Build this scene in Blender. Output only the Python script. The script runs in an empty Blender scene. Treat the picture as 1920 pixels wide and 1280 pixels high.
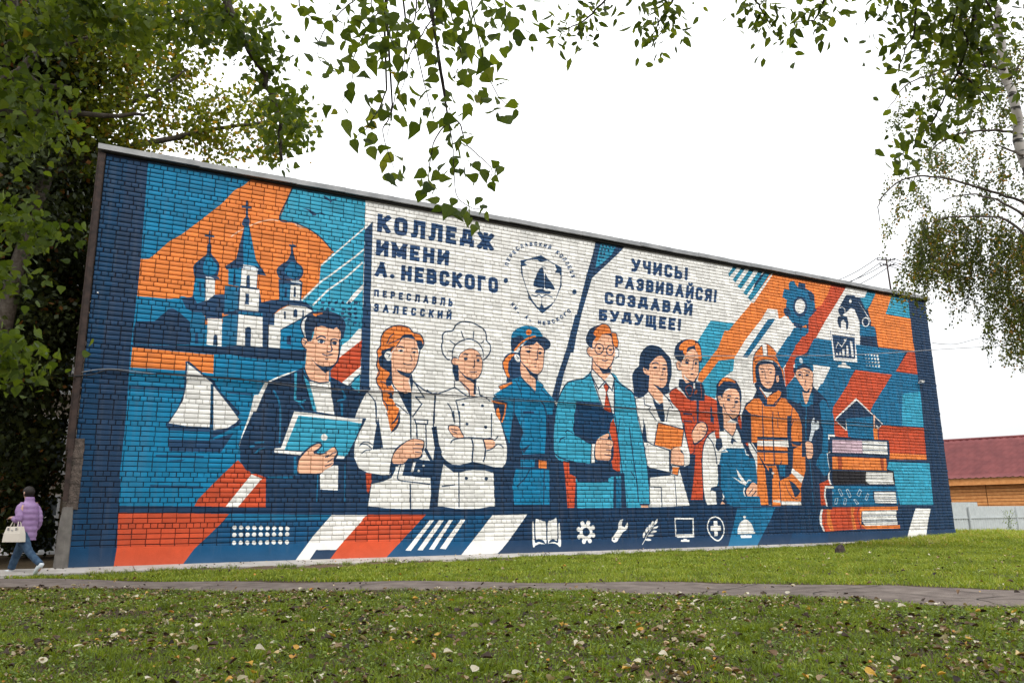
import bpy, bmesh, math, random
import numpy as np
from mathutils import Vector, Matrix
# ------------------------------------------------------------------ camera, light, exposure
scn = bpy.context.scene
rng = np.random.default_rng(7); random.seed(7)
def look_matrix(pitch, roll, yaw):
    cp, sp, cr, sr, cy, sy = math.cos(pitch), math.sin(pitch), math.cos(roll), math.sin(roll), math.cos(yaw), math.sin(yaw)
    Z = np.array([[cy, -sy, 0], [sy, cy, 0], [0, 0, 1]]); C = np.array([[1, 0, 0], [0, -sp, cp], [0, cp, sp]])
    return np.array([[cr, -sr, 0], [sr, cr, 0], [0, 0, 1]]) @ C @ Z
Mx = look_matrix(0.220219452, 0.01270991, 0.49454003)
cam_d = bpy.data.cameras.new("camera"); cam = bpy.data.objects.new("camera", cam_d); scn.collection.objects.link(cam)
R3 = Matrix([list(map(float, Mx[0])), list(map(float, Mx[1])), list(map(float, -Mx[2]))]).transposed()
cam.matrix_world = Matrix.Translation((0, 0, 0.95)) @ R3.to_4x4()
cam_d.sensor_width = 36; cam_d.lens = 36 / 2 * 1.55486621; cam_d.clip_end = 2000; cam_d.clip_start = .05
scn.camera = cam
SUN_EL, SUN_AZ = math.radians(52), math.radians(205)        # hidden behind an even cloud layer
w = bpy.data.worlds.new("World"); scn.world = w; w.use_nodes = True
nt = w.node_tree; bg = nt.nodes['Background']
sky = nt.nodes.new('ShaderNodeTexSky'); sky.sky_type = 'NISHITA'; sky.sun_disc = False
sky.sun_elevation = SUN_EL; sky.sun_rotation = SUN_AZ
mul = nt.nodes.new('ShaderNodeVectorMath'); mul.operation = 'SCALE'; mul.inputs['Scale'].default_value = .08
nt.links.new(sky.outputs[0], mul.inputs[0])
tc = nt.nodes.new('ShaderNodeTexCoord'); nz = nt.nodes.new('ShaderNodeTexNoise'); nz.inputs['Scale'].default_value = 2.2; nz.inputs['Detail'].default_value = 5
nt.links.new(tc.outputs['Generated'], nz.inputs['Vector'])
cr_ = nt.nodes.new('ShaderNodeValToRGB'); cr_.color_ramp.elements[0].position = .3; cr_.color_ramp.elements[1].position = .75
cr_.color_ramp.elements[0].color = (1.10, 1.12, 1.14, 1); cr_.color_ramp.elements[1].color = (1.42, 1.44, 1.45, 1)
nt.links.new(nz.outputs['Fac'], cr_.inputs[0])
sep = nt.nodes.new('ShaderNodeSeparateXYZ'); nt.links.new(tc.outputs['Generated'], sep.inputs[0])
zr = nt.nodes.new('ShaderNodeMapRange'); zr.inputs['From Min'].default_value = 0; zr.inputs['From Max'].default_value = .55; zr.inputs['To Min'].default_value = .50; zr.inputs['To Max'].default_value = 1.34
nt.links.new(sep.outputs['Z'], zr.inputs['Value'])
m2 = nt.nodes.new('ShaderNodeVectorMath'); m2.operation = 'SCALE'; nt.links.new(cr_.outputs[0], m2.inputs[0]); nt.links.new(zr.outputs[0], m2.inputs['Scale'])
mx = nt.nodes.new('ShaderNodeMix'); mx.data_type = 'RGBA'; mx.inputs['Factor'].default_value = .96
nt.links.new(mul.outputs[0], mx.inputs['A']); nt.links.new(m2.outputs[0], mx.inputs['B']); nt.links.new(mx.outputs['Result'], bg.inputs['Color'])
bg.inputs['Strength'].default_value = 1.0
sl = bpy.data.lights.new("sun", 'SUN'); sl.energy = 1.5; sl.angle = math.radians(14); sl.color = (1, .965, .91)
so = bpy.data.objects.new("sun", sl); scn.collection.objects.link(so)
sd = Vector((math.cos(SUN_EL) * math.sin(SUN_AZ), math.cos(SUN_EL) * math.cos(SUN_AZ), math.sin(SUN_EL)))
so.rotation_euler = sd.to_track_quat('Z', 'Y').to_euler(); so.location = sd * 60
vs = scn.view_settings; vs.view_transform = 'Standard'; vs.look = 'None'; vs.exposure = 0.38; vs.gamma = 1; vs.use_curve_mapping = False
scn.cycles.max_bounces = 6; scn.cycles.transparent_max_bounces = 6
# ------------------------------------------------------------------ helpers
COL = scn.collection
def mat(name, c, rough=.8, c2=None, scale=8, bump=0, bscale=40, spec=.3, metal=0, dist=.02, detail=4):
    m = bpy.data.materials.new(name); m.use_nodes = True; n = m.node_tree; b = n.nodes['Principled BSDF']
    b.inputs['Base Color'].default_value = (*c, 1); b.inputs['Roughness'].default_value = rough
    b.inputs['Specular IOR Level'].default_value = spec; b.inputs['Metallic'].default_value = metal
    g = n.nodes.new('ShaderNodeTexCoord')
    if c2:
        t = n.nodes.new('ShaderNodeTexNoise'); t.inputs['Scale'].default_value = scale; t.inputs['Detail'].default_value = detail
        r = n.nodes.new('ShaderNodeValToRGB'); r.color_ramp.elements[0].position = .35; r.color_ramp.elements[1].position = .65
        r.color_ramp.elements[0].color = (*c, 1); r.color_ramp.elements[1].color = (*c2, 1)
        n.links.new(g.outputs['Object'], t.inputs['Vector']); n.links.new(t.outputs['Fac'], r.inputs[0]); n.links.new(r.outputs[0], b.inputs['Base Color'])
    if bump:
        t2 = n.nodes.new('ShaderNodeTexNoise'); t2.inputs['Scale'].default_value = bscale; t2.inputs['Detail'].default_value = 5
        bp = n.nodes.new('ShaderNodeBump'); bp.inputs['Strength'].default_value = bump; bp.inputs['Distance'].default_value = dist
        n.links.new(g.outputs['Object'], t2.inputs['Vector']); n.links.new(t2.outputs['Fac'], bp.inputs['Height']); n.links.new(bp.outputs[0], b.inputs['Normal'])
    return m
def leaf_mat(name, ramp, attr=True, trans=.45, rough=.55):
    m = bpy.data.materials.new(name); m.use_nodes = True; n = m.node_tree; b = n.nodes['Principled BSDF']; out = n.nodes['Material Output']
    if attr:
        a = n.nodes.new('ShaderNodeAttribute'); a.attribute_name = 'tone'; src = a.outputs['Fac']
    else:
        a = n.nodes.new('ShaderNodeObjectInfo'); src = a.outputs['Random']
    r = n.nodes.new('ShaderNodeValToRGB'); e = r.color_ramp.elements
    while len(e) < len(ramp): e.new(.5)
    for i, (p, c) in enumerate(ramp): e[i].position = p; e[i].color = (*c, 1)
    n.links.new(src, r.inputs[0]); n.links.new(r.outputs[0], b.inputs['Base Color']); b.inputs['Roughness'].default_value = rough; b.inputs['Specular IOR Level'].default_value = .25
    if trans:
        t = n.nodes.new('ShaderNodeBsdfTranslucent'); mm = n.nodes.new('ShaderNodeVectorMath'); mm.operation = 'MULTIPLY'; mm.inputs[1].default_value = (1.5, 1.35, .5)
        n.links.new(r.outputs[0], mm.inputs[0]); n.links.new(mm.outputs[0], t.inputs[0])
        x = n.nodes.new('ShaderNodeMixShader'); x.inputs[0].default_value = trans
        n.links.new(b.outputs[0], x.inputs[1]); n.links.new(t.outputs[0], x.inputs[2]); n.links.new(x.outputs[0], out.inputs[0])
    return m
def tag(o, label=None, cat=None, group=None, kind=None):
    if label: o['label'] = label
    if cat: o['category'] = cat
    if group: o['group'] = group
    if kind: o['kind'] = kind
    return o
def empty(name, loc, label, cat, group=None):
    o = bpy.data.objects.new(name, None); o.location = loc; COL.objects.link(o); o.empty_display_size = .2
    return tag(o, label, cat, group)
def link(name, me, m=None, parent=None, loc=None):
    if m and not me.materials: me.materials.append(m)
    o = bpy.data.objects.new(name, me); COL.objects.link(o)
    if parent is not None:
        o.parent = parent
        o.matrix_parent_inverse = Matrix.Identity(4)
        if loc is not None: o.location = loc
        elif parent.type == 'EMPTY' or True:
            p = parent; off = Vector((0, 0, 0)); rot = Matrix.Identity(4)
            W = world_of(p); o.matrix_local = W.inverted()
    elif loc is not None: o.location = loc
    return o
def world_of(o):
    M = Matrix.LocRotScale(o.location, o.rotation_euler, o.scale)
    return (world_of(o.parent) @ M) if o.parent else M
def mesh_np(name, V, Fq, smooth=False, tone=None):
    V = np.asarray(V, np.float32); Fq = np.asarray(Fq, np.int32); me = bpy.data.meshes.new(name); k = Fq.shape[1]
    me.vertices.add(len(V)); me.vertices.foreach_set('co', V.ravel())
    me.loops.add(Fq.size); me.loops.foreach_set('vertex_index', Fq.ravel())
    me.polygons.add(len(Fq)); me.polygons.foreach_set('loop_start', np.arange(len(Fq), dtype=np.int32) * k)
    if smooth: me.polygons.foreach_set('use_smooth', np.ones(len(Fq), bool))
    me.update(calc_edges=True)
    if tone is not None:
        a = me.attributes.new('tone', 'FLOAT', 'FACE'); a.data.foreach_set('value', np.asarray(tone, np.float32))
    return me
class MB:
    def __init__(s): s.V = []; s.F = []
    def add(s, V, F):
        n = len(s.V); s.V += [tuple(map(float, v)) for v in V]; s.F += [tuple(i + n for i in f) for f in F]
    def box(s, x0, x1, y0, y1, z0, z1):
        s.add([(x0,y0,z0),(x1,y0,z0),(x1,y1,z0),(x0,y1,z0),(x0,y0,z1),(x1,y0,z1),(x1,y1,z1),(x0,y1,z1)],
              [(0,3,2,1),(4,5,6,7),(0,1,5,4),(1,2,6,5),(2,3,7,6),(3,0,4,7)]); return s
    def obox(s, o, u, v, w_):
        o, u, v, w_ = map(np.array, (o, u, v, w_))
        s.add([o, o+u, o+u+v, o+v, o+w_, o+u+w_, o+u+v+w_, o+v+w_], [(0,3,2,1),(4,5,6,7),(0,1,5,4),(1,2,6,5),(2,3,7,6),(3,0,4,7)]); return s
    def tube(s, pts, r, n=6, cap=True, ry=None):
        pts = [np.array(p, float) for p in pts]; rr = r if hasattr(r, '__len__') else [r] * len(pts); base = len(s.V)
        ref = np.array((0, 0, 1.)); up = None
        for i, p in enumerate(pts):
            d = pts[min(i+1, len(pts)-1)] - pts[max(i-1, 0)]; d = d / (np.linalg.norm(d) + 1e-9)
            a = np.cross(d, ref if abs(d[2]) < .9 else np.array((0, 1., 0))) if up is None else up - d * (up @ d)
            a = a / (np.linalg.norm(a) + 1e-9); up = a; b = np.cross(d, a)
            for k in range(n):
                t = 2 * math.pi * k / n; s.V.append(tuple(p + (a * math.cos(t) + b * math.sin(t)) * rr[i]))
        for i in range(len(pts) - 1):
            for k in range(n):
                a = base + i*n + k; b = base + i*n + (k+1) % n; s.F.append((a, b, b+n, a+n))
        if cap: s.F.append(tuple(base + k for k in range(n))[::-1]); s.F.append(tuple(base + (len(pts)-1)*n + k for k in range(n)))
        return s
    def rings(s, rings, n=12):       # rings: list of (centre, ax vector, ay vector)
        base = len(s.V)
        for c, a, b in rings:
            c, a, b = map(np.array, (c, a, b))
            for k in range(n):
                t = 2*math.pi*k/n; s.V.append(tuple(c + a*math.cos(t) + b*math.sin(t)))
        for i in range(len(rings)-1):
            for k in range(n):
                p = base+i*n+k; q = base+i*n+(k+1) % n; s.F.append((p, q, q+n, p+n))
        s.F.append(tuple(base+k for k in range(n))[::-1]); s.F.append(tuple(base+(len(rings)-1)*n+k for k in range(n)))
        return s
    def build(s, name, m=None, parent=None, smooth=False, loc=None):
        me = bpy.data.meshes.new(name); me.from_pydata(s.V, [], s.F); me.update()
        if smooth: me.polygons.foreach_set('use_smooth', [True]*len(me.polygons))
        return link(name, me, m, parent, loc)
def smooth_path(pts, n=4):
    p = [np.array(q, float) for q in pts]; out = []
    for i in range(len(p)-1):
        a, b, c, d = p[max(i-1, 0)], p[i], p[i+1], p[min(i+2, len(p)-1)]
        for t in np.arange(n)/n: out.append(.5*((2*b)+(c-a)*t+(2*a-5*b+4*c-d)*t*t+(3*b-a-3*c+d)*t**3))
    out.append(p[-1]); return out
def ss(a, b, x): t = np.clip((x-a)/(b-a), 0, 1); return t*t*(3-2*t)
def gz(x, y):       # height of the ground
    x = np.asarray(x, float); y = np.asarray(y, float)
    z = .045 + .17*ss(19, 27, x)*ss(9, 17, y)*(1-ss(30, 40, x)*.8)*(1-ss(21, 26, y)) + .012*np.sin(x*1.7+y*.6) + .01*np.sin(y*2.1-x*.8)
    return z - .2*ss(28, 40, x) - .03*ss(-2, -9, x)
# ------------------------------------------------------------------ materials
M_ASPH = mat('asphalt', (.10, .078, .068), .95, (.17, .138, .118), 4.5, .9, 70, dist=.01, detail=10)
M_CONC = mat('concrete', (.36, .33, .30), .9, (.46, .43, .40), 3, .5, 60, dist=.006)
M_SOIL = mat('lawn soil', (.035, .03, .014), 1, (.10, .065, .035), 20, 1, 45, dist=.05, detail=8)
M_DIRT = mat('bare earth', (.10, .065, .045), 1, (.15, .10, .07), 9, .8, 60, dist=.03)
M_BARK = mat('bark', (.045, .035, .026), .95, (.09, .075, .06), 14, .6, 50)
M_TWIG = mat('twig', (.03, .022, .022), .9, (.05, .035, .03), 20)
M_GALV = mat('galvanised sheet', (.20, .205, .21), .6, (.30, .30, .30), 2.5, .15, 12, spec=.4, metal=.4)
M_RUST = mat('rusty brown steel', (.022, .014, .012), .7, (.05, .03, .024), 9, .3, 30)
M_CABLE = mat('black cable', (.012, .012, .014), .5)
M_CABLE2 = mat('grey cable', (.28, .28, .29), .5)
M_WHITE = mat('white plastic', (.78, .78, .76), .4)
M_GLASS = mat('window glass', (.03, .04, .045), .08, spec=.8)
M_STUCCO = mat('weathered corner', (.055, .045, .038), .95, (.13, .10, .085), 12, 1, 35, dist=.03)
# ------------------------------------------------------------------ the wall painting, drawn as polygons on the wall plane (centimetres from the left corner and the ground)
PAL=dict(N=(24,56,88),NB=(14,52,86),NB2=(8,60,98),B1=(2,58,94),B2=(6,76,118),C=(2,122,166),C2=(18,110,152),DC=(14,74,110),
 L=(54,162,194),L2=(42,142,174),O=(238,134,62),R=(204,80,46),R2=(172,80,46),W=(240,238,233),WB=(220,228,234),WP=(242,239,234),
 S=(248,190,156),P=(206,178,190),PK=(240,190,160),K=(34,32,38),D=(30,66,102),DL=(46,148,182),DD=(30,110,150),T=(34,70,112),Q=(150,122,98))
GL={'К':(.72,[(0,0,0,1),(1,0,.1,.52),(.3,.42,1,1)]),
'О':(.74,[(.3,0,.7,0,.93,.07,1,.25,1,.75,.93,.93,.7,1,.3,1,.07,.93,0,.75,0,.25,.07,.07,.3,0)]),
'Л':(.8,[(0,1,.15,.97,.24,.8,.24,0,1,0,1,1)]),'Е':(.62,[(1,0,0,0,0,1,1,1),(0,.5,.8,.5)]),
'Д':(.86,[(.2,.74,.28,0,.82,0,.82,.74),(0,1,0,.78,1,.78,1,1)]),
'Ж':(1.0,[(.5,0,.5,1),(0,0,.42,.5,0,1),(1,0,.58,.5,1,1)]),'И':(.74,[(0,0,0,1),(1,0,1,1),(0,.95,1,.05)]),
'Й':(.74,[(0,0,0,1),(1,0,1,1),(0,.95,1,.05),(.28,-.36,.5,-.24,.72,-.36)]),'М':(.9,[(0,1,0,0,.5,.75,1,0,1,1)]),
'Н':(.72,[(0,0,0,1),(1,0,1,1),(0,.5,1,.5)]),'А':(.8,[(0,1,.5,0,1,1),(.25,.7,.75,.7)]),
'В':(.7,[(0,0,0,1,.75,1,1,.88,1,.6,.8,.48,0,.48),(0,0,.7,0,.95,.1,.95,.38,.8,.48)]),
'С':(.7,[(1,.16,.92,.05,.7,0,.3,0,.07,.07,0,.25,0,.75,.07,.93,.3,1,.7,1,.92,.95,1,.84)]),
'Г':(.6,[(0,1,0,0,1,0)]),'П':(.7,[(0,1,0,0,1,0,1,1)]),'Р':(.68,[(0,1,0,0,.7,0,1,.12,1,.45,.7,.57,0,.57)]),
'Я':(.7,[(1,1,1,0,.3,0,0,.12,0,.42,.3,.55,1,.55),(.5,.55,.05,1)]),'Ь':(.68,[(0,0,0,1,.75,1,1,.87,1,.57,.75,.45,0,.45)]),
'З':(.66,[(0,.16,.1,.05,.35,0,.7,0,.97,.1,.97,.36,.75,.48,.4,.48),(.75,.48,1,.6,1,.88,.7,1,.3,1,.08,.95,0,.84)]),
'У':(.76,[(0,0,.55,.62),(1,0,.5,.9,.3,1,.08,1)]),'Ч':(.68,[(0,0,0,.4,.2,.55,1,.55),(1,0,1,1)]),
'Щ':(.95,[(0,0,0,1,.88,1,.88,0),(.44,0,.44,1),(.88,1,1,1,1,1.25)]),
'Б':(.68,[(.95,0,0,0,0,1,.75,1,1,.87,1,.57,.75,.45,0,.45)]),'!':(.3,[(.5,0,.5,.6)]),'.':(.3,[])}
def catmull(p,closed,n=6):
    p=np.array(p,float);N=len(p);out=[]
    for i in (range(N) if closed else range(N-1)):
        if closed: a,b,c,d=p[i-1],p[i],p[(i+1)%N],p[(i+2)%N]
        else: a,b,c,d=p[max(i-1,0)],p[i],p[i+1],p[min(i+2,N-1)]
        for t in np.arange(n)/n:
            out.append(.5*((2*b)+(c-a)*t+(2*a-5*b+4*c-d)*t*t+(3*b-a-3*c+d)*t**3))
    if not closed: out.append(p[-1])
    return np.array(out)
def quads(p,hw,cap=0.):
    p=[np.array(q,float) for q in p];q=[p[0]]
    for a in p[1:]:
        if np.hypot(*(a-q[-1]))>1e-6:q.append(a)
    p=q;n=len(p)-1;res=[]
    if n<1:return res
    closed=np.hypot(*(p[0]-p[-1]))<1e-6 and n>2
    d=[(p[i+1]-p[i])/np.hypot(*(p[i+1]-p[i])) for i in range(n)]
    def ext(u,v):
        c=max(-.6,min(1,float(u@v)));return min(hw*math.tan(math.acos(c)/2),hw*1.6)
    for i in range(n):
        e0=ext(d[i-1],d[i]) if (i>0 or closed) else cap
        e1=ext(d[i],d[(i+1)%n]) if (i<n-1 or closed) else cap
        a=p[i]-d[i]*e0;b=p[i+1]+d[i]*e1;m=np.array([-d[i][1],d[i][0]])*hw
        res.append(np.array([a+m,b+m,b-m,a-m]))
    return res
def clip(poly,lo,hi):
    for ax,val,s in ((1,lo,1),(1,hi,-1)):
        out=[];n=len(poly)
        for i in range(n):
            a,b=poly[i],poly[(i+1)%n];ia,ib=(a[ax]-val)*s>=0,(b[ax]-val)*s>=0
            if ia:out.append(a)
            if ia!=ib:
                t=(val-a[ax])/(b[ax]-a[ax]);out.append(a+(b-a)*t)
        poly=out
        if len(poly)<3:return None
    return np.array(poly)
def text_polys(txt,q,wt,gap):
    a=wt/2;x=0;G=[]
    adv=[GL[c][0] for c in txt];tot=sum(adv)+gap*(len(txt)-1)
    for c,w in zip(txt,adv):
        for s in GL[c][1]:
            br=min(s[1::2])<-.1;pts=[(x+a+s[i]*(w-2*a),a+s[i+1]*(1-2*a)) for i in range(0,len(s),2)]
            for qd in quads(pts,a*(.75 if br else 1),a):
                if not br: qd=clip(qd,0,1.2 if c=='Щ' else 1)
                if qd is not None:G.append(qd)
        if c in '!.':
            r=a*1.15;G.append(np.array([(x+w/2+r*math.cos(t),1-r+r*math.sin(t)) for t in np.arange(8)*math.pi/4]))
        x+=w+gap
    q=np.array(q,float).reshape(4,2);out=[]
    for g in G:
        u=(g[:,0]/tot)[:,None];v=g[:,1][:,None]
        out.append((q[0]*(1-u)+q[1]*u)*(1-v)+(q[3]*(1-u)+q[2]*u)*v)
    return out
def lin(c):
    c=np.array(c,float)/255;return np.where(c<=.04045,c/12.92,((c+.055)/1.055)**2.4)
def enc(c): return np.array(c,float)/255
def paint_mural(src,x0,z0,Wd,Hd,res):
    # rasterises the wall painting (centimetre coordinates on the wall) at res metres per texel
    nx,ny=int(Wd/res),int(Hd/res);img=np.zeros((ny,nx,3),np.float32);img[:]=enc(PAL['N'])
    def fill(p,col):
        p=(p/100-[x0,z0])/res
        a=np.floor(p.min(0)).astype(int);b=np.ceil(p.max(0)).astype(int)+1
        ax,ay=max(a[0],0),max(a[1],0);bx,by=min(b[0],nx),min(b[1],ny)
        if ax>=bx or ay>=by:return
        X=np.arange(ax,bx)+.5;Q=np.roll(p,-1,0)
        rows=np.arange(ay,by)+.5
        for r,y in enumerate(rows):
            m=(p[:,1]<=y)!=(Q[:,1]<=y)
            if not m.any():continue
            P1,Q1=p[m],Q[m];xs=np.sort(P1[:,0]+(y-P1[:,1])*(Q1[:,0]-P1[:,0])/(Q1[:,1]-P1[:,1]))
            for k in range(0,len(xs)-1,2):
                i0=max(ax,int(math.ceil(xs[k]-.5)));i1=min(bx,int(math.ceil(xs[k+1]-.5)))
                if i1>i0:img[ay+r,i0:i1]=col
    for ln in src.strip().split('\n'):
        t=ln.split();k=t[0];col=enc(PAL[t[1]])
        if k=='T':
            v=[float(s) for s in t[5:]]
            for g in text_polys(t[2],v,float(t[3]),float(t[4])):fill(g,col)
        elif k in 'FG':
            v=np.array([float(s) for s in t[2:]]).reshape(-1,2);fill(catmull(v,True) if k=='G' else v,col)
        else:
            v=np.array([float(s) for s in t[3:]]).reshape(-1,2)
            if k=='M':v=catmull(v,False,5)
            for g in quads(v,float(t[2])/2):fill(g,col)
    return img

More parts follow.
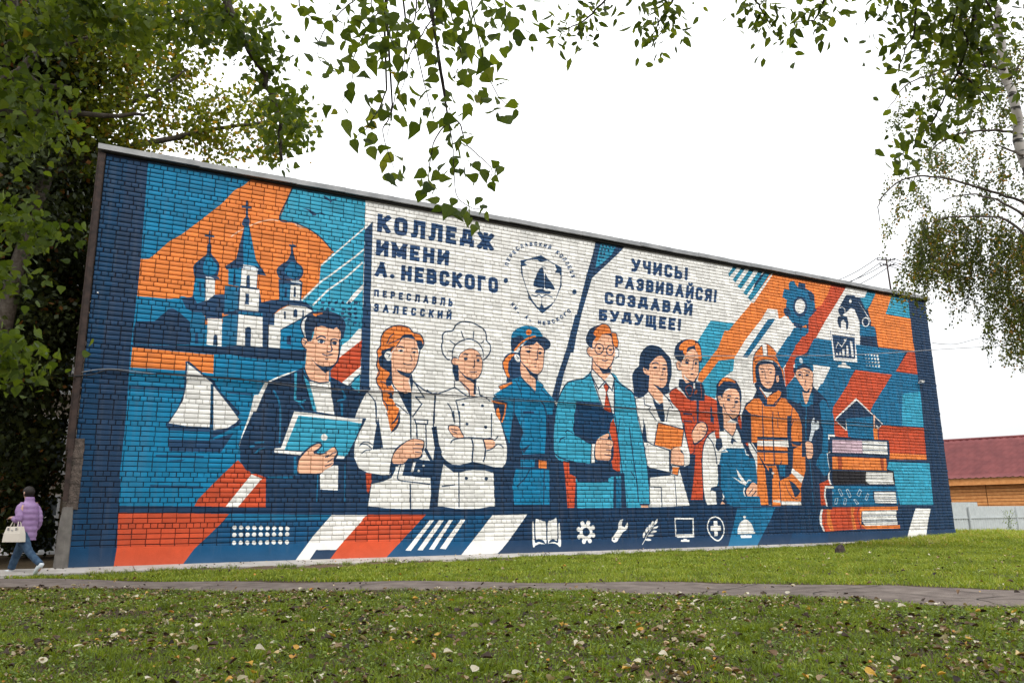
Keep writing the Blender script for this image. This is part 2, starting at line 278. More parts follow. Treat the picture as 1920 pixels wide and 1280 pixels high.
MURAL = """
F N -116 908 2958 954 2893 -49 -60 -7
F B1 -68 920 31 924 24 616 15 449 20 287 26 134 31 -6 -61 -2
F Q -65 896 -15 876 -15 808 -13 732 -49 725
F C 68 926 580 956 563 892 563 701 564 479 562 407 552 128 74 130 73 289 69 454 73 623
F O 298 921 382 910 396 609 72 568 72 636 95 658 125 696 148 715 185 755 227 802 253 840 272 855 298 887
F C 70 640 418 691 424 551 74 514 70 567 93 566 133 567 179 570
F O 72 648 184 665 392 692 398 570 317 553 245 586 183 577 155 571 133 567 72 566
F L 397 928 580 926 563 892 564 449 367 433 363 648 490 645 489 724 485 729 356 786 389 884
G O 232 708 274 749 323 775 349 784 360 787 395 784 425 774 448 762 466 747 481 735 488 723 468 699 458 681 460 641 443 598 313 543 175 528
M N 3.1 389 886 373 841 357 787 391 785 425 775 448 763 466 748 486 728
M PK 2.8 252 727 267 742 296 763 319 776 341 783 355 783
F PK 393 783 409 778 427 776 406 773 392 781
F L 458 689 487 725 563 741 565 532 513 510 503 574 443 579 456 644
F L 460 650 415 598 443 577 483 580 502 602
L W 3.5 459 689 562 800
L W 4.1 417 598 462 651 479 665 543 725 580 763
L W 4.2 443 589 477 630 520 667 560 711
F WP 522 603 540 630 564 658 563 643 532 603
G D 471 599 469 596 466 595 463 595 462 598 463 600 466 602 469 601
G D 486 601 485 598 482 596 479 597 478 600 479 602 482 604 485 603
G D 502 602 501 600 498 598 495 599 494 601 495 604 498 606 501 605
G D 518 604 517 602 514 600 511 601 510 603 511 606 514 608 517 607
G D 535 606 533 604 530 602 527 603 526 605 527 608 530 609 533 609
G D 551 608 550 605 547 604 543 605 542 607 543 610 546 611 550 611
G D 469 583 468 580 465 579 462 580 461 582 462 585 465 586 468 586
G D 483 585 482 582 479 581 476 581 474 584 475 586 478 588 482 587
G D 495 586 494 583 491 582 488 583 486 585 487 588 490 589 494 588
G D 521 589 520 586 517 585 513 586 512 588 513 591 516 592 520 591
G D 535 591 534 588 531 586 528 587 526 590 527 592 531 594 534 593
G D 549 592 548 590 545 588 542 589 540 591 542 594 545 596 548 595
G D 519 578 518 575 515 574 512 574 510 577 512 580 515 581 518 580
G D 536 580 534 577 531 575 528 576 527 579 528 581 531 583 534 582
G D 550 581 549 578 545 577 542 578 541 580 542 583 545 584 548 584
G D 524 567 523 564 519 563 516 563 515 566 516 569 519 570 522 569
G D 538 568 537 566 534 564 530 565 529 567 530 570 533 572 537 571
G D 552 570 551 567 548 566 545 567 543 569 544 572 548 573 551 572
G D 536 559 535 556 532 555 529 556 527 558 528 561 532 562 535 562
G D 550 561 549 558 546 557 543 557 541 560 543 562 546 564 549 563
F L2 503 574 564 568 565 540 525 523 513 512
G D 536 565 534 563 532 562 529 562 527 564 529 567 531 568 534 567
G D 550 559 549 556 546 555 543 556 542 558 543 560 546 561 549 561
G D 523 568 522 566 519 564 517 565 515 567 516 570 519 571 522 570
G D 552 571 551 569 548 567 545 568 544 570 545 573 548 574 550 573
G D 537 578 536 575 533 574 530 575 529 577 530 579 533 581 536 580
G D 455 864 466 863 475 857 484 862 497 865 486 860 479 855 476 849 472 854 464 856 460 861
G D 409 824 423 824 435 820 443 817 453 821 468 816 451 818 443 814 438 810 431 813 421 821
F D 279 819 284 820 284 807 293 808 293 802 285 801 286 781 281 780 280 801 271 800 271 806 279 807
G D 274 765 277 774 284 783 290 774 290 765 288 758 280 757 275 758
F D 277 760 280 761 266 676 245 657 246 649 334 646 328 656 309 682 290 760
F C 280 758 289 759 309 682 318 662 284 663 280 699
F D 205 733 208 734 208 725 216 725 217 720 208 719 210 701 206 701 205 719 197 719 196 723 205 725
G D 203 698 207 704 212 699 213 681 223 670 231 658 231 642 224 628 187 621 179 635 179 650 191 665 203 679
G C 199 656 206 677 216 668 227 654 225 639 214 629 200 635
F D 183 631 231 630 235 623 227 624 183 621
F C 183 621 205 623 208 573 185 556 181 578
F D 192 612 196 612 198 592 193 592
F D 203 624 225 624 226 588 246 591 246 611 258 613 282 608 285 552 161 538 157 570 181 578 189 564 207 566
F W 205 627 217 628 224 624 227 581 221 576 215 569 207 568 208 578
F D 205 620 225 622 234 620 224 624 217 628 206 627
F WB 206 627 216 627 224 624 205 623
G C 156 575 182 570 196 559 202 542 185 526 163 518 157 542
F N 74 511 110 515 126 534 139 546 157 540 181 520 184 471 72 461 71 494
G D 132 541 141 547 150 544 157 537 139 535
F D 159 572 183 578 191 564 213 574 226 588 245 588 243 547 211 538 193 541 181 545 169 551
F D 194 554 243 552 246 535 214 534
F C2 181 543 202 545 210 536 213 474 183 472 183 506
F D 192 499 197 500 200 475 193 474
F D 210 541 246 540 214 532 213 519
F W 215 533 245 535 248 473 217 474
F D 232 499 237 497 240 474 230 474 230 493
F C2 246 540 262 547 278 548 280 476 248 473
F C2 246 611 282 613 280 556 249 550
F C 251 651 279 657 280 618 253 615
F D 263 642 268 643 270 620 263 619
F D 248 550 282 560 323 561 324 551 248 545
F C2 280 556 324 554 327 546 276 546
F D 242 654 281 662 283 666 312 666 326 656 315 655 315 615 321 612 330 566 333 547 339 478 280 475 277 545 275 606 280 615 278 656
F C 279 715 292 719 312 668 283 666
F C 253 652 278 657 279 613 255 614
F D 263 641 267 641 269 617 263 616
F W 280 656 314 656 314 615 280 616
F WB 282 666 307 665 317 658 313 656 282 657
F W 279 611 321 612 321 560 279 560
F D 292 640 295 643 298 641 300 614 292 615
F D 292 599 299 599 300 574 292 574
F C2 279 555 331 557 333 551 278 549
F W 279 549 334 548 335 480 279 479
F D 295 518 299 522 305 523 308 518 309 478 297 479
F D 324 581 348 590 370 595 414 597 429 594 445 580 444 575 414 584 386 583 367 571 353 555 357 550 356 532 373 524 374 478 335 478 331 555
F W 353 555 371 571 386 581 389 583 414 584 428 583 444 575 416 552 373 524 374 480 348 480 346 532 358 532 357 554
F D 378 567 382 567 383 550 379 550
F D 400 572 404 576 408 573 409 557 400 556
F D 420 575 423 575 424 560 420 557
F D 346 533 358 533 358 558 335 557 338 478 348 479
F C 373 523 417 554 427 506 432 479 374 480
F D 387 510 397 513 398 490 388 491
L D 2.5 373 523 395 538 419 555 446 576
G D 386 706 390 718 394 707 400 691 414 679 418 667 415 655 406 645 390 645 373 643 364 644 358 655 357 665 364 676 380 690
G C2 374 663 381 676 388 687 400 685 412 675 414 665 407 654 396 648 382 652
F D 389 739 390 739 390 731 398 729 398 725 391 724 393 702 387 701 386 724 382 726 382 729 389 729
F D 362 642 413 646 417 641 416 595 408 595 366 592
F C2 366 632 389 635 390 595 367 592
F D 377 624 382 625 383 602 377 601
F W 390 632 412 634 413 597 390 596
F WB 389 643 408 645 416 638 391 639
F D 398 626 400 629 402 627 403 604 398 604
F N 257 475 280 477 341 479 434 482 430 450 322 450 255 458
F N 68 460 189 470 352 479 353 464 235 454 72 455
F O 72 455 233 453 235 412 215 413 179 414 72 413
F C 72 412 180 413 238 411 235 454 334 452 506 458 516 192 71 186 73 367
F DC 73 376 182 378 181 369 71 368
F DC 263 376 319 376 320 368 268 371
F D 177 434 184 435 239 390 237 388 289 337 339 286 137 278 168 331 182 379
F C 76 293 252 300 326 347 303 223 297 226 218 134 74 134 74 264
F D 178 433 183 427 238 397 241 389 299 311 294 302 240 272 237 285 155 286 150 293 178 339
F W 181 431 234 391 235 296 190 296 154 301 168 328 178 350 182 379
F W 237 385 270 346 294 316 288 308 272 296 243 290
F DC 231 390 236 387 244 268 237 268
F D 156 267 239 267 285 286 261 243 199 243 159 243
F DC 134 235 227 235 228 230 134 230
F DC 159 224 192 227 184 222 162 222
F DC 242 232 276 232 256 229
F DC 128 174 230 172 231 167 130 168
F R 215 129 222 145 243 169 264 193 297 228 328 199 376 200 380 127
F W 278 130 327 198 350 189 304 128
F R 303 129 347 186 384 173 368 129
F N 358 190 656 213 658 117 361 119
F W 560 981 1277 965 1251 887 1237 765 1132 450 1097 390 544 391 562 407 564 479 563 701 563 892
F W 561 952 1897 1038 1954 898 1877 851 1848 797 1647 534 1572 385 1097 376 876 378 582 400
F W 1583 513 1800 770 2065 802 2032 547 1782 379 1631 356
F D 563 795 583 821 583 703 582 594 581 430 564 429 565 550 564 701
F D 564 606 584 609 585 405 563 403 563 524
F D 1257 901 1279 902 1377 900 1328 850 1232 762 1180 619 1162 540 1142 538 1165 613 1213 767 1220 787 1238 837
F DL 1279 900 1351 900 1316 865 1302 841 1272 814 1244 793 1250 816 1261 854
G D 1285 891 1284 889 1282 887 1279 888 1278 890 1279 893 1282 894 1284 894
G D 1297 891 1296 888 1293 887 1291 888 1290 890 1291 893 1294 894 1296 894
G D 1309 891 1307 888 1305 887 1302 888 1301 890 1303 893 1305 894 1308 894
G D 1320 891 1319 888 1317 887 1314 887 1313 890 1314 893 1317 894 1319 893
G D 1332 891 1331 888 1328 887 1326 887 1325 890 1326 893 1329 894 1331 893
G D 1281 879 1280 876 1277 875 1275 875 1274 878 1275 881 1278 882 1280 881
G D 1293 879 1292 876 1289 875 1287 875 1286 878 1287 880 1289 882 1292 881
G D 1304 879 1303 876 1301 874 1298 875 1297 877 1298 880 1301 882 1304 881
G D 1316 878 1315 876 1312 874 1310 875 1309 877 1310 880 1313 882 1315 881
G D 1277 866 1276 864 1273 862 1271 863 1270 865 1271 868 1274 870 1276 869
G D 1289 866 1288 864 1285 862 1282 863 1282 865 1283 868 1285 869 1288 869
G D 1300 866 1299 863 1297 862 1294 863 1293 865 1294 868 1297 869 1299 869
G D 1312 866 1311 863 1308 862 1306 862 1305 865 1306 868 1309 869 1311 868
G D 1273 854 1272 851 1269 850 1267 851 1266 853 1267 856 1270 857 1272 857
G D 1285 854 1283 851 1281 850 1278 850 1277 853 1279 856 1281 857 1284 856
G D 1296 854 1295 851 1292 850 1290 850 1289 853 1290 855 1293 857 1295 856
G D 1269 842 1268 839 1265 838 1263 838 1262 841 1263 843 1266 845 1268 844
G D 1280 842 1279 839 1277 837 1274 838 1273 841 1275 843 1277 845 1280 844
G D 1265 830 1264 827 1261 825 1259 826 1258 828 1259 831 1262 833 1264 832
G D 1276 829 1275 827 1273 825 1270 826 1269 828 1270 831 1273 832 1275 832
G D 1261 817 1260 815 1257 813 1255 814 1254 816 1255 819 1258 820 1260 820
F D 1155 601 1152 540 1144 532 1120 447 1112 420 1093 419 1116 451
F D 1171 648 1192 650 1174 591 1125 468 1107 399 1088 409 1106 465 1140 550
F L 1666 685 1771 686 1654 557 1617 516 1561 499 1541 537 1604 609 1627 638
F O 1988 932 2244 934 2227 819 2160 768 2084 699 1988 576 1640 548 1695 618 1772 695 1828 747
F R 2231 936 2288 934 2268 798 2161 716 2065 617 1973 574 2029 646 2126 736 2141 784 2136 808 2184 820
F R 2084 699 2163 728 2061 617 2008 574 1949 570 2029 649
F WP 1881 713 1912 751 1955 752 1957 724 1992 737 2032 702 1933 600 1910 569 1735 555 1805 639
F O 1960 748 1992 738 1959 721
F C2 2023 699 2114 708 2024 640 1956 570 1910 567 1981 642
F C2 1929 719 1941 719 1934 710 1807 581 1785 580 1851 652 1908 714
F L2 1794 893 1814 894 1757 838 1752 846
F L2 1828 893 1845 893 1779 821 1769 829
F L2 1862 892 1883 892 1801 802 1787 809
F L2 1900 890 1919 890 1822 783 1810 791
F L2 1931 890 1953 890 1841 768 1827 776
F W 1952 882 1958 882 1852 762 1837 763
F L 1636 649 1742 660 1604 507 1608 548 1621 604
F O 1719 658 1760 662 1751 571 1690 561 1614 488 1598 493 1605 515 1688 601
F L 1687 561 1751 571 1742 534 1705 512 1666 455 1662 442 1624 452 1613 486
G C2 2133 783 2106 731 2055 706 2010 721 1996 767 2021 818 2072 844 2119 830
F C2 2018 848 2027 858 2044 862 2050 849 2062 841 2056 825 2018 817
F D 2066 860 2097 859 2094 839 2102 834 2061 838 2062 847
F C2 1995 828 2019 827 2041 838 2023 794 1999 791 1983 798 1987 811
F D 2105 828 2119 836 2136 823 2133 804 2114 799
F D 1985 760 2004 765 2018 751 2025 740 2008 738 1992 734 1982 747
F D 2128 779 2148 769 2141 738 2110 735 2117 763
F D 2026 720 2065 712 2059 696 2036 700 2023 707
F D 2082 714 2109 728 2115 717 2106 706 2085 705
G C2 2115 778 2095 737 2056 717 2022 729 2012 766 2031 806 2070 827 2105 815
G D 2096 778 2083 751 2057 738 2035 746 2028 771 2042 798 2067 811 2090 803
G WP 2086 779 2076 760 2058 751 2042 756 2038 773 2047 792 2065 801 2081 796
F R 2251 919 2337 917 2175 730 2112 660 2086 658 2097 737 2166 793
F O 2155 912 2248 915 2203 836 2166 793 2137 780 2143 887
F WP 2340 917 2448 918 2390 846 2342 842 2411 765 2338 669 2337 662 2123 674 2175 736
F L2 2446 922 2495 918 2421 830 2404 811 2388 802 2366 842 2390 846
F O 2491 921 2571 917 2494 798 2539 796 2631 796 2629 730 2631 672 2434 671 2430 737 2407 745 2411 765 2400 804 2421 826
F L 2571 921 2635 919 2628 797 2495 799
F C2 2346 745 2426 743 2431 710 2344 702
F N 2344 702 2431 710 2434 671 2338 669
F C2 2088 671 2193 671 2315 670 2433 669 2581 668 2512 588 2491 584 2296 578 2224 489 2063 479 2098 493 2170 572 2176 582 2102 582
F R 2592 668 2633 670 2632 588 2512 590
F C2 2296 578 2512 588 2630 587 2628 514 2414 501 2490 577
F R 2301 579 2490 577 2409 497 2224 489 2274 551
F N 2630 876 2791 885 2763 482 2621 474 2632 588 2631 744
F WP 2102 580 2177 577 2127 513 2089 489
F N 2296 845 2338 847 2346 838 2406 764 2408 746 2426 742 2388 743 2346 745 2345 768 2321 795 2312 799 2270 769 2245 783 2251 793
F WP 2314 799 2330 796 2348 758 2347 722 2328 720 2263 720 2235 717 2242 760 2270 769
G N 2280 783 2273 772 2261 766 2250 769 2246 780 2253 791 2266 798 2277 794
L W 2.9 2253 793 2270 798 2281 790 2280 775 2268 769
G W 2320 824 2317 819 2312 816 2308 818 2307 823 2310 828 2315 831 2319 829
G W 2402 758 2394 745 2379 739 2366 742 2362 754 2370 767 2385 774 2399 770
G N 2398 758 2391 748 2380 742 2370 745 2367 754 2373 765 2384 770 2395 767
F N 2242 760 2266 767 2288 765 2292 742 2286 722 2276 716 2278 741 2268 753 2255 745 2251 719 2241 724 2236 743
F D 2195 705 2318 704 2314 605 2199 604
F WP 2198 703 2318 701 2315 607 2197 604
F D 2203 693 2316 693 2307 618 2205 615
F WP 2200 615 2311 615 2312 607 2196 604
L W 3.2 2216 648 2228 668 2245 655 2272 685
F W 2257 681 2274 687 2267 673
F W 2214 632 2222 633 2221 625 2213 624
F W 2230 635 2239 636 2238 625 2230 624
F W 2245 646 2257 647 2254 624 2244 623
F W 2268 661 2277 662 2275 625 2264 624
F W 2289 679 2300 678 2300 625 2290 625
F WP 2238 601 2256 601 2260 591 2275 588 2279 583 2213 583 2221 590 2235 593
G W 2364 637 2363 636 2361 635 2359 635 2359 637 2360 638 2362 638 2363 638
G W 2380 638 2379 636 2377 635 2374 636 2374 637 2375 639 2377 640 2379 639
G W 2397 638 2395 636 2392 635 2390 636 2389 638 2390 640 2393 641 2396 641
G W 2413 639 2411 637 2408 635 2405 636 2404 638 2406 641 2409 643 2412 642
G W 2430 640 2428 637 2424 635 2420 636 2419 639 2421 642 2425 644 2429 643
G W 2364 625 2363 623 2361 623 2360 623 2359 624 2360 625 2362 626 2364 626
G W 2380 625 2379 624 2377 623 2375 623 2374 625 2375 627 2378 627 2380 627
G W 2397 626 2395 624 2393 623 2390 623 2389 625 2391 628 2394 629 2396 628
G W 2414 627 2412 624 2408 623 2405 624 2404 626 2406 629 2409 630 2413 629
G W 2430 628 2428 624 2424 623 2420 624 2419 627 2421 630 2426 631 2429 631
G W 2364 612 2364 611 2362 611 2360 611 2360 612 2361 613 2362 614 2364 614
G W 2381 613 2380 611 2377 611 2375 611 2374 613 2376 614 2378 615 2380 615
G W 2397 614 2396 612 2393 611 2390 611 2389 613 2391 615 2394 616 2397 616
G W 2414 615 2412 612 2409 610 2405 611 2404 614 2406 616 2410 618 2413 617
G W 2431 615 2428 612 2424 610 2421 611 2420 614 2422 617 2426 619 2430 618
G W 2365 600 2364 599 2362 598 2361 599 2360 600 2361 601 2363 602 2364 601
G W 2381 601 2380 599 2378 598 2376 599 2375 600 2376 602 2378 603 2381 602
G W 2398 601 2396 599 2393 598 2391 599 2390 601 2391 603 2394 604 2397 603
G W 2414 602 2412 599 2409 598 2406 599 2405 601 2407 604 2410 605 2413 605
G W 2431 603 2429 600 2425 598 2421 599 2420 602 2422 605 2426 607 2430 606
F C2 2098 491 2123 518 2458 541 2356 443 2168 438 2123 273 2068 272
F R 2256 527 2454 541 2426 515 2371 462 2355 443 2345 354 2226 347 2166 349 2164 421 2173 446 2215 486
F C2 2458 541 2636 553 2635 398 2410 397 2366 434 2357 446 2426 515
F L 2533 511 2634 526 2633 399 2512 399
F R 2385 383 2410 397 2634 394 2632 301 2428 301 2424 346 2378 345
F O 2428 301 2632 300 2633 282 2424 280
F N 2636 553 2731 560 2710 52 2612 54
F WP 2289 482 2411 401 2384 381 2377 385 2366 431 2222 369 2175 402 2180 410
F N 2290 474 2407 400 2389 387 2372 398 2368 423 2360 420 2228 407 2223 374 2182 399 2183 407
F C2 2228 409 2361 423 2355 344 2230 349
F R 2174 392 2221 371 2223 349 2169 350
F O 2358 382 2381 383 2378 345 2357 344
F PK 2367 429 2375 429 2369 383 2362 382
L N 2.6 2384 381 2380 345
F L 2420 271 2635 271 2628 127 2453 127 2439 198 2437 240 2407 248
F R 2128 291 2127 283 2408 284 2408 257 2401 242 2125 241
F N 2087 347 2433 345 2429 296 2422 284 2123 284
F W 2135 353 2168 352 2167 347 2141 347 2138 336 2132 336
F N 2141 346 2424 345 2424 341 2146 337
F P 2148 337 2295 339 2293 297 2142 295 2150 322
F W 2296 338 2421 339 2418 296 2294 297
L N 2.6 2294 327 2421 327
L N 2.6 2293 309 2420 309
F N 2133 295 2427 294 2425 283 2125 285
F O 2127 283 2408 282 2403 242 2127 241
F R2 2168 282 2189 282 2185 241 2166 241
F R2 2379 283 2394 282 2390 242 2376 242
L W 2.9 2141 309 2137 297 2122 291 2124 266 2127 241
F W 2131 238 2123 226 2122 209 2130 192 2120 193 2115 212 2117 226
F K 2131 237 2289 238 2291 197 2138 192 2126 203 2124 223
F K 2289 238 2439 239 2439 228 2440 195 2287 194
F W 2300 235 2434 235 2432 213 2436 198 2309 196 2293 205
L K 1.9 2298 226 2437 226
L K 1.9 2297 215 2435 216
L K 1.9 2295 204 2433 204
L K 2.2 2291 236 2285 225 2285 196
F R 2073 192 2086 199 2116 210 2126 191 2097 189 2090 150 2098 125 2072 125
F W 2097 188 2138 187 2137 181 2100 181 2095 156 2101 125 2094 125 2089 156
F C2 2138 189 2442 191 2447 168 2444 127 2100 125 2097 156 2101 179 2137 180
F N 2323 174 2440 177 2433 127 2329 132 2319 150
F W 2329 171 2436 171 2436 134 2329 135 2325 148
L N 1.8 2327 163 2439 163
L N 1.8 2326 155 2438 154
L N 1.8 2325 148 2436 147
L N 1.8 2324 142 2435 141
L WB 1.7 2114 177 2122 179 2133 166 2124 163 2114 177
L WB 1.8 2157 177 2166 180 2177 159 2167 157 2157 177
L WB 1.8 2194 176 2203 179 2216 156 2205 153 2194 176
L WB 1.8 2243 162 2258 178 2267 173 2253 156 2243 162
L WB 1.8 2281 148 2295 166 2301 162 2288 143 2281 148
L WB 1.8 2133 133 2140 149 2152 150 2144 132 2133 133
L WB 1.8 2175 131 2182 150 2192 149 2184 129 2175 131
L WB 1.8 2226 145 2234 146 2247 133 2238 130 2226 145
F N 2100 125 2444 127 2443 123 2084 121
F W 2076 123 2086 121 2071 101 2068 73 2078 47 2070 49 2059 71 2059 101
F R 2084 121 2439 123 2437 112 2261 113 2255 105 2248 63 2439 61 2437 51 2251 53 2078 47 2068 71 2071 101
F O 2096 121 2114 121 2108 95 2118 49 2104 49 2091 70
F O 2207 121 2228 121 2216 100 2225 51 2208 51 2205 83
F O 2248 113 2262 122 2439 123 2437 112 2269 110 2255 105 2249 68 2265 62 2439 62 2438 52 2268 52 2245 68
F W 2260 109 2430 111 2426 89 2428 64 2267 62 2255 77
L N 2.5 2258 94 2429 94
L N 2.5 2255 81 2427 80
L N 2.5 2254 74 2426 74
L N 2.1 2249 121 2236 105 2235 83 2247 53
F WP 2530 116 2611 115 2587 67 2565 17 2465 17 2498 68
F N 426 440 437 418 589 405 579 355 579 78 364 82 358 191 324 207 305 226 298 258 299 267 316 313 324 354 347 398 361 407 412 431
F N 296 260 300 253 302 225 315 207 358 192 361 133 534 133 552 192 557 269 581 330 590 387 323 371 317 323
F R 583 204 595 203 595 193 591 159 585 174
F C2 360 194 415 195 416 190 363 190
F W 414 433 386 422 364 411 343 398 334 377 324 354 317 333 329 334 341 370 352 400 372 411 401 425
F L 408 427 414 428 415 378 416 367 411 372
M C2 4.1 364 384 374 368 380 348 383 316
F W 323 371 336 372 325 338 314 308 299 266 298 253 302 282 314 322 319 347
M C2 3.7 369 374 378 357 381 337 383 296 383 267
L L 3.4 411 376 412 365 421 362 426 362 437 366
L C2 3.4 434 362 423 356 435 344
F C2 329 268 350 270 350 266 331 264
F C2 318 259 329 261 331 257 319 255
F C2 329 243 340 254 354 257 344 251 334 243
F W 449 379 495 382 501 355 504 336 463 341
F C2 444 378 450 379 463 341 459 341
L C2 3.5 508 367 528 376 522 383
F C2 517 363 523 364 524 333 520 333
F L 429 423 441 409 451 396 465 343 455 342 438 395
F W 443 409 491 412 501 345 463 343 447 395
M C2 3.9 511 408 526 385 528 375 514 369
F S 434 488 508 494 505 458 488 439 488 412 466 407 443 413 432 437
F N 444 463 458 451 478 444 500 450 488 439 479 431 459 447
L N 2.9 430 441 435 427 443 413 466 407 488 411
G N 416 543 425 560 444 573 473 579 503 575 520 560 523 544 517 519 511 515 504 542 446 526 439 502 427 511 419 526
G S 448 517 451 537 464 543 488 539 502 543 511 533 512 515 510 487 507 463 496 450 476 445 458 455 442 469 433 484 433 498 443 504
G S 420 502 423 509 431 509 436 502 443 502 444 481 432 484 424 491
L N 2.4 423 510 420 500 425 489 434 482
L N 2.2 424 506 432 501 429 493
F N 446 526 451 537 466 542 474 541 482 538 492 537 502 543 512 533 519 516 522 550 493 568 463 568 425 546 427 515 443 502
F N 492 537 495 540 496 536
M N 3.0 509 515 510 487 505 460 492 448 474 445
G W 419 537 423 552 431 559 427 548 427 530 430 511 423 524
M N 3.2 455 511 464 517 471 517 477 514
M N 2.8 488 511 497 514 506 512
G W 474 505 472 502 466 501 460 501 458 504 460 507 466 509 472 508
G N 472 505 470 502 467 500 464 501 462 504 464 507 467 509 470 508
G W 504 504 502 501 498 500 494 501 492 503 493 506 498 507 502 507
G N 503 504 502 501 499 500 496 500 494 503 495 505 498 507 502 506
M N 2.5 458 506 466 510 476 506
M N 2.5 492 504 498 507 504 505
M N 2.7 490 511 490 497 493 487 486 482 480 484
M N 2.5 470 476 481 473 495 477
M N 2.0 477 465 481 464 485 465
F O 444 569 467 574 467 571 456 567 452 563 446 565
F WP 412 339 575 329 538 236 515 236 373 246 373 255 387 257
F N 410 340 579 331 579 328 535 235 529 235 569 327
F L 422 330 569 321 533 242 395 253
F N 569 327 579 329 535 235 531 237
G W 490 284 488 278 482 276 477 278 475 283 477 289 482 291 487 289
L N 2.1 373 252 391 252 433 250
G N 426 198 424 227 430 242 449 261 466 271 475 271 478 262 467 249 484 249 501 261 508 263 515 252 515 244 508 229 506 222 493 206 478 199 448 197
G S 427 204 427 227 434 240 453 260 468 268 475 266 472 260 459 249 475 244 488 251 503 261 510 258 512 248 506 237 505 224 493 212 477 203 448 202
L N 2.3 461 247 475 245 490 249
L N 1.9 490 238 503 248 511 250
L N 1.9 492 227 505 237
L N 1.9 487 218 504 226
L N 2.3 486 238 494 244
F W 487 210 506 221 517 221 518 165 478 167 476 199
L C2 2.5 471 199 471 140
L C2 2.6 533 224 535 140
L C2 2.5 417 238 419 198
L C2 4.0 419 238 423 198
F WP 510 475 516 501 533 515 555 544 563 545 564 435 537 405 515 412 492 418
F R 564 518 563 454 519 412 492 420 491 439 503 454 509 469
F L 548 426 562 435 562 391 541 404
F N 492 424 537 404 549 400 494 397
L N 2.5 535 406 562 435
M N 3.0 511 515 511 487 506 460 491 445
G W 553 330 564 362 579 391 597 402 616 401 654 404 692 400 753 402 762 396 754 328 764 207 743 109 599 110 607 185 555 261 557 309
F W 555 336 625 371 749 358 750 297 761 245 755 236 742 181 741 122 688 122 590 130 597 181 596 206 566 215 554 239 553 270 569 309 575 329
G W 553 264 556 284 580 304 635 312 648 265 639 203 607 200 572 213 558 232
F N 537 197 566 215 586 206 621 201 641 202 655 224 655 215 645 195 625 186 597 180 595 168 590 157 590 130 541 105
F R 582 205 596 204 597 187 590 157 586 164
F N 609 337 616 301 623 264 597 260 602 295
M N 2.2 565 266 574 275 586 276 597 269
M N 2.2 567 270 583 270 595 260 581 257 571 249
L N 2.2 597 260 656 264
M N 3.0 600 376 603 350 605 319
F N 639 202 641 226 648 250 665 266 655 228 655 219
F W 702 333 736 333 734 320 733 268 750 236 720 236 709 289 705 323
F W 701 334 735 334 734 324 704 325
L N 3.2 701 334 735 334 734 324 704 325 701 334
L N 3.2 706 323 708 289
L N 3.2 730 323 732 268
F N 731 270 750 236 742 236 726 262
L N 3.6 690 355 692 288
G N 647 222 645 242 656 265 681 282 698 289 717 288 727 282 726 264 722 255 720 244 691 231 678 225
G S 648 229 648 246 659 262 681 280 698 287 716 286 725 281 724 270 720 263 721 255 717 247 707 243 688 240 682 229 668 228
L N 2.0 703 276 725 275
L N 2.0 698 265 721 265
L N 2.0 703 257 719 255
F N 663 223 678 231 686 241 707 243 720 238 755 236 746 196 679 197 662 190
F W 661 224 678 227 672 201 747 194 744 181 666 188 661 193
M N 2.7 668 227 661 203 663 190 691 186 743 181
F WP 699 232 706 233 699 209 693 209
G W 728 225 727 223 725 222 723 223 723 225 723 226 725 227 727 226
G W 716 212 716 210 713 209 711 210 710 212 711 214 713 215 715 214
F N 741 122 755 244 776 261 778 100 741 101
L N 3.5 692 182 694 122
F N 590 130 635 125 701 122 743 122 743 106 589 112
F N 654 404 692 400 693 339 687 345 671 374
L N 3.1 696 429 718 399 724 390 703 389 719 373 695 340
L N 2.5 650 371 663 364 684 347
M N 3.3 747 401 724 408 696 427
M N 2.9 749 401 771 405 802 420
L N 3.3 753 398 752 332
M N 2.5 579 395 602 368 604 325
F N 691 447 696 427 692 400 683 446
F S 639 472 652 456 691 449 683 426 689 410 691 400 675 396 654 404 642 423
L N 2.8 640 425 645 413 654 404
G O 611 513 613 533 625 551 650 562 676 562 692 550 709 547 721 535 722 523 712 518 699 531 677 540 643 501 635 480 640 443 638 419 647 403 645 391 641 385 654 363 660 343 660 317 643 303 634 332 630 352 619 373 618 389 612 401 603 420 603 434 606 449 601 465 606 477 602 495 609 508
M N 2.9 611 508 612 531 625 550 652 563 681 561 694 549 712 546 721 533 721 519 712 507
M N 2.8 611 508 602 495 604 481 603 469 602 457 609 441 602 428 605 414 614 403 618 389 619 377 629 366 632 352
F N 660 532 670 542 690 544 701 531 716 531 720 521 712 505 706 515 701 531
G N 614 496 639 507 647 510 637 496 639 474 641 419 630 412 626 424 635 443 612 457 606 477 614 486
G S 643 497 651 512 662 530 681 534 701 529 706 511 708 496 706 473 698 456 683 445 663 447 650 456 639 472 637 488
F O 651 512 664 532 642 534 626 510 634 507
L N 2.3 626 514 634 533 644 542
L N 2.3 630 514 651 525 664 532
L N 2.3 651 510 664 532
M N 2.8 712 507 706 475 696 454 683 445 661 447 653 453
F N 653 453 683 446 691 449 685 434 661 443
G WP 621 487 626 495 635 496 639 490 637 476 629 473 622 481
L N 2.1 625 491 635 488 631 481
M N 2.9 653 508 662 511 672 508
M N 3.1 690 508 699 509 706 508
G W 670 501 668 498 662 497 657 497 655 500 657 502 662 504 667 503
G N 668 501 666 499 663 497 660 498 659 500 660 502 663 503 666 503
G W 703 500 701 498 697 497 693 497 691 499 693 501 697 502 701 502
G N 701 500 700 498 697 497 694 497 693 499 694 501 697 502 700 502
M N 2.1 688 493 692 480 686 477
M N 2.3 669 470 680 467 691 469
F N 626 396 641 397 646 381 633 382 637 390
M N 2.2 642 348 649 325
M N 2.3 632 406 624 418 611 421
F N 643 303 657 323 660 343 654 363 663 348 664 326 655 309 639 297
M N 2.3 629 366 646 365 654 369
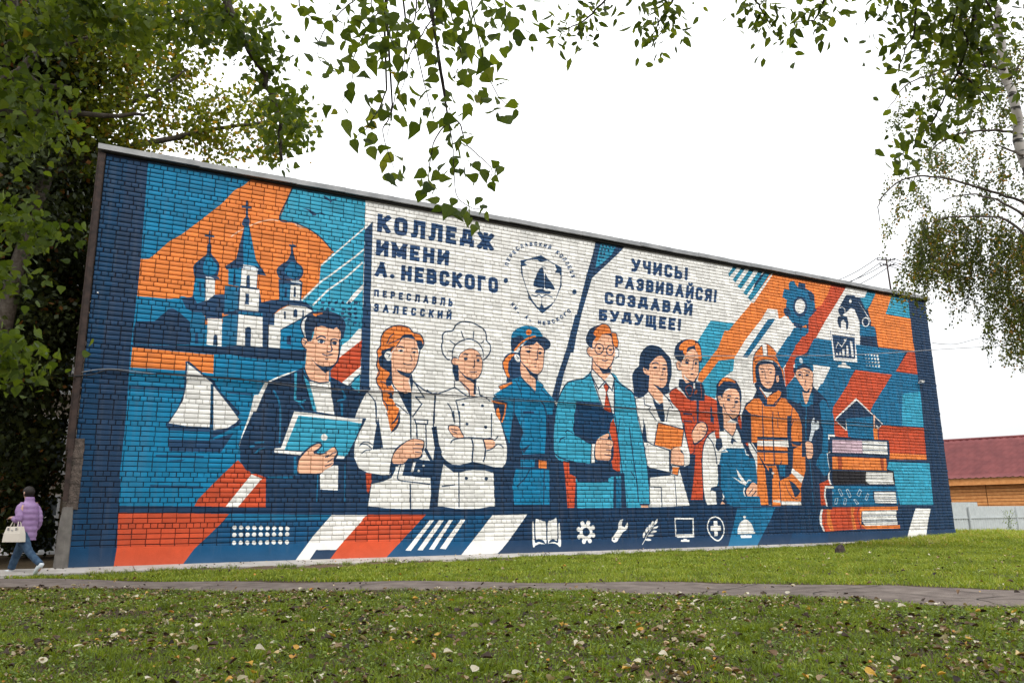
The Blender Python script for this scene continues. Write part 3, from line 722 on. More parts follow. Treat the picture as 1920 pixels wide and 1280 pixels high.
F N 627 351 634 338 630 340
G O 634 360 659 361 658 345 653 333 641 320 642 334
F N 639 317 647 322 657 333 663 353 660 353 653 335
F L 533 322 569 319 562 297 536 243
F WP 533 330 572 329 569 319 533 323
F N 571 331 580 330 575 319 564 297 555 274 553 255 548 239 537 197 536 243 547 262 560 295 569 319
L N 2.0 533 331 579 331
G W 758 400 775 411 805 422 891 406 909 388 923 357 935 336 951 281 951 248 941 233 913 232 919 134 762 134 777 227 759 287 752 348
M N 2.9 731 409 747 399 764 402 805 419
L N 3.7 755 398 752 362 752 328
M N 3.0 805 421 835 403 848 399
M N 2.6 805 437 806 422
G W 772 508 770 534 772 551 784 561 802 565 811 581 825 590 849 593 868 589 887 578 895 563 899 546 907 536 906 518 891 499 867 512 821 515 798 489 784 492
M N 3.3 793 489 784 491 773 505 770 523 773 534 772 549 781 560 800 565 809 580 825 590 849 592 870 586 889 576 895 561 896 548 906 538 907 522 898 506 886 495
L N 2.7 823 567 832 546
L N 2.7 859 569 858 549
L N 2.7 792 538 808 529
L N 2.1 788 512 800 511
L N 2.2 889 547 879 538
M N 3.0 800 494 801 515 811 531 832 544 853 547 872 539 884 523 886 503
G W 802 498 803 513 814 529 834 542 853 545 872 537 883 520 884 505 858 522 839 521 821 508
F N 800 477 816 478 818 438 809 435 800 460
F S 817 478 858 447 862 443 862 400 848 403 839 416 818 438
G N 816 495 825 511 849 524 872 517 884 496 884 475 879 457 867 444 844 441 828 453 816 469
G S 817 493 826 510 849 522 871 516 882 498 882 474 877 459 865 446 846 445 830 455 817 469
G S 798 485 802 495 814 495 816 478 805 476
M N 2.7 814 495 802 495 797 485 802 477 814 475
F N 835 450 862 443 867 443 865 428 872 409 858 404 860 432
F WP 865 422 873 409 865 403
M N 2.7 830 505 837 507 844 506
M N 2.7 866 505 874 506 879 504
G N 842 495 841 493 837 491 833 492 831 495 833 497 837 499 841 498
G N 876 494 874 491 871 490 868 491 866 493 868 496 871 497 874 496
M N 2.7 861 494 861 477 856 474
M N 2.4 847 463 858 462 868 464
L N 3.2 821 436 846 416 847 399
M N 3.1 809 386 814 372 821 335
M N 2.7 809 387 858 398 888 401 905 390
M N 2.9 787 379 798 363 805 334
G N 834 378 832 375 830 374 827 375 825 377 827 380 830 381 832 380
G N 888 378 886 375 883 374 880 375 879 377 880 380 883 381 886 380
L N 3.0 872 426 876 405 891 400
M N 3.2 751 358 750 317 757 277 777 245 790 233 799 229
F N 745 317 758 321 765 277 779 245 799 229 826 228 826 210 806 209 777 229 770 193 764 128 747 128 742 216 750 240 754 268
G W 796 278 803 288 821 293 855 295 888 295 913 294 933 303 944 293 952 262 948 237 936 224 913 225 878 233 857 237 821 230 799 231 781 241 772 257 787 278
F N 821 228 857 237 880 233 913 225 944 224 975 220 967 166 971 127 917 127 913 211 857 217 821 210
F W 821 209 839 215 857 216 890 216 912 210 917 128 821 127
F W 777 229 797 209 817 210 817 128 763 129 766 165 772 205
L N 3.2 818 211 819 126
L N 2.8 773 176 808 180
G N 843 196 841 193 838 192 835 193 834 196 835 199 838 200 841 199
G N 898 196 896 193 893 191 889 193 888 196 889 199 893 200 897 199
G N 844 330 843 327 840 326 837 327 836 329 837 332 840 333 843 332
G N 897 324 895 321 892 320 889 321 888 324 889 327 892 328 895 327
M N 2.9 803 361 807 330
M N 3.4 819 361 821 320
L N 2.9 909 360 908 298
M N 4.1 853 294 857 276 855 251 854 236
M N 3.7 885 293 891 273 890 252 885 237
M N 3.1 796 280 803 289 832 295 853 296 888 295 913 293
G N 788 316 792 325 805 326 819 322 826 310 833 297 821 293 805 295 796 304
G S 791 315 794 323 807 324 818 320 824 308 831 297 819 295 807 296 798 304
L N 2.1 796 316 814 312
L N 2.1 798 310 813 306
F S 888 292 911 293 918 288 918 273 894 268
L N 2.6 888 294 904 297 918 292 928 303
M N 2.9 894 265 911 271 923 281 935 280 942 273
F N 915 406 952 295 951 219 916 130 921 111 1200 108 1193 250 1091 409
F C 912 398 936 418 971 441 1055 447 1098 404 1087 352 1066 260 1063 249 992 248 998 261 989 281 999 317 976 363 963 316 960 285 949 305
F N 976 365 1001 315 995 301 989 281 998 261 971 270 963 305 968 347
F N 1072 365 1090 366 1081 250 1066 249
L N 3.9 975 402 973 347
M N 3.9 1054 401 1069 378 1071 325 1064 249
F D 1000 370 1032 372 1035 366 1002 363
F N 912 393 924 399 956 390 938 335 921 357
L O 4.1 909 391 950 385 947 361 938 338
F O 922 370 929 376 935 353 932 342 923 357
F C 991 245 1033 246 1032 227 991 227
F O 1045 245 1069 243 1068 224 1044 225
F C 977 222 1092 222 1087 196 1090 132 971 132 966 179
L N 2.8 1017 220 1005 200 979 177
L N 2.8 1061 221 1057 132
F N 992 258 1063 262 1064 249 991 245
F N 995 271 1022 286 1001 261
F D 989 525 1004 547 996 509 997 462 971 444 952 443 954 456 942 480 941 494 951 514 970 524
G O 944 488 947 500 959 514 972 520 979 519 968 508 960 489 958 473 963 457 954 459
M D 2.5 966 503 960 489 964 460
F C 971 452 995 461 1036 422 1040 459 1063 442 1059 430 1074 417 914 407 943 426 961 438
F O 930 430 969 445 971 442 937 422
L N 2.1 929 431 969 447
L N 1.6 930 430 936 421 969 439
L N 2.3 995 462 1017 440 1036 420 1042 457
L N 2.1 1042 461 1064 442 1057 430 1074 417
M N 2.1 980 449 991 429 998 413
F S 996 502 1011 485 1040 460 1040 424 999 459 994 479
G N 1000 543 1067 542 1069 525 1064 489 1056 475 1044 470 1026 478 1011 485 996 502 996 523
G S 1000 540 1012 553 1046 559 1066 542 1067 525 1064 498 1060 484 1052 475 1041 471 1026 478 1011 490 998 502 996 523
F N 1011 485 1033 473 1048 471 1046 452 1037 460 1023 468
G WP 977 514 981 520 989 519 994 509 992 500 985 500 979 506
L N 1.9 983 516 990 510 986 505
G C 969 564 974 578 988 590 1009 599 1032 600 1049 596 1059 586 1064 575 1039 569 1012 554 989 539 972 524 967 543
F N 969 562 1001 572 1008 564 989 542 972 524 967 543
F N 976 526 996 539 1004 547 1031 548 1046 559 1067 542 1077 542 1089 553 1087 565 1078 571 1064 573 1039 572
G N 1029 568 1064 575 1078 571 1088 563 1089 553 1083 544 1069 540 1054 555 1046 559 1035 550 1008 544 1004 545
M O 5.1 977 528 997 550 1020 566 1043 574
G O 1031 584 1028 578 1022 575 1015 576 1013 582 1016 588 1022 591 1029 589
G R 1024 582 1023 580 1021 579 1018 580 1017 581 1019 583 1021 585 1023 584
M N 2.4 1009 540 1019 542 1032 539
G N 1026 530 1024 527 1020 526 1016 527 1014 529 1016 532 1020 533 1024 533
L N 1.7 1011 531 1029 534
M N 2.4 1048 537 1056 541 1063 539
G N 1061 530 1059 527 1055 525 1052 526 1050 529 1052 531 1055 533 1059 532
L N 2.6 1047 535 1047 512 1039 510
F N 1032 498 1047 499 1039 496
G N 1044 492 1043 491 1040 490 1037 491 1036 491 1037 492 1040 493 1043 493
G L 1107 402 1124 434 1145 458 1189 471 1217 487 1290 492 1314 468 1356 442 1366 414 1375 360 1393 194 1395 126 1150 127 1153 213 1097 255 1091 299
M N 3.2 1107 404 1124 436 1145 458 1197 472 1221 497
M N 3.9 1284 492 1308 467 1353 444 1363 421 1373 360
F L 1104 376 1370 390 1385 297 1393 239 1398 134 1150 135 1154 235 1093 261 1091 303
F N 1164 379 1295 372 1272 355 1265 325 1226 308 1223 247 1272 248 1280 228 1301 222 1306 208 1270 206 1264 192 1165 189 1135 236 1092 253 1077 244 1074 125 1158 123 1160 187 1118 245 1180 242 1204 238 1209 291 1196 295 1157 316 1152 329 1158 357
F N 1158 366 1168 407 1290 381 1277 355 1271 328 1243 320 1223 296 1156 312
F NB2 1168 407 1241 407 1290 381 1277 355 1265 323 1237 317 1226 303 1157 321 1161 357
F R 1119 244 1138 241 1137 212 1157 204 1150 124 1129 124 1124 201
F L 1161 187 1221 185 1258 185 1263 203 1280 203 1274 123 1158 123
F C2 1287 201 1303 202 1302 122 1280 123
F N 1279 206 1287 206 1283 121 1274 122
F N 1304 217 1315 217 1318 121 1301 122
F R 1286 365 1293 340 1304 272 1301 222 1293 220 1277 228 1273 257 1283 287 1271 328 1276 351
F W 1212 293 1222 293 1219 243 1208 241
G N 1221 249 1222 292 1237 310 1268 324 1275 307 1283 298 1280 257 1267 247
G S 1223 254 1225 294 1240 312 1265 322 1269 316 1264 308 1278 303 1281 294 1274 278 1273 262 1267 250 1245 250
L N 2.3 1258 293 1277 291
L N 2.3 1257 278 1275 278
L N 2.3 1252 265 1273 263
L N 2.6 1237 308 1268 307
M N 3.1 1091 303 1091 270 1103 257 1133 247 1180 238 1204 238
F N 1106 290 1112 304 1133 311 1114 300 1109 292
L N 2.2 1128 320 1136 327 1154 318
M N 3.4 1339 342 1346 273 1356 193 1359 137
L N 2.8 1338 220 1351 204
M N 3.2 1370 390 1390 279 1398 216 1400 134
L N 3.2 1292 372 1300 294 1309 213 1316 135
L N 2.6 1309 368 1298 317
F S 1367 130 1392 130 1392 122 1365 122
F N 1361 135 1400 134 1395 130 1364 130
F W 1217 491 1234 493 1260 469 1284 492 1295 476 1290 377 1279 384 1251 391 1226 452
L N 3.2 1218 491 1217 482 1240 444 1263 467 1286 442 1295 478 1284 492
L N 3.2 1217 482 1254 389
L N 3.5 1294 474 1290 375
F S 1223 534 1291 526 1283 492 1260 468 1221 499
F N 1240 510 1285 504 1283 492 1256 488
L N 3.2 1223 529 1221 499 1260 468
F R 1257 454 1266 464 1276 451 1267 436 1283 382 1268 383 1255 389 1265 436
L N 2.6 1257 454 1266 464 1276 451 1267 436 1283 382
G N 1223 560 1207 573 1204 584 1216 609 1233 620 1251 627 1274 631 1288 624 1293 610 1307 609 1311 595 1314 580 1311 568 1298 540 1291 521 1273 505 1251 503 1234 511 1222 534
G S 1224 558 1229 580 1249 594 1266 600 1289 597 1292 576 1302 565 1299 541 1288 518 1273 504 1256 503 1235 514 1223 534
G N 1206 570 1204 584 1215 607 1233 620 1244 612 1232 597 1241 593 1226 577 1225 558 1214 562
G O 1231 606 1239 619 1256 628 1276 630 1287 623 1290 608 1272 604 1258 599 1246 584 1232 578 1238 592 1231 597
G O 1294 609 1307 609 1310 597 1314 580 1309 568 1299 572 1294 588 1292 603
M N 2.7 1230 604 1242 619 1262 631 1282 628 1291 612
M N 2.7 1294 609 1308 608 1311 595 1314 583 1311 568
G S 1207 547 1211 559 1220 557 1223 546 1222 534 1211 535
M N 2.7 1214 560 1207 554 1207 542 1216 533 1222 533
G WP 1302 562 1312 561 1312 547 1302 536
M N 2.7 1305 565 1314 559 1312 542 1300 535
M N 3.0 1248 573 1259 568 1262 559 1256 548 1246 543 1236 547 1233 556 1238 569 1248 573
M N 3.0 1285 571 1295 568 1297 557 1291 546 1281 543 1274 548 1273 560 1278 567 1285 571
L N 2.7 1262 560 1273 561
L N 2.4 1224 558 1234 559
G N 1254 560 1252 558 1248 556 1243 557 1241 559 1243 561 1248 562 1252 562
G N 1292 559 1290 557 1286 556 1281 556 1280 558 1281 560 1286 561 1290 561
M N 2.4 1270 552 1272 541 1261 538
M N 2.7 1255 527 1266 525 1276 529
M N 3.3 1298 540 1288 518 1273 503
G N 1384 530 1389 553 1403 571 1422 584 1442 586 1465 581 1485 565 1500 550 1502 524 1499 499 1489 473 1488 452 1466 443 1452 462 1425 440 1374 429 1361 436 1359 456 1357 476 1358 493 1369 510 1382 519
F W 1365 424 1395 434 1412 447 1454 415 1466 443 1496 415 1526 394 1531 363 1533 322 1382 317 1372 360
F W 1374 375 1532 383 1534 340 1549 279 1550 262 1546 245 1532 238 1507 236 1539 126 1395 125 1403 205 1402 229 1394 271 1382 323
F N 1387 376 1396 345 1399 302 1388 302 1382 323 1389 351
F O 1441 361 1534 345 1522 295 1503 294 1483 286 1425 297
L N 3.3 1441 361 1534 345 1522 295
L N 3.0 1441 360 1423 297
M N 3.2 1396 307 1422 296 1480 283
L N 2.6 1401 300 1392 285
F W 1396 296 1427 293 1475 282 1471 226 1395 238 1390 275
F N 1475 284 1483 284 1479 243 1485 235 1479 222 1471 224
F N 1392 235 1471 222 1481 222 1475 212 1400 205
G N 1478 252 1483 284 1503 294 1524 281 1529 262 1523 236 1483 244
G S 1480 252 1484 282 1500 292 1516 292 1517 280 1526 274 1528 262 1524 241 1504 242 1480 246
F O 1485 236 1509 236 1502 214 1481 218
L N 3.2 1483 241 1526 238
L N 2.6 1478 216 1502 213 1508 233
L N 3.1 1402 180 1440 179 1439 125
L N 2.9 1490 212 1491 168 1491 126
F N 1520 236 1552 245 1553 232 1564 190 1544 145 1588 144 1589 120 1539 124 1528 189
L N 2.9 1372 375 1382 323 1393 250 1399 209 1397 133
L N 3.3 1529 383 1532 348 1541 329
F S 1419 497 1433 473 1468 463 1463 430 1464 420 1453 415 1425 434 1412 449
F N 1430 471 1468 463 1478 466 1488 452 1466 443 1452 454
G S 1421 526 1426 537 1443 549 1464 557 1481 542 1485 523 1484 498 1479 477 1465 463 1447 466 1428 477 1419 493
G S 1397 514 1403 522 1410 519 1414 509 1423 518 1421 497 1406 498 1399 504
L N 2.1 1402 515 1407 507
G N 1415 513 1421 528 1448 552 1464 557 1454 563 1428 558 1401 537 1395 520
F N 1449 413 1462 420 1464 401 1467 381 1464 364 1451 364 1433 406 1425 428 1434 420
L N 3.1 1412 449 1430 428 1450 394
L N 2.8 1395 434 1396 410 1418 405 1409 396 1436 365
M N 2.9 1462 446 1481 431 1495 411 1498 405 1484 404 1471 365
M N 3.3 1462 446 1486 429 1516 404 1525 388 1529 367
M N 2.5 1364 424 1370 360
M N 2.6 1364 424 1395 434
M N 3.4 1431 531 1444 535 1454 532
G N 1448 520 1446 518 1440 516 1435 517 1433 519 1436 522 1441 523 1446 523
M N 2.9 1468 529 1478 531 1484 529
G N 1480 519 1478 516 1474 515 1470 516 1468 518 1470 521 1474 522 1478 521
M N 2.1 1468 520 1468 501 1460 498
M N 2.4 1455 487 1464 486 1475 489
F R 1487 446 1499 459 1515 464 1538 451 1555 435 1595 431 1624 452 1654 443 1670 436 1664 369 1531 363 1523 398 1501 416 1489 431
M N 3.1 1488 450 1502 461 1520 467
F R 1532 383 1688 391 1666 318 1646 317 1627 330 1604 303 1592 255 1595 190 1588 145 1544 145 1556 190 1569 254 1551 275 1541 329
F N 1551 275 1572 274 1566 245 1552 245
L N 2.2 1577 319 1568 280 1554 273
L D 3.1 1533 370 1567 369
L D 3.1 1571 385 1576 370
L D 3.1 1591 386 1587 373
G N 1562 336 1578 359 1593 371 1610 371 1624 361 1622 339 1600 316 1570 301 1566 319
G S 1563 332 1580 357 1595 367 1610 368 1620 359 1619 343 1606 325 1576 308 1567 312
L N 2.2 1597 358 1617 352
L N 2.2 1602 344 1618 341
L N 2.2 1601 335 1614 329
F D 1642 389 1652 389 1649 364 1641 375
F N 1528 493 1560 493 1586 488 1614 488 1623 463 1620 433 1582 433 1571 430 1555 435 1543 452 1523 471
F D 1588 437 1598 432 1591 368 1585 368
F D 1641 419 1648 411 1642 371 1637 370
F D 1533 394 1568 393 1568 389 1536 388
M R2 2.1 1550 469 1564 476 1575 470 1573 453 1564 444 1551 456 1550 469
G R2 1584 460 1593 465 1593 457 1583 451
L R2 2.1 1608 483 1610 456 1607 441
F S 1540 527 1549 494 1575 488 1553 482 1539 498
F W 1581 484 1586 484 1586 467 1579 468
G N 1515 572 1521 590 1539 607 1564 616 1591 617 1613 609 1619 590 1621 564 1619 551 1608 550 1605 580 1566 577 1549 558 1542 545 1534 544 1521 552 1514 562
G O 1541 598 1564 613 1594 616 1595 601 1567 590 1560 566 1550 571 1548 580 1539 579 1534 585
G O 1596 603 1607 607 1617 590 1618 560 1608 554 1604 574 1597 588
G S 1551 556 1566 577 1583 587 1597 584 1605 567 1606 548 1604 524 1596 502 1581 489 1565 493 1550 503 1539 519 1542 547
G S 1519 536 1526 546 1537 542 1540 519 1527 520 1521 528
M N 2.7 1519 543 1520 528 1527 518 1538 519
L N 2.1 1527 539 1535 533 1530 527
F N 1560 491 1549 498 1581 488 1598 502 1589 486 1567 487
M N 3.2 1556 548 1562 554 1571 549
G N 1568 545 1566 541 1561 540 1556 541 1554 544 1556 547 1561 548 1566 548
M N 2.7 1588 555 1597 557 1606 556
G N 1601 545 1599 543 1595 541 1591 542 1590 544 1591 547 1595 548 1599 548
L N 2.4 1587 553 1581 526 1573 525
G N 1584 512 1582 510 1577 509 1573 509 1571 511 1573 512 1578 513 1582 513
M N 2.7 1608 550 1604 515 1587 493
G W 1628 333 1656 348 1682 352 1779 329 1813 296 1844 235 1864 168 1860 134 1841 131 1772 167 1683 167 1657 122 1606 122 1594 183 1593 247 1608 303
F C2 1695 296 1772 298 1805 262 1808 208 1863 158 1794 121 1687 122 1669 157 1658 180 1647 183 1664 249 1689 279
F C2 1672 285 1695 296 1691 249 1649 199 1660 248
F N 1655 248 1666 245 1659 173 1666 151 1640 125 1639 167 1623 173 1654 186 1652 232
F W 1686 346 1720 327 1739 355 1757 328 1763 300 1691 297 1686 316
F S 1688 393 1702 373 1738 372 1734 348 1723 332 1687 352
L N 3.0 1685 356 1721 330 1742 362
F N 1716 327 1722 327 1739 314 1724 317 1718 307 1710 313
G R 1651 344 1661 385 1673 399 1677 386 1669 345 1668 318 1657 318
F N 1656 324 1676 325 1678 299 1659 285 1649 298
M R2 6.2 1750 396 1752 369 1771 335 1781 302
F N 1738 375 1754 348 1778 319 1785 295 1801 268 1782 268 1759 308 1745 348
G R 1747 396 1757 397 1761 369 1755 362 1748 375
G R 1764 337 1776 336 1782 309 1773 308
F N 1670 484 1687 503 1715 512 1751 504 1767 480 1768 446 1757 403 1749 389 1763 438 1740 486 1698 469 1690 434 1679 406 1686 346 1671 345 1667 399 1667 450
G O 1679 485 1697 507 1720 510 1742 503 1750 497 1727 495 1700 497 1685 482
G N 1669 450 1681 482 1714 498 1741 496 1767 477 1768 446 1756 459 1735 478 1702 469 1691 441 1681 434
G S 1690 434 1697 462 1733 478 1757 469 1761 442 1758 410 1744 389 1726 385 1705 397 1691 417
F N 1668 423 1691 434 1705 399 1717 384 1702 373 1690 393 1687 346 1671 345 1666 392
F S 1690 424 1705 397 1721 385 1702 373 1690 390 1687 400
F S 1671 450 1683 453 1692 441 1691 419 1680 422
L N 2.6 1675 443 1684 442
F N 1705 401 1726 385 1744 389 1748 375 1721 381
M N 3.5 1710 452 1719 455 1726 452
G N 1722 443 1720 440 1714 439 1709 440 1707 442 1710 445 1715 446 1720 445
M N 3.5 1741 447 1750 450 1756 447
G N 1754 438 1752 435 1746 433 1741 434 1740 437 1742 440 1747 442 1752 441
L N 2.6 1741 444 1738 421 1729 420
M N 3.0 1719 412 1728 407 1740 409
M N 3.9 1762 449 1761 417 1747 393 1726 383
M N 3.7 1619 330 1639 311 1649 278 1651 248
M N 3.3 1655 344 1633 337 1609 310 1596 263 1593 199 1595 151 1606 124
M N 4.3 1779 329 1812 289 1844 242 1861 185 1863 141
L W 2.9 1684 346 1686 292 1694 286 1672 283
L W 3.0 1767 295 1770 279 1781 277
F N 1623 180 1654 186 1666 170 1664 154 1648 167 1627 173 1618 167
F WP 1725 237 1753 204 1766 194 1756 187 1732 213
F WP 1705 213 1756 194 1760 186 1738 194
M WP 4.9 1755 181 1749 167 1757 151 1770 146
M WP 3.8 1766 197 1771 202 1784 201
G N 1752 167 1765 184 1784 197 1806 191 1828 174 1837 158 1833 141 1815 144 1778 141 1761 151
G S 1758 169 1774 186 1788 196 1806 188 1825 171 1834 151 1823 138 1816 151 1796 141 1779 148 1766 151
L N 2.9 1767 161 1787 178
L N 2.9 1775 151 1800 171
L N 2.9 1792 148 1813 164
F N 1638 125 1661 148 1692 122
F S 1646 122 1662 141 1687 122
F N 1816 198 1849 198 1825 191
F WP 1764 399 1774 489 1823 524 1831 538 1836 471
F N 1778 423 1785 435 1816 452 1834 480 1826 495 1851 526 1936 546 1955 501 1961 497 1962 456 2009 427 2018 373 2034 324 1752 314 1764 401
F O 1787 428 1819 452 1843 454 1856 439 1871 433 1910 435 1938 462 1957 460 1985 439 2007 413 2017 368 2018 323 1793 316 1802 403 1780 419
F O 1873 458 1928 485 1940 480 1932 461 1911 440 1871 437
F N 1764 401 1785 411 1802 403 1796 316 1755 314
F D 1846 454 1876 456 1874 435 1910 435 1910 432 1861 431 1856 439
L N 3.0 1853 441 1848 366
L N 3.1 1896 417 1890 367
L N 3.1 1985 439 1964 371
L N 2.8 1920 416 1915 368
L N 2.5 1802 401 1852 399 1894 399 1968 398 2012 398
L N 4.0 1952 397 1949 370
L N 3.4 1901 438 1935 464
F WP 1847 490 1876 458 1917 494 1911 498
F D 1847 490 1873 455 1869 444 1847 461
L O 2.5 1848 487 1872 455
L N 2.3 1873 458 1916 487
F WP 1875 473 1911 496 1917 490 1876 458
G O 1822 506 1826 560 1837 590 1857 613 1884 634 1905 629 1925 614 1941 592 1956 557 1959 504 1946 505 1943 558 1921 577 1878 580 1842 561 1835 516 1837 507 1827 502
M N 2.6 1822 497 1826 560 1838 593 1857 613 1884 632 1908 628 1931 610 1946 581 1958 548 1958 502
F WP 1874 629 1882 632 1893 630 1892 593 1873 594
L N 2.3 1874 628 1875 594
L N 2.3 1896 630 1893 593
M N 2.6 1832 576 1857 588 1888 591 1922 588 1942 576
M R2 3.7 1839 581 1861 589 1891 591 1919 588
M N 2.6 1837 568 1878 579 1915 579 1938 564
G N 1835 525 1837 554 1852 569 1884 577 1920 572 1937 560 1942 533 1938 514 1930 500 1909 480 1872 476 1850 490 1840 507
F N 1922 561 1940 532 1930 500 1961 497 1951 547 1944 563
G S 1852 555 1870 564 1907 567 1920 558 1918 531 1906 503 1892 489 1880 488 1863 497 1853 517
G S 1924 529 1934 532 1934 516 1924 511
L N 1.7 1927 525 1929 518
M N 3.2 1857 547 1867 549 1874 547
M N 3.2 1891 548 1902 551 1911 549
G N 1872 540 1870 538 1865 537 1861 537 1860 539 1862 541 1866 542 1870 542
G N 1907 540 1905 538 1901 537 1896 537 1895 539 1897 541 1901 543 1905 542
L N 2.6 1876 546 1876 521 1882 519
M N 2.6 1874 508 1885 506 1901 510
F O 1828 398 2021 407 2028 328 2014 222 1997 194 1982 129 1799 130
F N 1957 404 1977 405 1964 326 1969 310 1995 311 1971 301 1969 286 1961 244 1947 209 1940 205 1942 253 1949 333
F N 1821 335 1949 337 1948 328 1820 326
F WP 1820 322 1951 328 1952 307 1891 307 1818 307
F N 1817 295 1949 295 1948 288 1816 287
F N 2021 407 2164 414 2122 124 1985 125 1989 182 2007 217 2020 241 2026 312 2022 335
L N 4.6 1850 399 1843 260
L N 4.6 1892 401 1884 252
F N 1816 287 1843 251 1870 211 1861 130 1845 130 1842 237
F N 1843 251 1945 251 1941 216 1901 202 1895 234 1890 248 1852 246
F C2 1903 250 1929 249 1925 216 1903 218
F N 1858 240 1874 240 1875 209 1857 206
F WP 1869 228 1880 227 1879 221 1870 221
F N 1919 271 1907 252 1913 253
L N 3.5 1818 251 1945 251
F O 1874 202 1904 202 1892 130 1867 139
F O 1904 202 1940 205 1979 159 1982 129 1899 130
F WP 1960 242 2006 215 1994 196 1952 228
F O 1945 223 1955 223 1994 194 1985 175 1964 194 1940 205
F N 1940 205 1959 152 1973 157 1987 171 1964 194
M N 2.3 1923 198 1929 175 1949 152 1974 145
F WP 1867 144 1897 143 1896 136 1865 138
F WP 1901 141 1983 140 1985 128 1900 130
F O 1861 135 1896 134 1897 126 1860 126
L N 4.0 1899 202 1898 127
M N 2.7 1983 393 1965 357 1968 326
L N 2.7 1914 397 1912 366
F N 1961 326 2014 326 2002 311 1970 317
F N 1799 127 2122 124 2121 115 1798 117
F B2 1798 117 1869 116 1858 105 1797 106
F R 2024 623 2124 680 2060 674
F C2 1929 598 1994 668 2047 673 2031 652 2006 607 1952 554
F R 1962 557 2000 607 2060 674 2121 680 2073 620 2022 604 2005 574 2007 537 1961 497
F C2 2096 644 2123 673 2194 672 2198 605 2177 579 2094 582 2071 603
F WP 2094 582 2177 579 2102 493 2088 510
F C2 1964 500 2007 535 2055 485 2018 446 1963 461
F N 1956 456 1992 444 2035 456 2050 448 2084 487 2090 506 2114 489 2145 467 2159 430 2162 379 2125 281 2006 278 2018 373 2008 418
F C2 2019 478 2035 484 2044 447 2071 486 2084 482 2079 449 2046 438 2024 441
G C2 2109 451 2124 466 2141 462 2148 444 2168 421 2165 379 2112 377 2111 418
L C2 3.2 2046 438 2037 369
G C2 2012 575 2018 597 2038 605 2064 605 2089 593 2097 577 2094 558 2079 571 2040 570 2019 559 2011 566
F N 2016 559 2024 569 2051 581 2080 573 2090 553 2081 562 2053 569 2022 552
G WB 2037 598 2047 597 2050 585 2042 581 2034 589
F N 2004 565 2017 564 2016 533 2002 551
F S 2037 493 2069 495 2085 515 2084 505 2050 448 2042 449 2035 479
G S 2021 557 2053 567 2081 562 2094 548 2088 524 2070 497 2049 491 2032 509 2016 529 2012 542
F N 2024 497 2056 490 2074 505 2065 485 2042 484
M N 3.3 2053 560 2068 556 2080 555
M N 3.0 2021 548 2032 553 2041 549
G N 2072 544 2070 542 2064 541 2058 541 2056 543 2059 546 2065 547 2070 547
G N 2037 543 2035 540 2030 538 2025 539 2023 542 2025 545 2031 547 2036 546
L N 2.7 2041 552 2041 531
L N 2.6 2056 527 2049 510 2053 508
M N 2.7 2095 553 2091 539 2084 534
M N 2.7 2091 534 2082 496
F C2 2114 412 2167 414 2166 355 2137 352 2125 291 2125 238 2101 218 2065 253 2097 290 2114 363
G C2 2094 290 2109 276 2118 243 2108 221 2084 242 2069 261
F WB 2071 402 2079 405 2079 398 2076 388 2090 389 2088 398 2098 394 2097 374 2083 364 2075 364 2055 329 2045 331 2060 368 2061 385
L C2 3.6 2038 408 2031 328
L C2 2.3 2040 269 2040 194 2037 125
L DC 3.0 2072 254 2100 214
G N 2027 326 2048 329 2060 320 2060 294 2048 274 2027 274
G S 2029 325 2048 326 2059 319 2059 298 2051 277 2029 275 2028 305
L N 2.1 2026 305 2058 303
L N 2.1 2026 293 2057 291
F W 2136 354 2169 353 2166 347 2142 347 2138 335 2134 339
F R 2074 195 2117 209 2125 190 2097 188 2089 160 2095 127 2071 127
F W 2097 188 2138 187 2137 181 2101 181 2096 156 2101 125 2095 125 2089 156
F W 2131 238 2123 226 2122 209 2130 192 2121 193 2115 212 2117 226
L W 2.5 2137 297 2122 291 2123 266 2127 241
F NB 74 132 217 131 291 129 386 128 603 124 721 123 1026 122 1363 124 1842 125 2073 131 1992 -116 68 -43
F N 74 132 217 131 212 116 75 118
F R 75 119 286 115 265 87 199 15 189 7 75 11 78 52
F C2 286 115 506 111 489 92 274 96
F B2 278 102 506 101 426 11 190 10 221 44
F R 182 116 285 115 278 106 221 44 200 12 181 6
G W 303 87 302 83 299 82 296 83 294 87 296 90 298 91 302 90
G W 317 86 315 83 313 82 309 83 308 86 309 90 312 91 315 89
G W 330 86 329 83 326 81 323 83 321 86 323 89 326 90 329 89
G W 344 85 343 82 340 81 337 82 335 85 336 89 339 90 342 89
G W 358 85 357 82 354 80 350 82 349 85 350 88 353 90 356 88
G W 372 84 370 81 367 80 364 81 363 85 364 88 367 89 370 88
G W 386 84 384 81 381 79 378 81 377 84 378 87 381 89 384 87
G W 400 84 399 80 395 79 392 80 391 84 392 87 395 88 398 87
G W 414 83 413 80 410 78 406 80 405 83 406 87 409 88 412 86
G W 304 72 302 68 300 67 296 68 295 72 296 75 299 76 302 75
G W 317 71 316 68 313 67 310 68 308 72 309 75 312 76 316 75
G W 331 71 329 68 326 67 323 68 322 72 323 75 326 76 329 75
G W 344 71 343 68 340 67 337 68 335 71 337 75 340 76 343 75
G W 358 71 357 68 354 67 351 68 349 71 350 75 353 76 356 75
G W 372 71 371 68 368 67 364 68 363 71 364 75 367 76 370 74
G W 386 71 385 68 382 66 378 68 377 71 378 74 381 76 384 74
G W 400 71 399 68 396 66 392 68 391 71 392 74 395 76 398 74
G W 414 71 413 68 410 66 406 68 405 71 406 74 409 76 413 74
G W 304 55 303 52 300 51 297 52 296 55 297 59 300 60 303 58
G W 318 55 316 52 313 51 310 52 309 55 310 58 313 60 316 58
G W 331 55 330 52 327 50 324 52 322 55 323 58 326 60 330 58
G W 345 55 344 51 341 50 337 52 336 55 337 58 340 59 343 58
G W 358 55 357 51 354 50 351 51 350 55 351 58 354 59 357 58
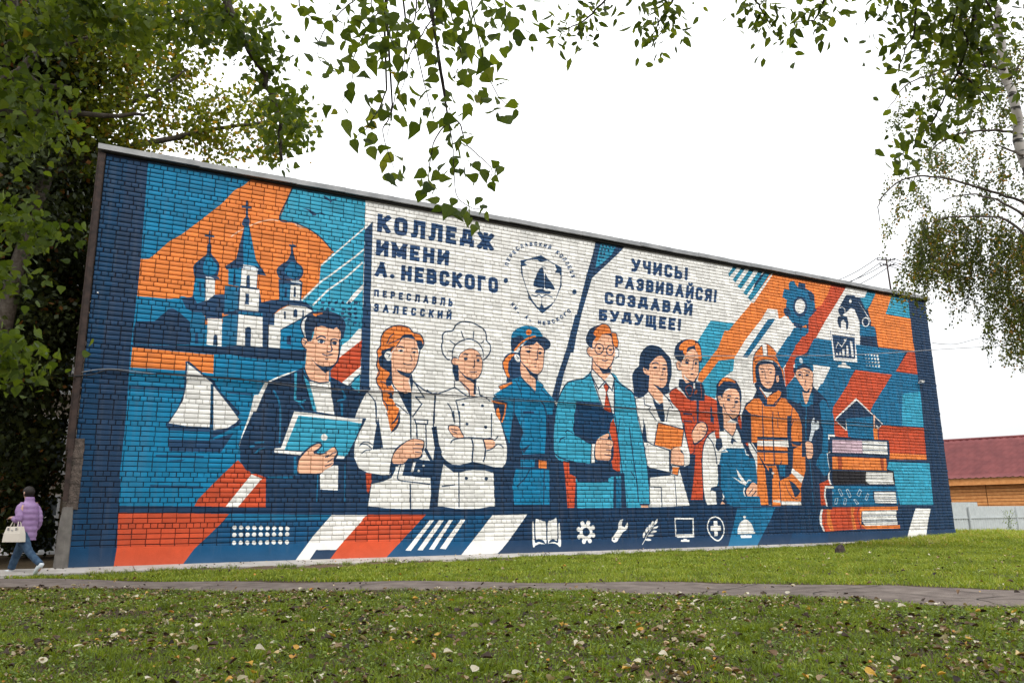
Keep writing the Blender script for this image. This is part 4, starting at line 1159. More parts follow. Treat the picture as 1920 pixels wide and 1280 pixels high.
G W 372 54 371 51 368 50 365 51 363 55 365 58 368 59 371 58
G W 386 54 385 51 382 50 379 51 377 54 378 58 381 59 385 58
G W 400 54 399 51 396 50 393 51 391 54 392 58 395 59 399 57
G W 414 54 413 51 410 49 407 51 405 54 406 57 410 59 413 57
F WP 506 111 590 110 568 88 519 35 474 36 460 15 430 16 468 68
F N 474 36 519 35 504 13 464 15
F R 590 110 730 107 700 66 638 16 504 13 528 45 568 88
F R 590 111 733 110 675 51 636 15 560 15 578 102
F B2 733 110 909 108 876 70 823 14 636 15
F WP 743 97 754 97 696 28 682 29
F WP 767 97 779 96 725 28 712 29
F WP 793 97 803 97 754 29 741 30
F WP 824 98 836 97 784 29 769 31
F WP 909 107 1009 109 959 44 922 15 824 14 876 70
F NB 1009 109 1732 135 1718 -4 923 13 959 50
F W 1022 86 1027 85 1028 37 1058 34 1041 35 1023 29
F W 1102 81 1105 81 1105 27 1088 35 1068 36 1099 36
F NB 1028 47 1039 47 1058 38 1057 34 1028 38
F NB 1069 37 1083 45 1098 46 1098 36 1070 36
G W 1023 85 1027 85 1028 41 1041 40 1058 34 1036 36 1023 29
G W 1100 81 1105 80 1105 28 1090 35 1069 36 1085 39 1098 39
G W 1032 93 1041 95 1054 91 1062 85 1062 37 1053 44 1041 47 1032 49
G W 1068 86 1077 92 1087 95 1095 96 1095 45 1083 46 1072 42 1067 36
G W 1204 61 1198 46 1183 40 1169 47 1164 62 1170 76 1185 82 1199 76
G W 1213 53 1211 49 1206 47 1202 49 1200 53 1202 58 1207 59 1211 57
G W 1201 39 1199 35 1194 33 1190 35 1188 39 1190 43 1195 45 1199 43
G W 1182 37 1180 33 1176 32 1172 33 1170 38 1172 42 1176 43 1181 42
G W 1169 50 1167 46 1162 44 1158 46 1156 50 1158 54 1163 56 1167 54
G W 1168 69 1166 65 1161 63 1157 65 1155 69 1157 73 1162 75 1166 73
G W 1180 83 1178 79 1174 78 1169 79 1168 84 1169 88 1174 90 1178 88
G W 1198 85 1196 81 1192 79 1187 81 1186 85 1188 89 1192 91 1197 89
G W 1212 72 1210 68 1206 67 1201 68 1200 73 1202 77 1206 79 1210 77
G NB 1196 61 1192 54 1184 51 1176 54 1173 62 1176 70 1185 73 1192 69
F W 1305 94 1299 81 1300 75 1309 72 1315 81 1319 85 1320 77 1316 66 1303 60 1281 35 1272 33 1264 38 1266 45 1286 66 1289 83 1295 91
G NB 1275 42 1274 40 1272 39 1270 40 1269 42 1270 44 1272 44 1274 44
L W 1.7 1364 25 1374 37 1383 51 1408 77 1421 93
G W 1370 43 1368 50 1371 56 1375 60 1377 55 1376 48
G W 1380 55 1378 62 1381 68 1385 72 1387 67 1386 60
G W 1390 63 1388 69 1391 76 1396 79 1397 75 1396 68
G W 1399 71 1398 78 1401 85 1406 88 1407 83 1405 77
G W 1410 76 1410 83 1415 89 1420 92 1421 87 1417 81
G W 1403 66 1408 71 1417 73 1423 73 1419 69 1412 66
G W 1395 56 1402 61 1410 62 1417 60 1412 57 1403 55
G W 1384 48 1392 51 1400 51 1406 50 1401 46 1392 45
G W 1374 38 1382 41 1390 40 1396 37 1390 35 1382 35
F NB 1483 93 1548 92 1545 44 1483 46
L W 4.1 1483 93 1548 92 1545 44 1483 46 1483 93
F W 1480 50 1548 50 1548 41 1487 41
F W 1509 38 1521 37 1520 35 1530 34 1529 29 1498 30 1500 35 1508 35
M W 3.9 1632 97 1652 88 1661 69 1658 48 1642 32 1628 31 1611 42 1600 61 1602 79 1613 92 1632 97
F W 1623 85 1637 85 1638 72 1650 71 1649 57 1636 57 1637 44 1624 42 1624 57 1610 58 1611 71 1623 72
F C2 1718 121 1873 122 1844 81 1786 13 1672 13 1696 64
G W 1750 95 1748 92 1744 91 1741 92 1739 95 1741 98 1745 99 1749 98
G W 1739 86 1744 89 1754 87 1768 77 1775 63 1775 53 1744 52 1714 53 1717 66 1727 80
F W 1711 51 1784 52 1780 46 1714 46
F W 1723 43 1767 42 1765 35 1724 35
F NB2 1938 50 2091 45 2084 -3 1912 6
G DD 1988 120 1988 119 1986 119 1985 119 1985 120 1986 121 1987 121 1988 121
G DD 1998 119 1998 118 1997 118 1996 118 1995 119 1996 119 1997 120 1998 119
G DD 2008 120 2008 119 2007 119 2006 119 2006 120 2006 120 2007 121 2008 120
G DD 2019 119 2018 118 2017 118 2016 118 2016 119 2016 119 2017 120 2018 119
G DD 2029 120 2028 119 2027 119 2026 119 2026 120 2027 120 2028 121 2029 120
G DD 2039 119 2039 118 2038 118 2037 118 2036 119 2037 119 2038 120 2039 119
G DD 2050 120 2049 119 2048 119 2047 119 2047 120 2047 120 2048 121 2049 120
G DD 2060 118 2059 118 2058 117 2057 118 2057 119 2058 119 2059 120 2060 119
G DD 2071 119 2070 119 2069 118 2068 119 2068 119 2068 120 2069 121 2070 120
G DD 2081 118 2080 118 2079 117 2078 118 2078 118 2079 119 2080 119 2081 119
G DD 2092 119 2091 119 2090 118 2089 119 2089 119 2089 120 2090 120 2091 120
G DD 2102 118 2102 118 2100 117 2099 118 2099 118 2100 119 2101 119 2102 119
G DD 1985 111 1984 111 1983 110 1982 111 1982 111 1982 112 1983 112 1984 112
G DD 1995 110 1994 109 1993 109 1992 109 1992 110 1992 111 1993 111 1994 111
G DD 2005 111 2005 110 2004 110 2003 110 2002 111 2003 112 2004 112 2005 112
G DD 2015 110 2015 109 2014 109 2013 109 2012 110 2013 111 2014 111 2015 111
G DD 2026 111 2025 110 2024 110 2023 110 2023 111 2023 112 2024 112 2025 112
G DD 2036 110 2035 109 2034 109 2033 109 2033 110 2033 111 2034 111 2035 111
G DD 2046 111 2046 110 2045 110 2044 110 2043 111 2044 112 2045 112 2046 112
G DD 2057 110 2056 109 2055 109 2054 109 2054 110 2054 111 2055 111 2056 111
G DD 2067 111 2067 110 2066 110 2065 110 2064 111 2065 112 2066 112 2067 111
G DD 2078 110 2077 109 2076 109 2075 109 2075 110 2075 110 2076 111 2077 110
G DD 2088 111 2088 110 2087 110 2085 110 2085 111 2086 111 2087 112 2088 111
G DD 2099 110 2098 109 2097 109 2096 109 2096 110 2096 110 2097 111 2098 110
G DD 1981 103 1981 102 1980 102 1979 102 1979 103 1979 103 1980 104 1981 103
G DD 1991 102 1991 101 1990 101 1989 101 1989 102 1989 102 1990 103 1991 102
G DD 2002 103 2001 102 2000 102 1999 102 1999 103 1999 103 2000 104 2001 103
G DD 2012 101 2011 101 2010 100 2009 101 2009 101 2009 102 2011 102 2012 102
G DD 2022 102 2022 102 2021 101 2020 102 2019 102 2020 103 2021 103 2022 103
G DD 2032 101 2032 101 2031 100 2030 101 2030 101 2030 102 2031 102 2032 102
G DD 2043 102 2042 102 2041 101 2040 102 2040 102 2040 103 2042 103 2043 103
G DD 2053 101 2053 100 2052 100 2051 100 2050 101 2051 102 2052 102 2053 102
G DD 2064 102 2063 101 2062 101 2061 101 2061 102 2061 103 2062 103 2063 103
G DD 2074 101 2074 100 2072 100 2071 100 2071 101 2072 102 2073 102 2074 102
G DD 2085 102 2084 101 2083 101 2082 101 2082 102 2082 103 2083 103 2084 103
G DD 2095 101 2095 100 2093 100 2092 100 2092 101 2093 102 2094 102 2095 102
G DD 1978 94 1978 93 1977 93 1976 93 1975 94 1976 95 1977 95 1978 95
G DD 1988 93 1988 92 1987 92 1986 92 1985 93 1986 94 1987 94 1988 94
G DD 1998 94 1998 93 1997 93 1996 93 1996 94 1996 95 1997 95 1998 95
G DD 2009 93 2008 92 2007 92 2006 92 2006 93 2006 94 2007 94 2008 94
G DD 2019 94 2018 93 2017 93 2016 93 2016 94 2017 95 2018 95 2019 94
G DD 2029 93 2029 92 2027 92 2026 92 2026 93 2027 93 2028 94 2029 93
G DD 2040 94 2039 93 2038 93 2037 93 2037 94 2037 94 2038 95 2039 94
G DD 2050 92 2049 92 2048 91 2047 92 2047 92 2047 93 2048 93 2049 93
G DD 2060 93 2060 93 2059 92 2058 93 2057 93 2058 94 2059 94 2060 94
G DD 2071 92 2070 92 2069 91 2068 92 2068 92 2068 93 2069 93 2070 93
G DD 2081 93 2081 92 2080 92 2079 93 2078 93 2079 94 2080 94 2081 94
G DD 2092 92 2091 91 2090 91 2089 91 2089 92 2089 93 2090 93 2091 93
G DD 1975 86 1974 85 1973 85 1972 85 1972 86 1973 86 1974 87 1975 86
G DD 1985 85 1984 84 1983 84 1982 84 1982 85 1983 85 1984 86 1985 85
G DD 1995 85 1995 85 1994 84 1993 85 1992 85 1993 86 1994 86 1995 86
G DD 2005 84 2005 84 2004 83 2003 84 2002 84 2003 85 2004 85 2005 85
G DD 2016 85 2015 84 2014 84 2013 84 2013 85 2013 86 2014 86 2015 86
G DD 2026 84 2025 83 2024 83 2023 83 2023 84 2023 85 2024 85 2025 85
G DD 2036 85 2036 84 2035 84 2034 84 2033 85 2034 86 2035 86 2036 86
G DD 2046 84 2046 83 2045 83 2044 83 2043 84 2044 85 2045 85 2046 85
G DD 2057 85 2056 84 2055 84 2054 84 2054 85 2054 85 2056 86 2057 85
G DD 2067 84 2067 83 2066 83 2064 83 2064 84 2065 84 2066 85 2067 84
G DD 2078 85 2077 84 2076 84 2075 84 2075 85 2075 85 2076 86 2077 85
G DD 2088 83 2088 83 2086 82 2085 83 2085 83 2086 84 2087 84 2088 84
G DD 1972 77 1971 76 1970 76 1969 76 1969 77 1969 78 1970 78 1971 78
G DD 1982 76 1981 75 1980 75 1979 75 1979 76 1979 77 1980 77 1981 77
G DD 1992 77 1991 76 1990 76 1989 76 1989 77 1990 78 1991 78 1992 78
G DD 2002 76 2001 75 2000 75 1999 75 1999 76 2000 76 2001 77 2002 76
G DD 2012 77 2012 76 2011 76 2010 76 2009 77 2010 77 2011 78 2012 77
G DD 2022 75 2022 75 2021 74 2020 75 2019 76 2020 76 2021 77 2022 76
G DD 2033 76 2032 76 2031 75 2030 76 2030 76 2030 77 2031 77 2032 77
G DD 2043 75 2042 75 2041 74 2040 75 2040 75 2041 76 2042 76 2043 76
G DD 2053 76 2053 75 2052 75 2051 75 2050 76 2051 77 2052 77 2053 77
G DD 2064 75 2063 74 2062 74 2061 74 2061 75 2061 76 2062 76 2063 76
G DD 2074 76 2074 75 2073 75 2072 75 2071 76 2072 77 2073 77 2074 77
G DD 2085 75 2084 74 2083 74 2082 74 2082 75 2082 75 2083 76 2084 75
G DD 1968 69 1968 68 1967 68 1966 68 1966 69 1966 69 1967 70 1968 69
G DD 1978 68 1978 67 1977 67 1976 67 1976 68 1976 68 1977 69 1978 68
G DD 1989 68 1988 68 1987 67 1986 68 1986 68 1986 69 1987 69 1988 69
G DD 1999 67 1998 67 1997 66 1996 67 1996 67 1996 68 1997 68 1998 68
G DD 2009 68 2008 67 2007 67 2006 67 2006 68 2007 69 2008 69 2009 69
G DD 2019 67 2018 66 2017 66 2016 66 2016 67 2017 68 2018 68 2019 68
G DD 2029 68 2029 67 2028 67 2027 67 2026 68 2027 69 2028 69 2029 69
G DD 2040 67 2039 66 2038 66 2037 66 2037 67 2037 67 2038 68 2039 67
G DD 2050 68 2050 67 2048 67 2047 67 2047 68 2048 68 2049 69 2050 68
G DD 2060 66 2060 66 2059 65 2058 66 2057 66 2058 67 2059 67 2060 67
G DD 2071 67 2070 67 2069 66 2068 67 2068 67 2068 68 2069 68 2071 68
G DD 2081 66 2081 65 2080 65 2078 65 2078 66 2079 67 2080 67 2081 67
G DD 1965 60 1965 60 1964 59 1963 60 1962 60 1963 61 1964 61 1965 61
G DD 1975 59 1975 58 1974 58 1973 58 1972 59 1973 60 1974 60 1975 60
G DD 1985 60 1985 59 1984 59 1983 59 1982 60 1983 61 1984 61 1985 61
G DD 1995 59 1995 58 1994 58 1993 58 1992 59 1993 59 1994 60 1995 59
G DD 2006 60 2005 59 2004 59 2003 59 2003 60 2003 60 2004 61 2005 60
G DD 2016 58 2015 58 2014 57 2013 58 2013 58 2013 59 2014 59 2015 59
G DD 2026 59 2026 59 2024 58 2023 59 2023 59 2024 60 2025 60 2026 60
G DD 2036 58 2036 57 2035 57 2034 57 2033 58 2034 59 2035 59 2036 59
G DD 2047 59 2046 58 2045 58 2044 58 2044 59 2044 60 2045 60 2046 60
G DD 2057 58 2056 57 2055 57 2054 57 2054 58 2054 59 2056 59 2057 58
G DD 2067 59 2067 58 2066 58 2065 58 2064 59 2065 59 2066 60 2067 59
G DD 2078 57 2077 57 2076 56 2075 57 2075 57 2075 58 2076 58 2077 58
F C2 1692 155 1811 155 1815 125 1689 126
T T КОЛЛЕДЖ 0.27 0.2 595 844 920 843 918 794 594 796
T T ИМЕНИ 0.27 0.2 593 775 790 776 788 735 593 734
T T А. 0.27 0.2 595 720 643 718 642 680 591 680
T T НЕВСКОГО 0.27 0.2 660 719 931 722 931 679 659 679
G T 961 718 959 713 954 710 950 711 948 717 950 722 955 725 959 723
T T ПЕРЕСЛАВЛЬ 0.27 0.55 591 647 801 649 799 627 591 629
T T ЗАЛЕССКИЙ 0.27 0.55 592 612 798 614 796 593 591 591
T T УЧИСЬ! 0.26 0.2 1374 842 1589 843 1584 801 1370 801
T T РАЗВИВАЙСЯ! 0.26 0.2 1314 782 1701 787 1693 743 1310 745
T T СОЗДАВАЙ 0.26 0.2 1274 728 1598 730 1592 690 1271 691
T T БУДУЩЕЕ! 0.26 0.2 1252 674 1550 677 1544 638 1249 640
F D 1000 781 1019 786 1065 805 1101 789 1131 779 1129 725 1124 715 1106 679 1092 661 1065 639 1050 651 1022 678 1023 683 1015 708 1001 746
F W 1005 765 1021 770 1011 776 1021 784 1037 789 1053 790 1063 784 1085 793 1109 783 1114 771 1108 761 1124 761 1127 754 1124 724 1112 694 1103 676 1081 660 1071 656 1063 669 1058 655 1050 657 1035 673 1027 686 1020 699 1007 737
G D 1068 771 1073 756 1073 713 1064 711 1051 711 1039 717 1048 743 1057 761
G D 1077 753 1086 741 1099 728 1107 712 1088 712 1075 713
G D 1043 697 1051 705 1067 709 1077 704 1093 705 1088 697 1066 696 1051 695
L D 1.8 1066 774 1080 769
L D 1.5 1065 688 1064 665
M D 2.7 1032 688 1045 686 1056 691 1065 686 1077 692 1088 691 1099 688
F D 1058 657 1064 669 1069 657
G D 961 719 959 714 954 711 950 713 948 717 950 722 955 725 959 724
G D 1178 714 1176 709 1170 706 1165 708 1163 713 1166 718 1171 721 1176 719
T T П 0.24 .2 951 761 954 769 965 766 962 759
T T Е 0.24 .2 956 775 959 783 970 779 967 772
T T Р 0.24 .2 964 789 969 796 979 790 974 783
T T Е 0.24 .2 974 802 980 808 988 801 983 795
T T С 0.24 .2 984 813 990 820 999 813 993 806
T T Л 0.24 .2 999 825 1006 829 1011 818 1003 814
T T А 0.24 .2 1013 832 1021 835 1025 825 1017 821
T T В 0.24 .2 1029 837 1038 839 1038 827 1030 825
T T С 0.24 .2 1045 841 1054 842 1053 830 1044 829
T T К 0.24 .2 1061 842 1069 842 1067 830 1059 829
T T И 0.24 .2 1078 842 1086 840 1081 828 1073 830
T T Й 0.24 .2 1092 839 1100 837 1095 825 1087 827
T T К 0.24 .2 1120 828 1127 824 1118 814 1111 818
T T О 0.24 .2 1132 821 1139 816 1129 806 1123 810
T T Л 0.24 .2 1145 812 1150 806 1138 798 1133 804
T T Л 0.24 .2 1153 801 1158 795 1146 787 1142 793
T T Е 0.24 .2 1162 790 1165 783 1152 776 1149 783
T T Д 0.24 .2 1168 778 1171 771 1158 764 1155 771
T T Ж 0.24 .2 1173 765 1176 758 1163 752 1160 759
T T И 0.24 .2 976 661 981 656 972 647 967 652
T T М 0.24 .2 985 652 991 647 981 638 976 643
T T . 0.24 .2 994 644 1000 640 993 630 986 634
T T А 0.24 .2 1016 631 1023 628 1016 617 1009 620
T T . 0.24 .2 1028 626 1036 624 1030 613 1022 616
T T Н 0.24 .2 1053 620 1061 619 1059 608 1050 608
T T Е 0.24 .2 1066 618 1075 619 1075 608 1066 607
T T В 0.24 .2 1080 621 1089 623 1090 612 1082 610
T T С 0.24 .2 1093 624 1101 628 1106 618 1099 614
T T К 0.24 .2 1107 631 1114 635 1120 626 1112 621
T T О 0.24 .2 1119 638 1126 643 1134 635 1127 629
T T Г 0.24 .2 1132 647 1139 653 1147 644 1139 639
T T О 0.24 .2 1143 656 1149 663 1159 655 1152 649
"""
X0, Z0, WD, HD, RES = -.4, -.1, 28.2, 9.2, .006
_img = paint_mural(MURAL, X0, Z0, WD, HD, RES)
ny, nx = _img.shape[:2]
image = bpy.data.images.new('wall_painting', nx, ny, alpha=False)
_px = np.ones((ny, nx, 4), np.float32); _px[..., :3] = _img; image.pixels.foreach_set(_px.ravel()); image.update(); image.pack(); del _px, _img
def mural_mat(name, mortar=False):
    m = bpy.data.materials.new(name); m.use_nodes = True; n = m.node_tree; b = n.nodes['Principled BSDF']; N = n.nodes.new
    g = N('ShaderNodeNewGeometry'); sp = N('ShaderNodeSeparateXYZ'); n.links.new(g.outputs['Position'], sp.inputs[0])
    wob = N('ShaderNodeTexNoise'); wob.inputs['Scale'].default_value = 5; n.links.new(g.outputs['Position'], wob.inputs['Vector'])
    def lin_(src, o, s):
        a = N('ShaderNodeMath'); a.operation = 'SUBTRACT'; n.links.new(src, a.inputs[0]); a.inputs[1].default_value = o
        d = N('ShaderNodeMath'); d.operation = 'DIVIDE'; n.links.new(a.outputs[0], d.inputs[0]); d.inputs[1].default_value = s; return d.outputs[0]
    cb = N('ShaderNodeCombineXYZ'); n.links.new(lin_(sp.outputs['X'], X0, WD), cb.inputs[0]); n.links.new(lin_(sp.outputs['Z'], Z0, HD), cb.inputs[1])
    im = N('ShaderNodeTexImage'); im.image = image; im.interpolation = 'Linear'; im.extension = 'EXTEND'; n.links.new(cb.outputs[0], im.inputs[0])
    # uneven coats of paint and grime
    ns = N('ShaderNodeTexNoise'); ns.inputs['Scale'].default_value = 3.2; ns.inputs['Detail'].default_value = 7; ns.inputs['Roughness'].default_value = .65; n.links.new(g.outputs['Position'], ns.inputs['Vector'])
    mr = N('ShaderNodeMapRange'); mr.inputs['From Min'].default_value = .3; mr.inputs['From Max'].default_value = .7; mr.inputs['To Min'].default_value = .84; mr.inputs['To Max'].default_value = 1.08; n.links.new(ns.outputs['Fac'], mr.inputs['Value'])
    oi = N('ShaderNodeAttribute'); oi.attribute_name = 'tone'
    ob = N('ShaderNodeObjectInfo')
    ad = N('ShaderNodeMath'); ad.operation = 'ADD'; n.links.new(oi.outputs['Fac'], ad.inputs[0]); n.links.new(ob.outputs['Random'], ad.inputs[1])
    fr = N('ShaderNodeMath'); fr.operation = 'FRACT'; n.links.new(ad.outputs[0], fr.inputs[0])
    m3 = N('ShaderNodeMapRange'); m3.inputs['To Min'].default_value = .80; m3.inputs['To Max'].default_value = 1.10; n.links.new(fr.outputs[0], m3.inputs['Value'])
    pr = N('ShaderNodeMath'); pr.operation = 'MULTIPLY'; n.links.new(mr.outputs[0], pr.inputs[0]); n.links.new(m3.outputs[0], pr.inputs[1])
    sc = N('ShaderNodeVectorMath'); sc.operation = 'SCALE'; n.links.new(im.outputs[0], sc.inputs[0]); n.links.new(pr.outputs[0], sc.inputs['Scale'])
    mpg = N('ShaderNodeMapping'); mpg.inputs['Scale'].default_value = (7, 1, .5); n.links.new(g.outputs['Position'], mpg.inputs[0])
    st_ = N('ShaderNodeTexNoise'); st_.inputs['Scale'].default_value = 1.3; st_.inputs['Detail'].default_value = 4; n.links.new(mpg.outputs[0], st_.inputs['Vector'])
    sr = N('ShaderNodeMapRange'); sr.inputs['From Min'].default_value = .52; sr.inputs['From Max'].default_value = .78; sr.inputs['To Max'].default_value = .13; n.links.new(st_.outputs['Fac'], sr.inputs['Value'])
    zb = N('ShaderNodeMapRange'); zb.inputs['From Min'].default_value = .12; zb.inputs['From Max'].default_value = .42; zb.inputs['To Min'].default_value = .3; zb.inputs['To Max'].default_value = 0; n.links.new(sp.outputs['Z'], zb.inputs['Value'])
    zn = N('ShaderNodeMath'); zn.operation = 'MULTIPLY'; n.links.new(zb.outputs[0], zn.inputs[0]); n.links.new(ns.outputs['Fac'], zn.inputs[1])
    mxx = N('ShaderNodeMath'); mxx.operation = 'MAXIMUM'; n.links.new(sr.outputs[0], mxx.inputs[0]); n.links.new(zn.outputs[0], mxx.inputs[1])
    gr = N('ShaderNodeMix'); gr.data_type = 'RGBA'; n.links.new(mxx.outputs[0], gr.inputs['Factor']); n.links.new(sc.outputs[0], gr.inputs['A']); gr.inputs['B'].default_value = (.16, .135, .11, 1)
    col = gr.outputs['Result']
    if mortar:      # old mortar the spray missed, with recess shade put into its dark colour
        mq = N('ShaderNodeMapRange'); mq.inputs['From Min'].default_value = .35; mq.inputs['From Max'].default_value = .65; mq.inputs['To Min'].default_value = .62; mq.inputs['To Max'].default_value = .96; n.links.new(ns.outputs['Fac'], mq.inputs['Value'])
        ns.inputs['Scale'].default_value = 6
        bw = N('ShaderNodeRGBToBW'); n.links.new(im.outputs[0], bw.inputs[0])
        w1 = N('ShaderNodeMapRange'); w1.inputs['From Min'].default_value = .3; w1.inputs['From Max'].default_value = .8; w1.inputs['To Min'].default_value = 1; w1.inputs['To Max'].default_value = .42; n.links.new(bw.outputs[0], w1.inputs['Value'])
        w2 = N('ShaderNodeMath'); w2.operation = 'MULTIPLY'; n.links.new(mq.outputs[0], w2.inputs[0]); n.links.new(w1.outputs[0], w2.inputs[1])
        mm = N('ShaderNodeMix'); mm.data_type = 'RGBA'; n.links.new(w2.outputs[0], mm.inputs['Factor']); n.links.new(col, mm.inputs['A']); mm.inputs['B'].default_value = (.022, .02, .024, 1)
        col = mm.outputs['Result']
    n.links.new(col, b.inputs['Base Color']); b.inputs['Roughness'].default_value = .62 if not mortar else .95; b.inputs['Specular IOR Level'].default_value = .28 if not mortar else .1
    bn = N('ShaderNodeTexNoise'); bn.inputs['Scale'].default_value = 55; bn.inputs['Detail'].default_value = 5; n.links.new(g.outputs['Position'], bn.inputs['Vector'])
    bp = N('ShaderNodeBump'); bp.inputs['Strength'].default_value = .5; bp.inputs['Distance'].default_value = .008; n.links.new(bn.outputs['Fac'], bp.inputs['Height']); n.links.new(bp.outputs[0], b.inputs['Normal'])
    return m
M_PAINT = mural_mat('painted brick'); M_JOINT = mural_mat('mortar joints', True)
# ------------------------------------------------------------------ ground, path, apron
gx = np.unique(np.concatenate([np.linspace(-400, -12, 12), np.linspace(-12, 50, 156), np.linspace(50, 500, 12)]))
gy = np.unique(np.concatenate([np.linspace(-120, -4, 8), np.linspace(-4, 40, 111), np.linspace(40, 700, 12)]))
GX, GY = np.meshgrid(gx, gy); GZ = gz(GX, GY)
nxg = len(gx); idx = np.arange(len(gx)*len(gy)).reshape(len(gy), nxg)
Fg = np.stack([idx[:-1, :-1], idx[:-1, 1:], idx[1:, 1:], idx[1:, :-1]], -1).reshape(-1, 4)
tag(link('ground', mesh_np('ground', np.stack([GX, GY, GZ], -1).reshape(-1, 3), Fg, True), M_SOIL), kind='structure')
FAR = [(-9, 24.6), (-4.5, 20.2), (-1.07, 17.2), (1.3, 14.75), (3.65, 12.35), (5.9, 10.8), (7.8, 9.35), (9.07, 7.5), (10.1, 5.9), (11.3, 3.6), (12.6, .5), (14, -4)]
NEAR = [(-10.8, 23.0), (-5.8, 18.5), (-2.5, 15.9), (-.5, 14.3), (1.9, 12.1), (4.3, 10.1), (5.9, 8.4), (7.1, 7.0), (7.85, 5.75), (9.4, 3.5), (10.6, .2), (12, -4.3)]
def offs(pts, n=8): return [tuple(q) for q in smooth_path([(*p, 0) for p in pts], n)]
pf, pn = offs(FAR), offs(NEAR)
PV = []; PF = []; K = 7
for i, (a, b) in enumerate(zip(pf, pn)):
    ja, jb = .05*math.sin(i*1.9)+.03*math.sin(i*5.3), .06*math.sin(i*1.3+2)+.03*math.sin(i*4.7)
    for k in range(K):
        t = k/(K-1); t = t + (ja*(1-t) - jb*t)*.5; x = a[0]*(1-t)+b[0]*t; y = a[1]*(1-t)+b[1]*t
        PV.append((x, y, float(gz(x, y)) + (.028 if 0 < k < K-1 else -.02)))
for i in range(len(pf)-1):
    for k in range(K-1): PF.append((i*K+k, (i+1)*K+k, (i+1)*K+k+1, i*K+k+1))
tag(link('path', mesh_np('path', PV, PF, True), M_ASPH), kind='structure')
def on_path(x, y, m=0.0):
    x = np.asarray(x); y = np.asarray(y); fy = np.array([(p[0]+p[1]*-1) for p in pf]); 
    # distance from the path's centre line
    c = np.array([((a[0]+b[0])/2, (a[1]+b[1])/2) for a, b in zip(pf, pn)]); hw = np.array([math.hypot(a[0]-b[0], a[1]-b[1])/2 for a, b in zip(pf, pn)])
    best = np.full(x.shape, 1e9)
    for i in range(len(c)-1):
        d = c[i+1]-c[i]; t = np.clip(((x-c[i, 0])*d[0]+(y-c[i, 1])*d[1])/(d@d), 0, 1)
        best = np.minimum(best, np.hypot(x-c[i, 0]-t*d[0], y-c[i, 1]-t*d[1]) - hw[i]*.93)
    return best < m
# cracks in the asphalt: thin open grooves laid as dark slivers proud of the mat by 2 mm
M_CRACK = mat('crack dark', (.02, .017, .014), 1)
mb = MB()
def crack(pts, w_):
    p = smooth_path([(*q, 0) for q in pts], 5)
    for i, q in enumerate(p):
        d = p[min(i+1, len(p)-1)]-p[max(i-1, 0)]; d = np.array((-d[1], d[0], 0))/(np.linalg.norm(d)+1e-9); ww = w_*(.5+random.random())*(1 if 0 < i < len(p)-1 else .1)
        z = float(gz(q[0], q[1]))+.033; j = (random.random()-.5)*.04
        mb.V += [tuple(q+d*(ww+j)+(0, 0, z)), tuple(q+d*(-ww+j)+(0, 0, z))]
        if i: n = len(mb.V); mb.F.append((n-4, n-3, n-1, n-2))
def mid(i, t): a, b = pf[i], pn[i]; return (a[0]*(1-t)+b[0]*t, a[1]*(1-t)+b[1]*t)
for s in (.3, .62): crack([mid(i, s+.08*math.sin(i*.7)+.05*math.sin(i*2.1)) for i in range(28, 84, 3)], .0065)
for i in (30, 36, 43, 52, 58, 66, 72, 78): crack([mid(i, .02), mid(i+random.choice((0, 1)), .35), mid(i+random.choice((0, -1)), .7), mid(i+1, .97)], .007)
tag(mb.build('path_cracks', M_CRACK), kind='structure')
# pavement apron along the wall foot
mb = MB(); AX = np.linspace(-1.9, 27.6, 60)
for i in range(len(AX)-1):
    if (i % 6) == 5: x1 = AX[i+1]-.012
    else: x1 = AX[i+1]
    zt = lambda x: (.165-.03*ss(3, 14, x)+.03*ss(20, 27, x))
    x0 = AX[i]; yo = 17.22+.02*math.sin(i)
    mb.add([(x0, yo, zt(x0)-.065), (x1, yo, zt(x1)-.065), (x1, 18.05, zt(x1)), (x0, 18.05, zt(x0)), (x0, yo+.01, -.2), (x1, yo+.01, -.2)], [(0, 1, 2, 3), (4, 5, 1, 0)])
tag(mb.build('pavement', M_CONC), kind='structure')
# ------------------------------------------------------------------ the college building
XL, XR, ZT, YW = -.13, 27.33, 8.74, 18.0
bld = empty('college_building', (13.6, 18, 0), 'long windowless brick building covered by a blue, orange and white painted wall', 'building')
mb = MB(); mb.box(XL, XR, YW+.016, YW+.3, 0, ZT); mb.build('wall', M_JOINT, bld)
M_PIER = mat('shaded concrete', (.12, .11, .10), .95, (.18, .165, .15), 6, .6, 40, dist=.01)  # light grey concrete; the corner's shade is put into this darker colour
M_SIDE = mat('pale side brick', (.33, .27, .21), .9, (.42, .35, .28), 20, .4, 30)
mb = MB(); mb.box(XL+.002, XL+.3, YW+.3, 30, 0, ZT); mb.box(XR-.3, XR-.002, YW+.3, 30, 0, ZT); mb.box(XL+.3, XR-.3, 29.7, 30, 0, ZT); mb.build('side_wall', M_SIDE, bld)
mb = MB(); mb.box(XL-.1, XR+.1, YW+.02, 30.1, ZT+.005, ZT+.1); mb.build('roof', mat('roofing felt', (.05, .05, .052), .9, bump=.4), bld)
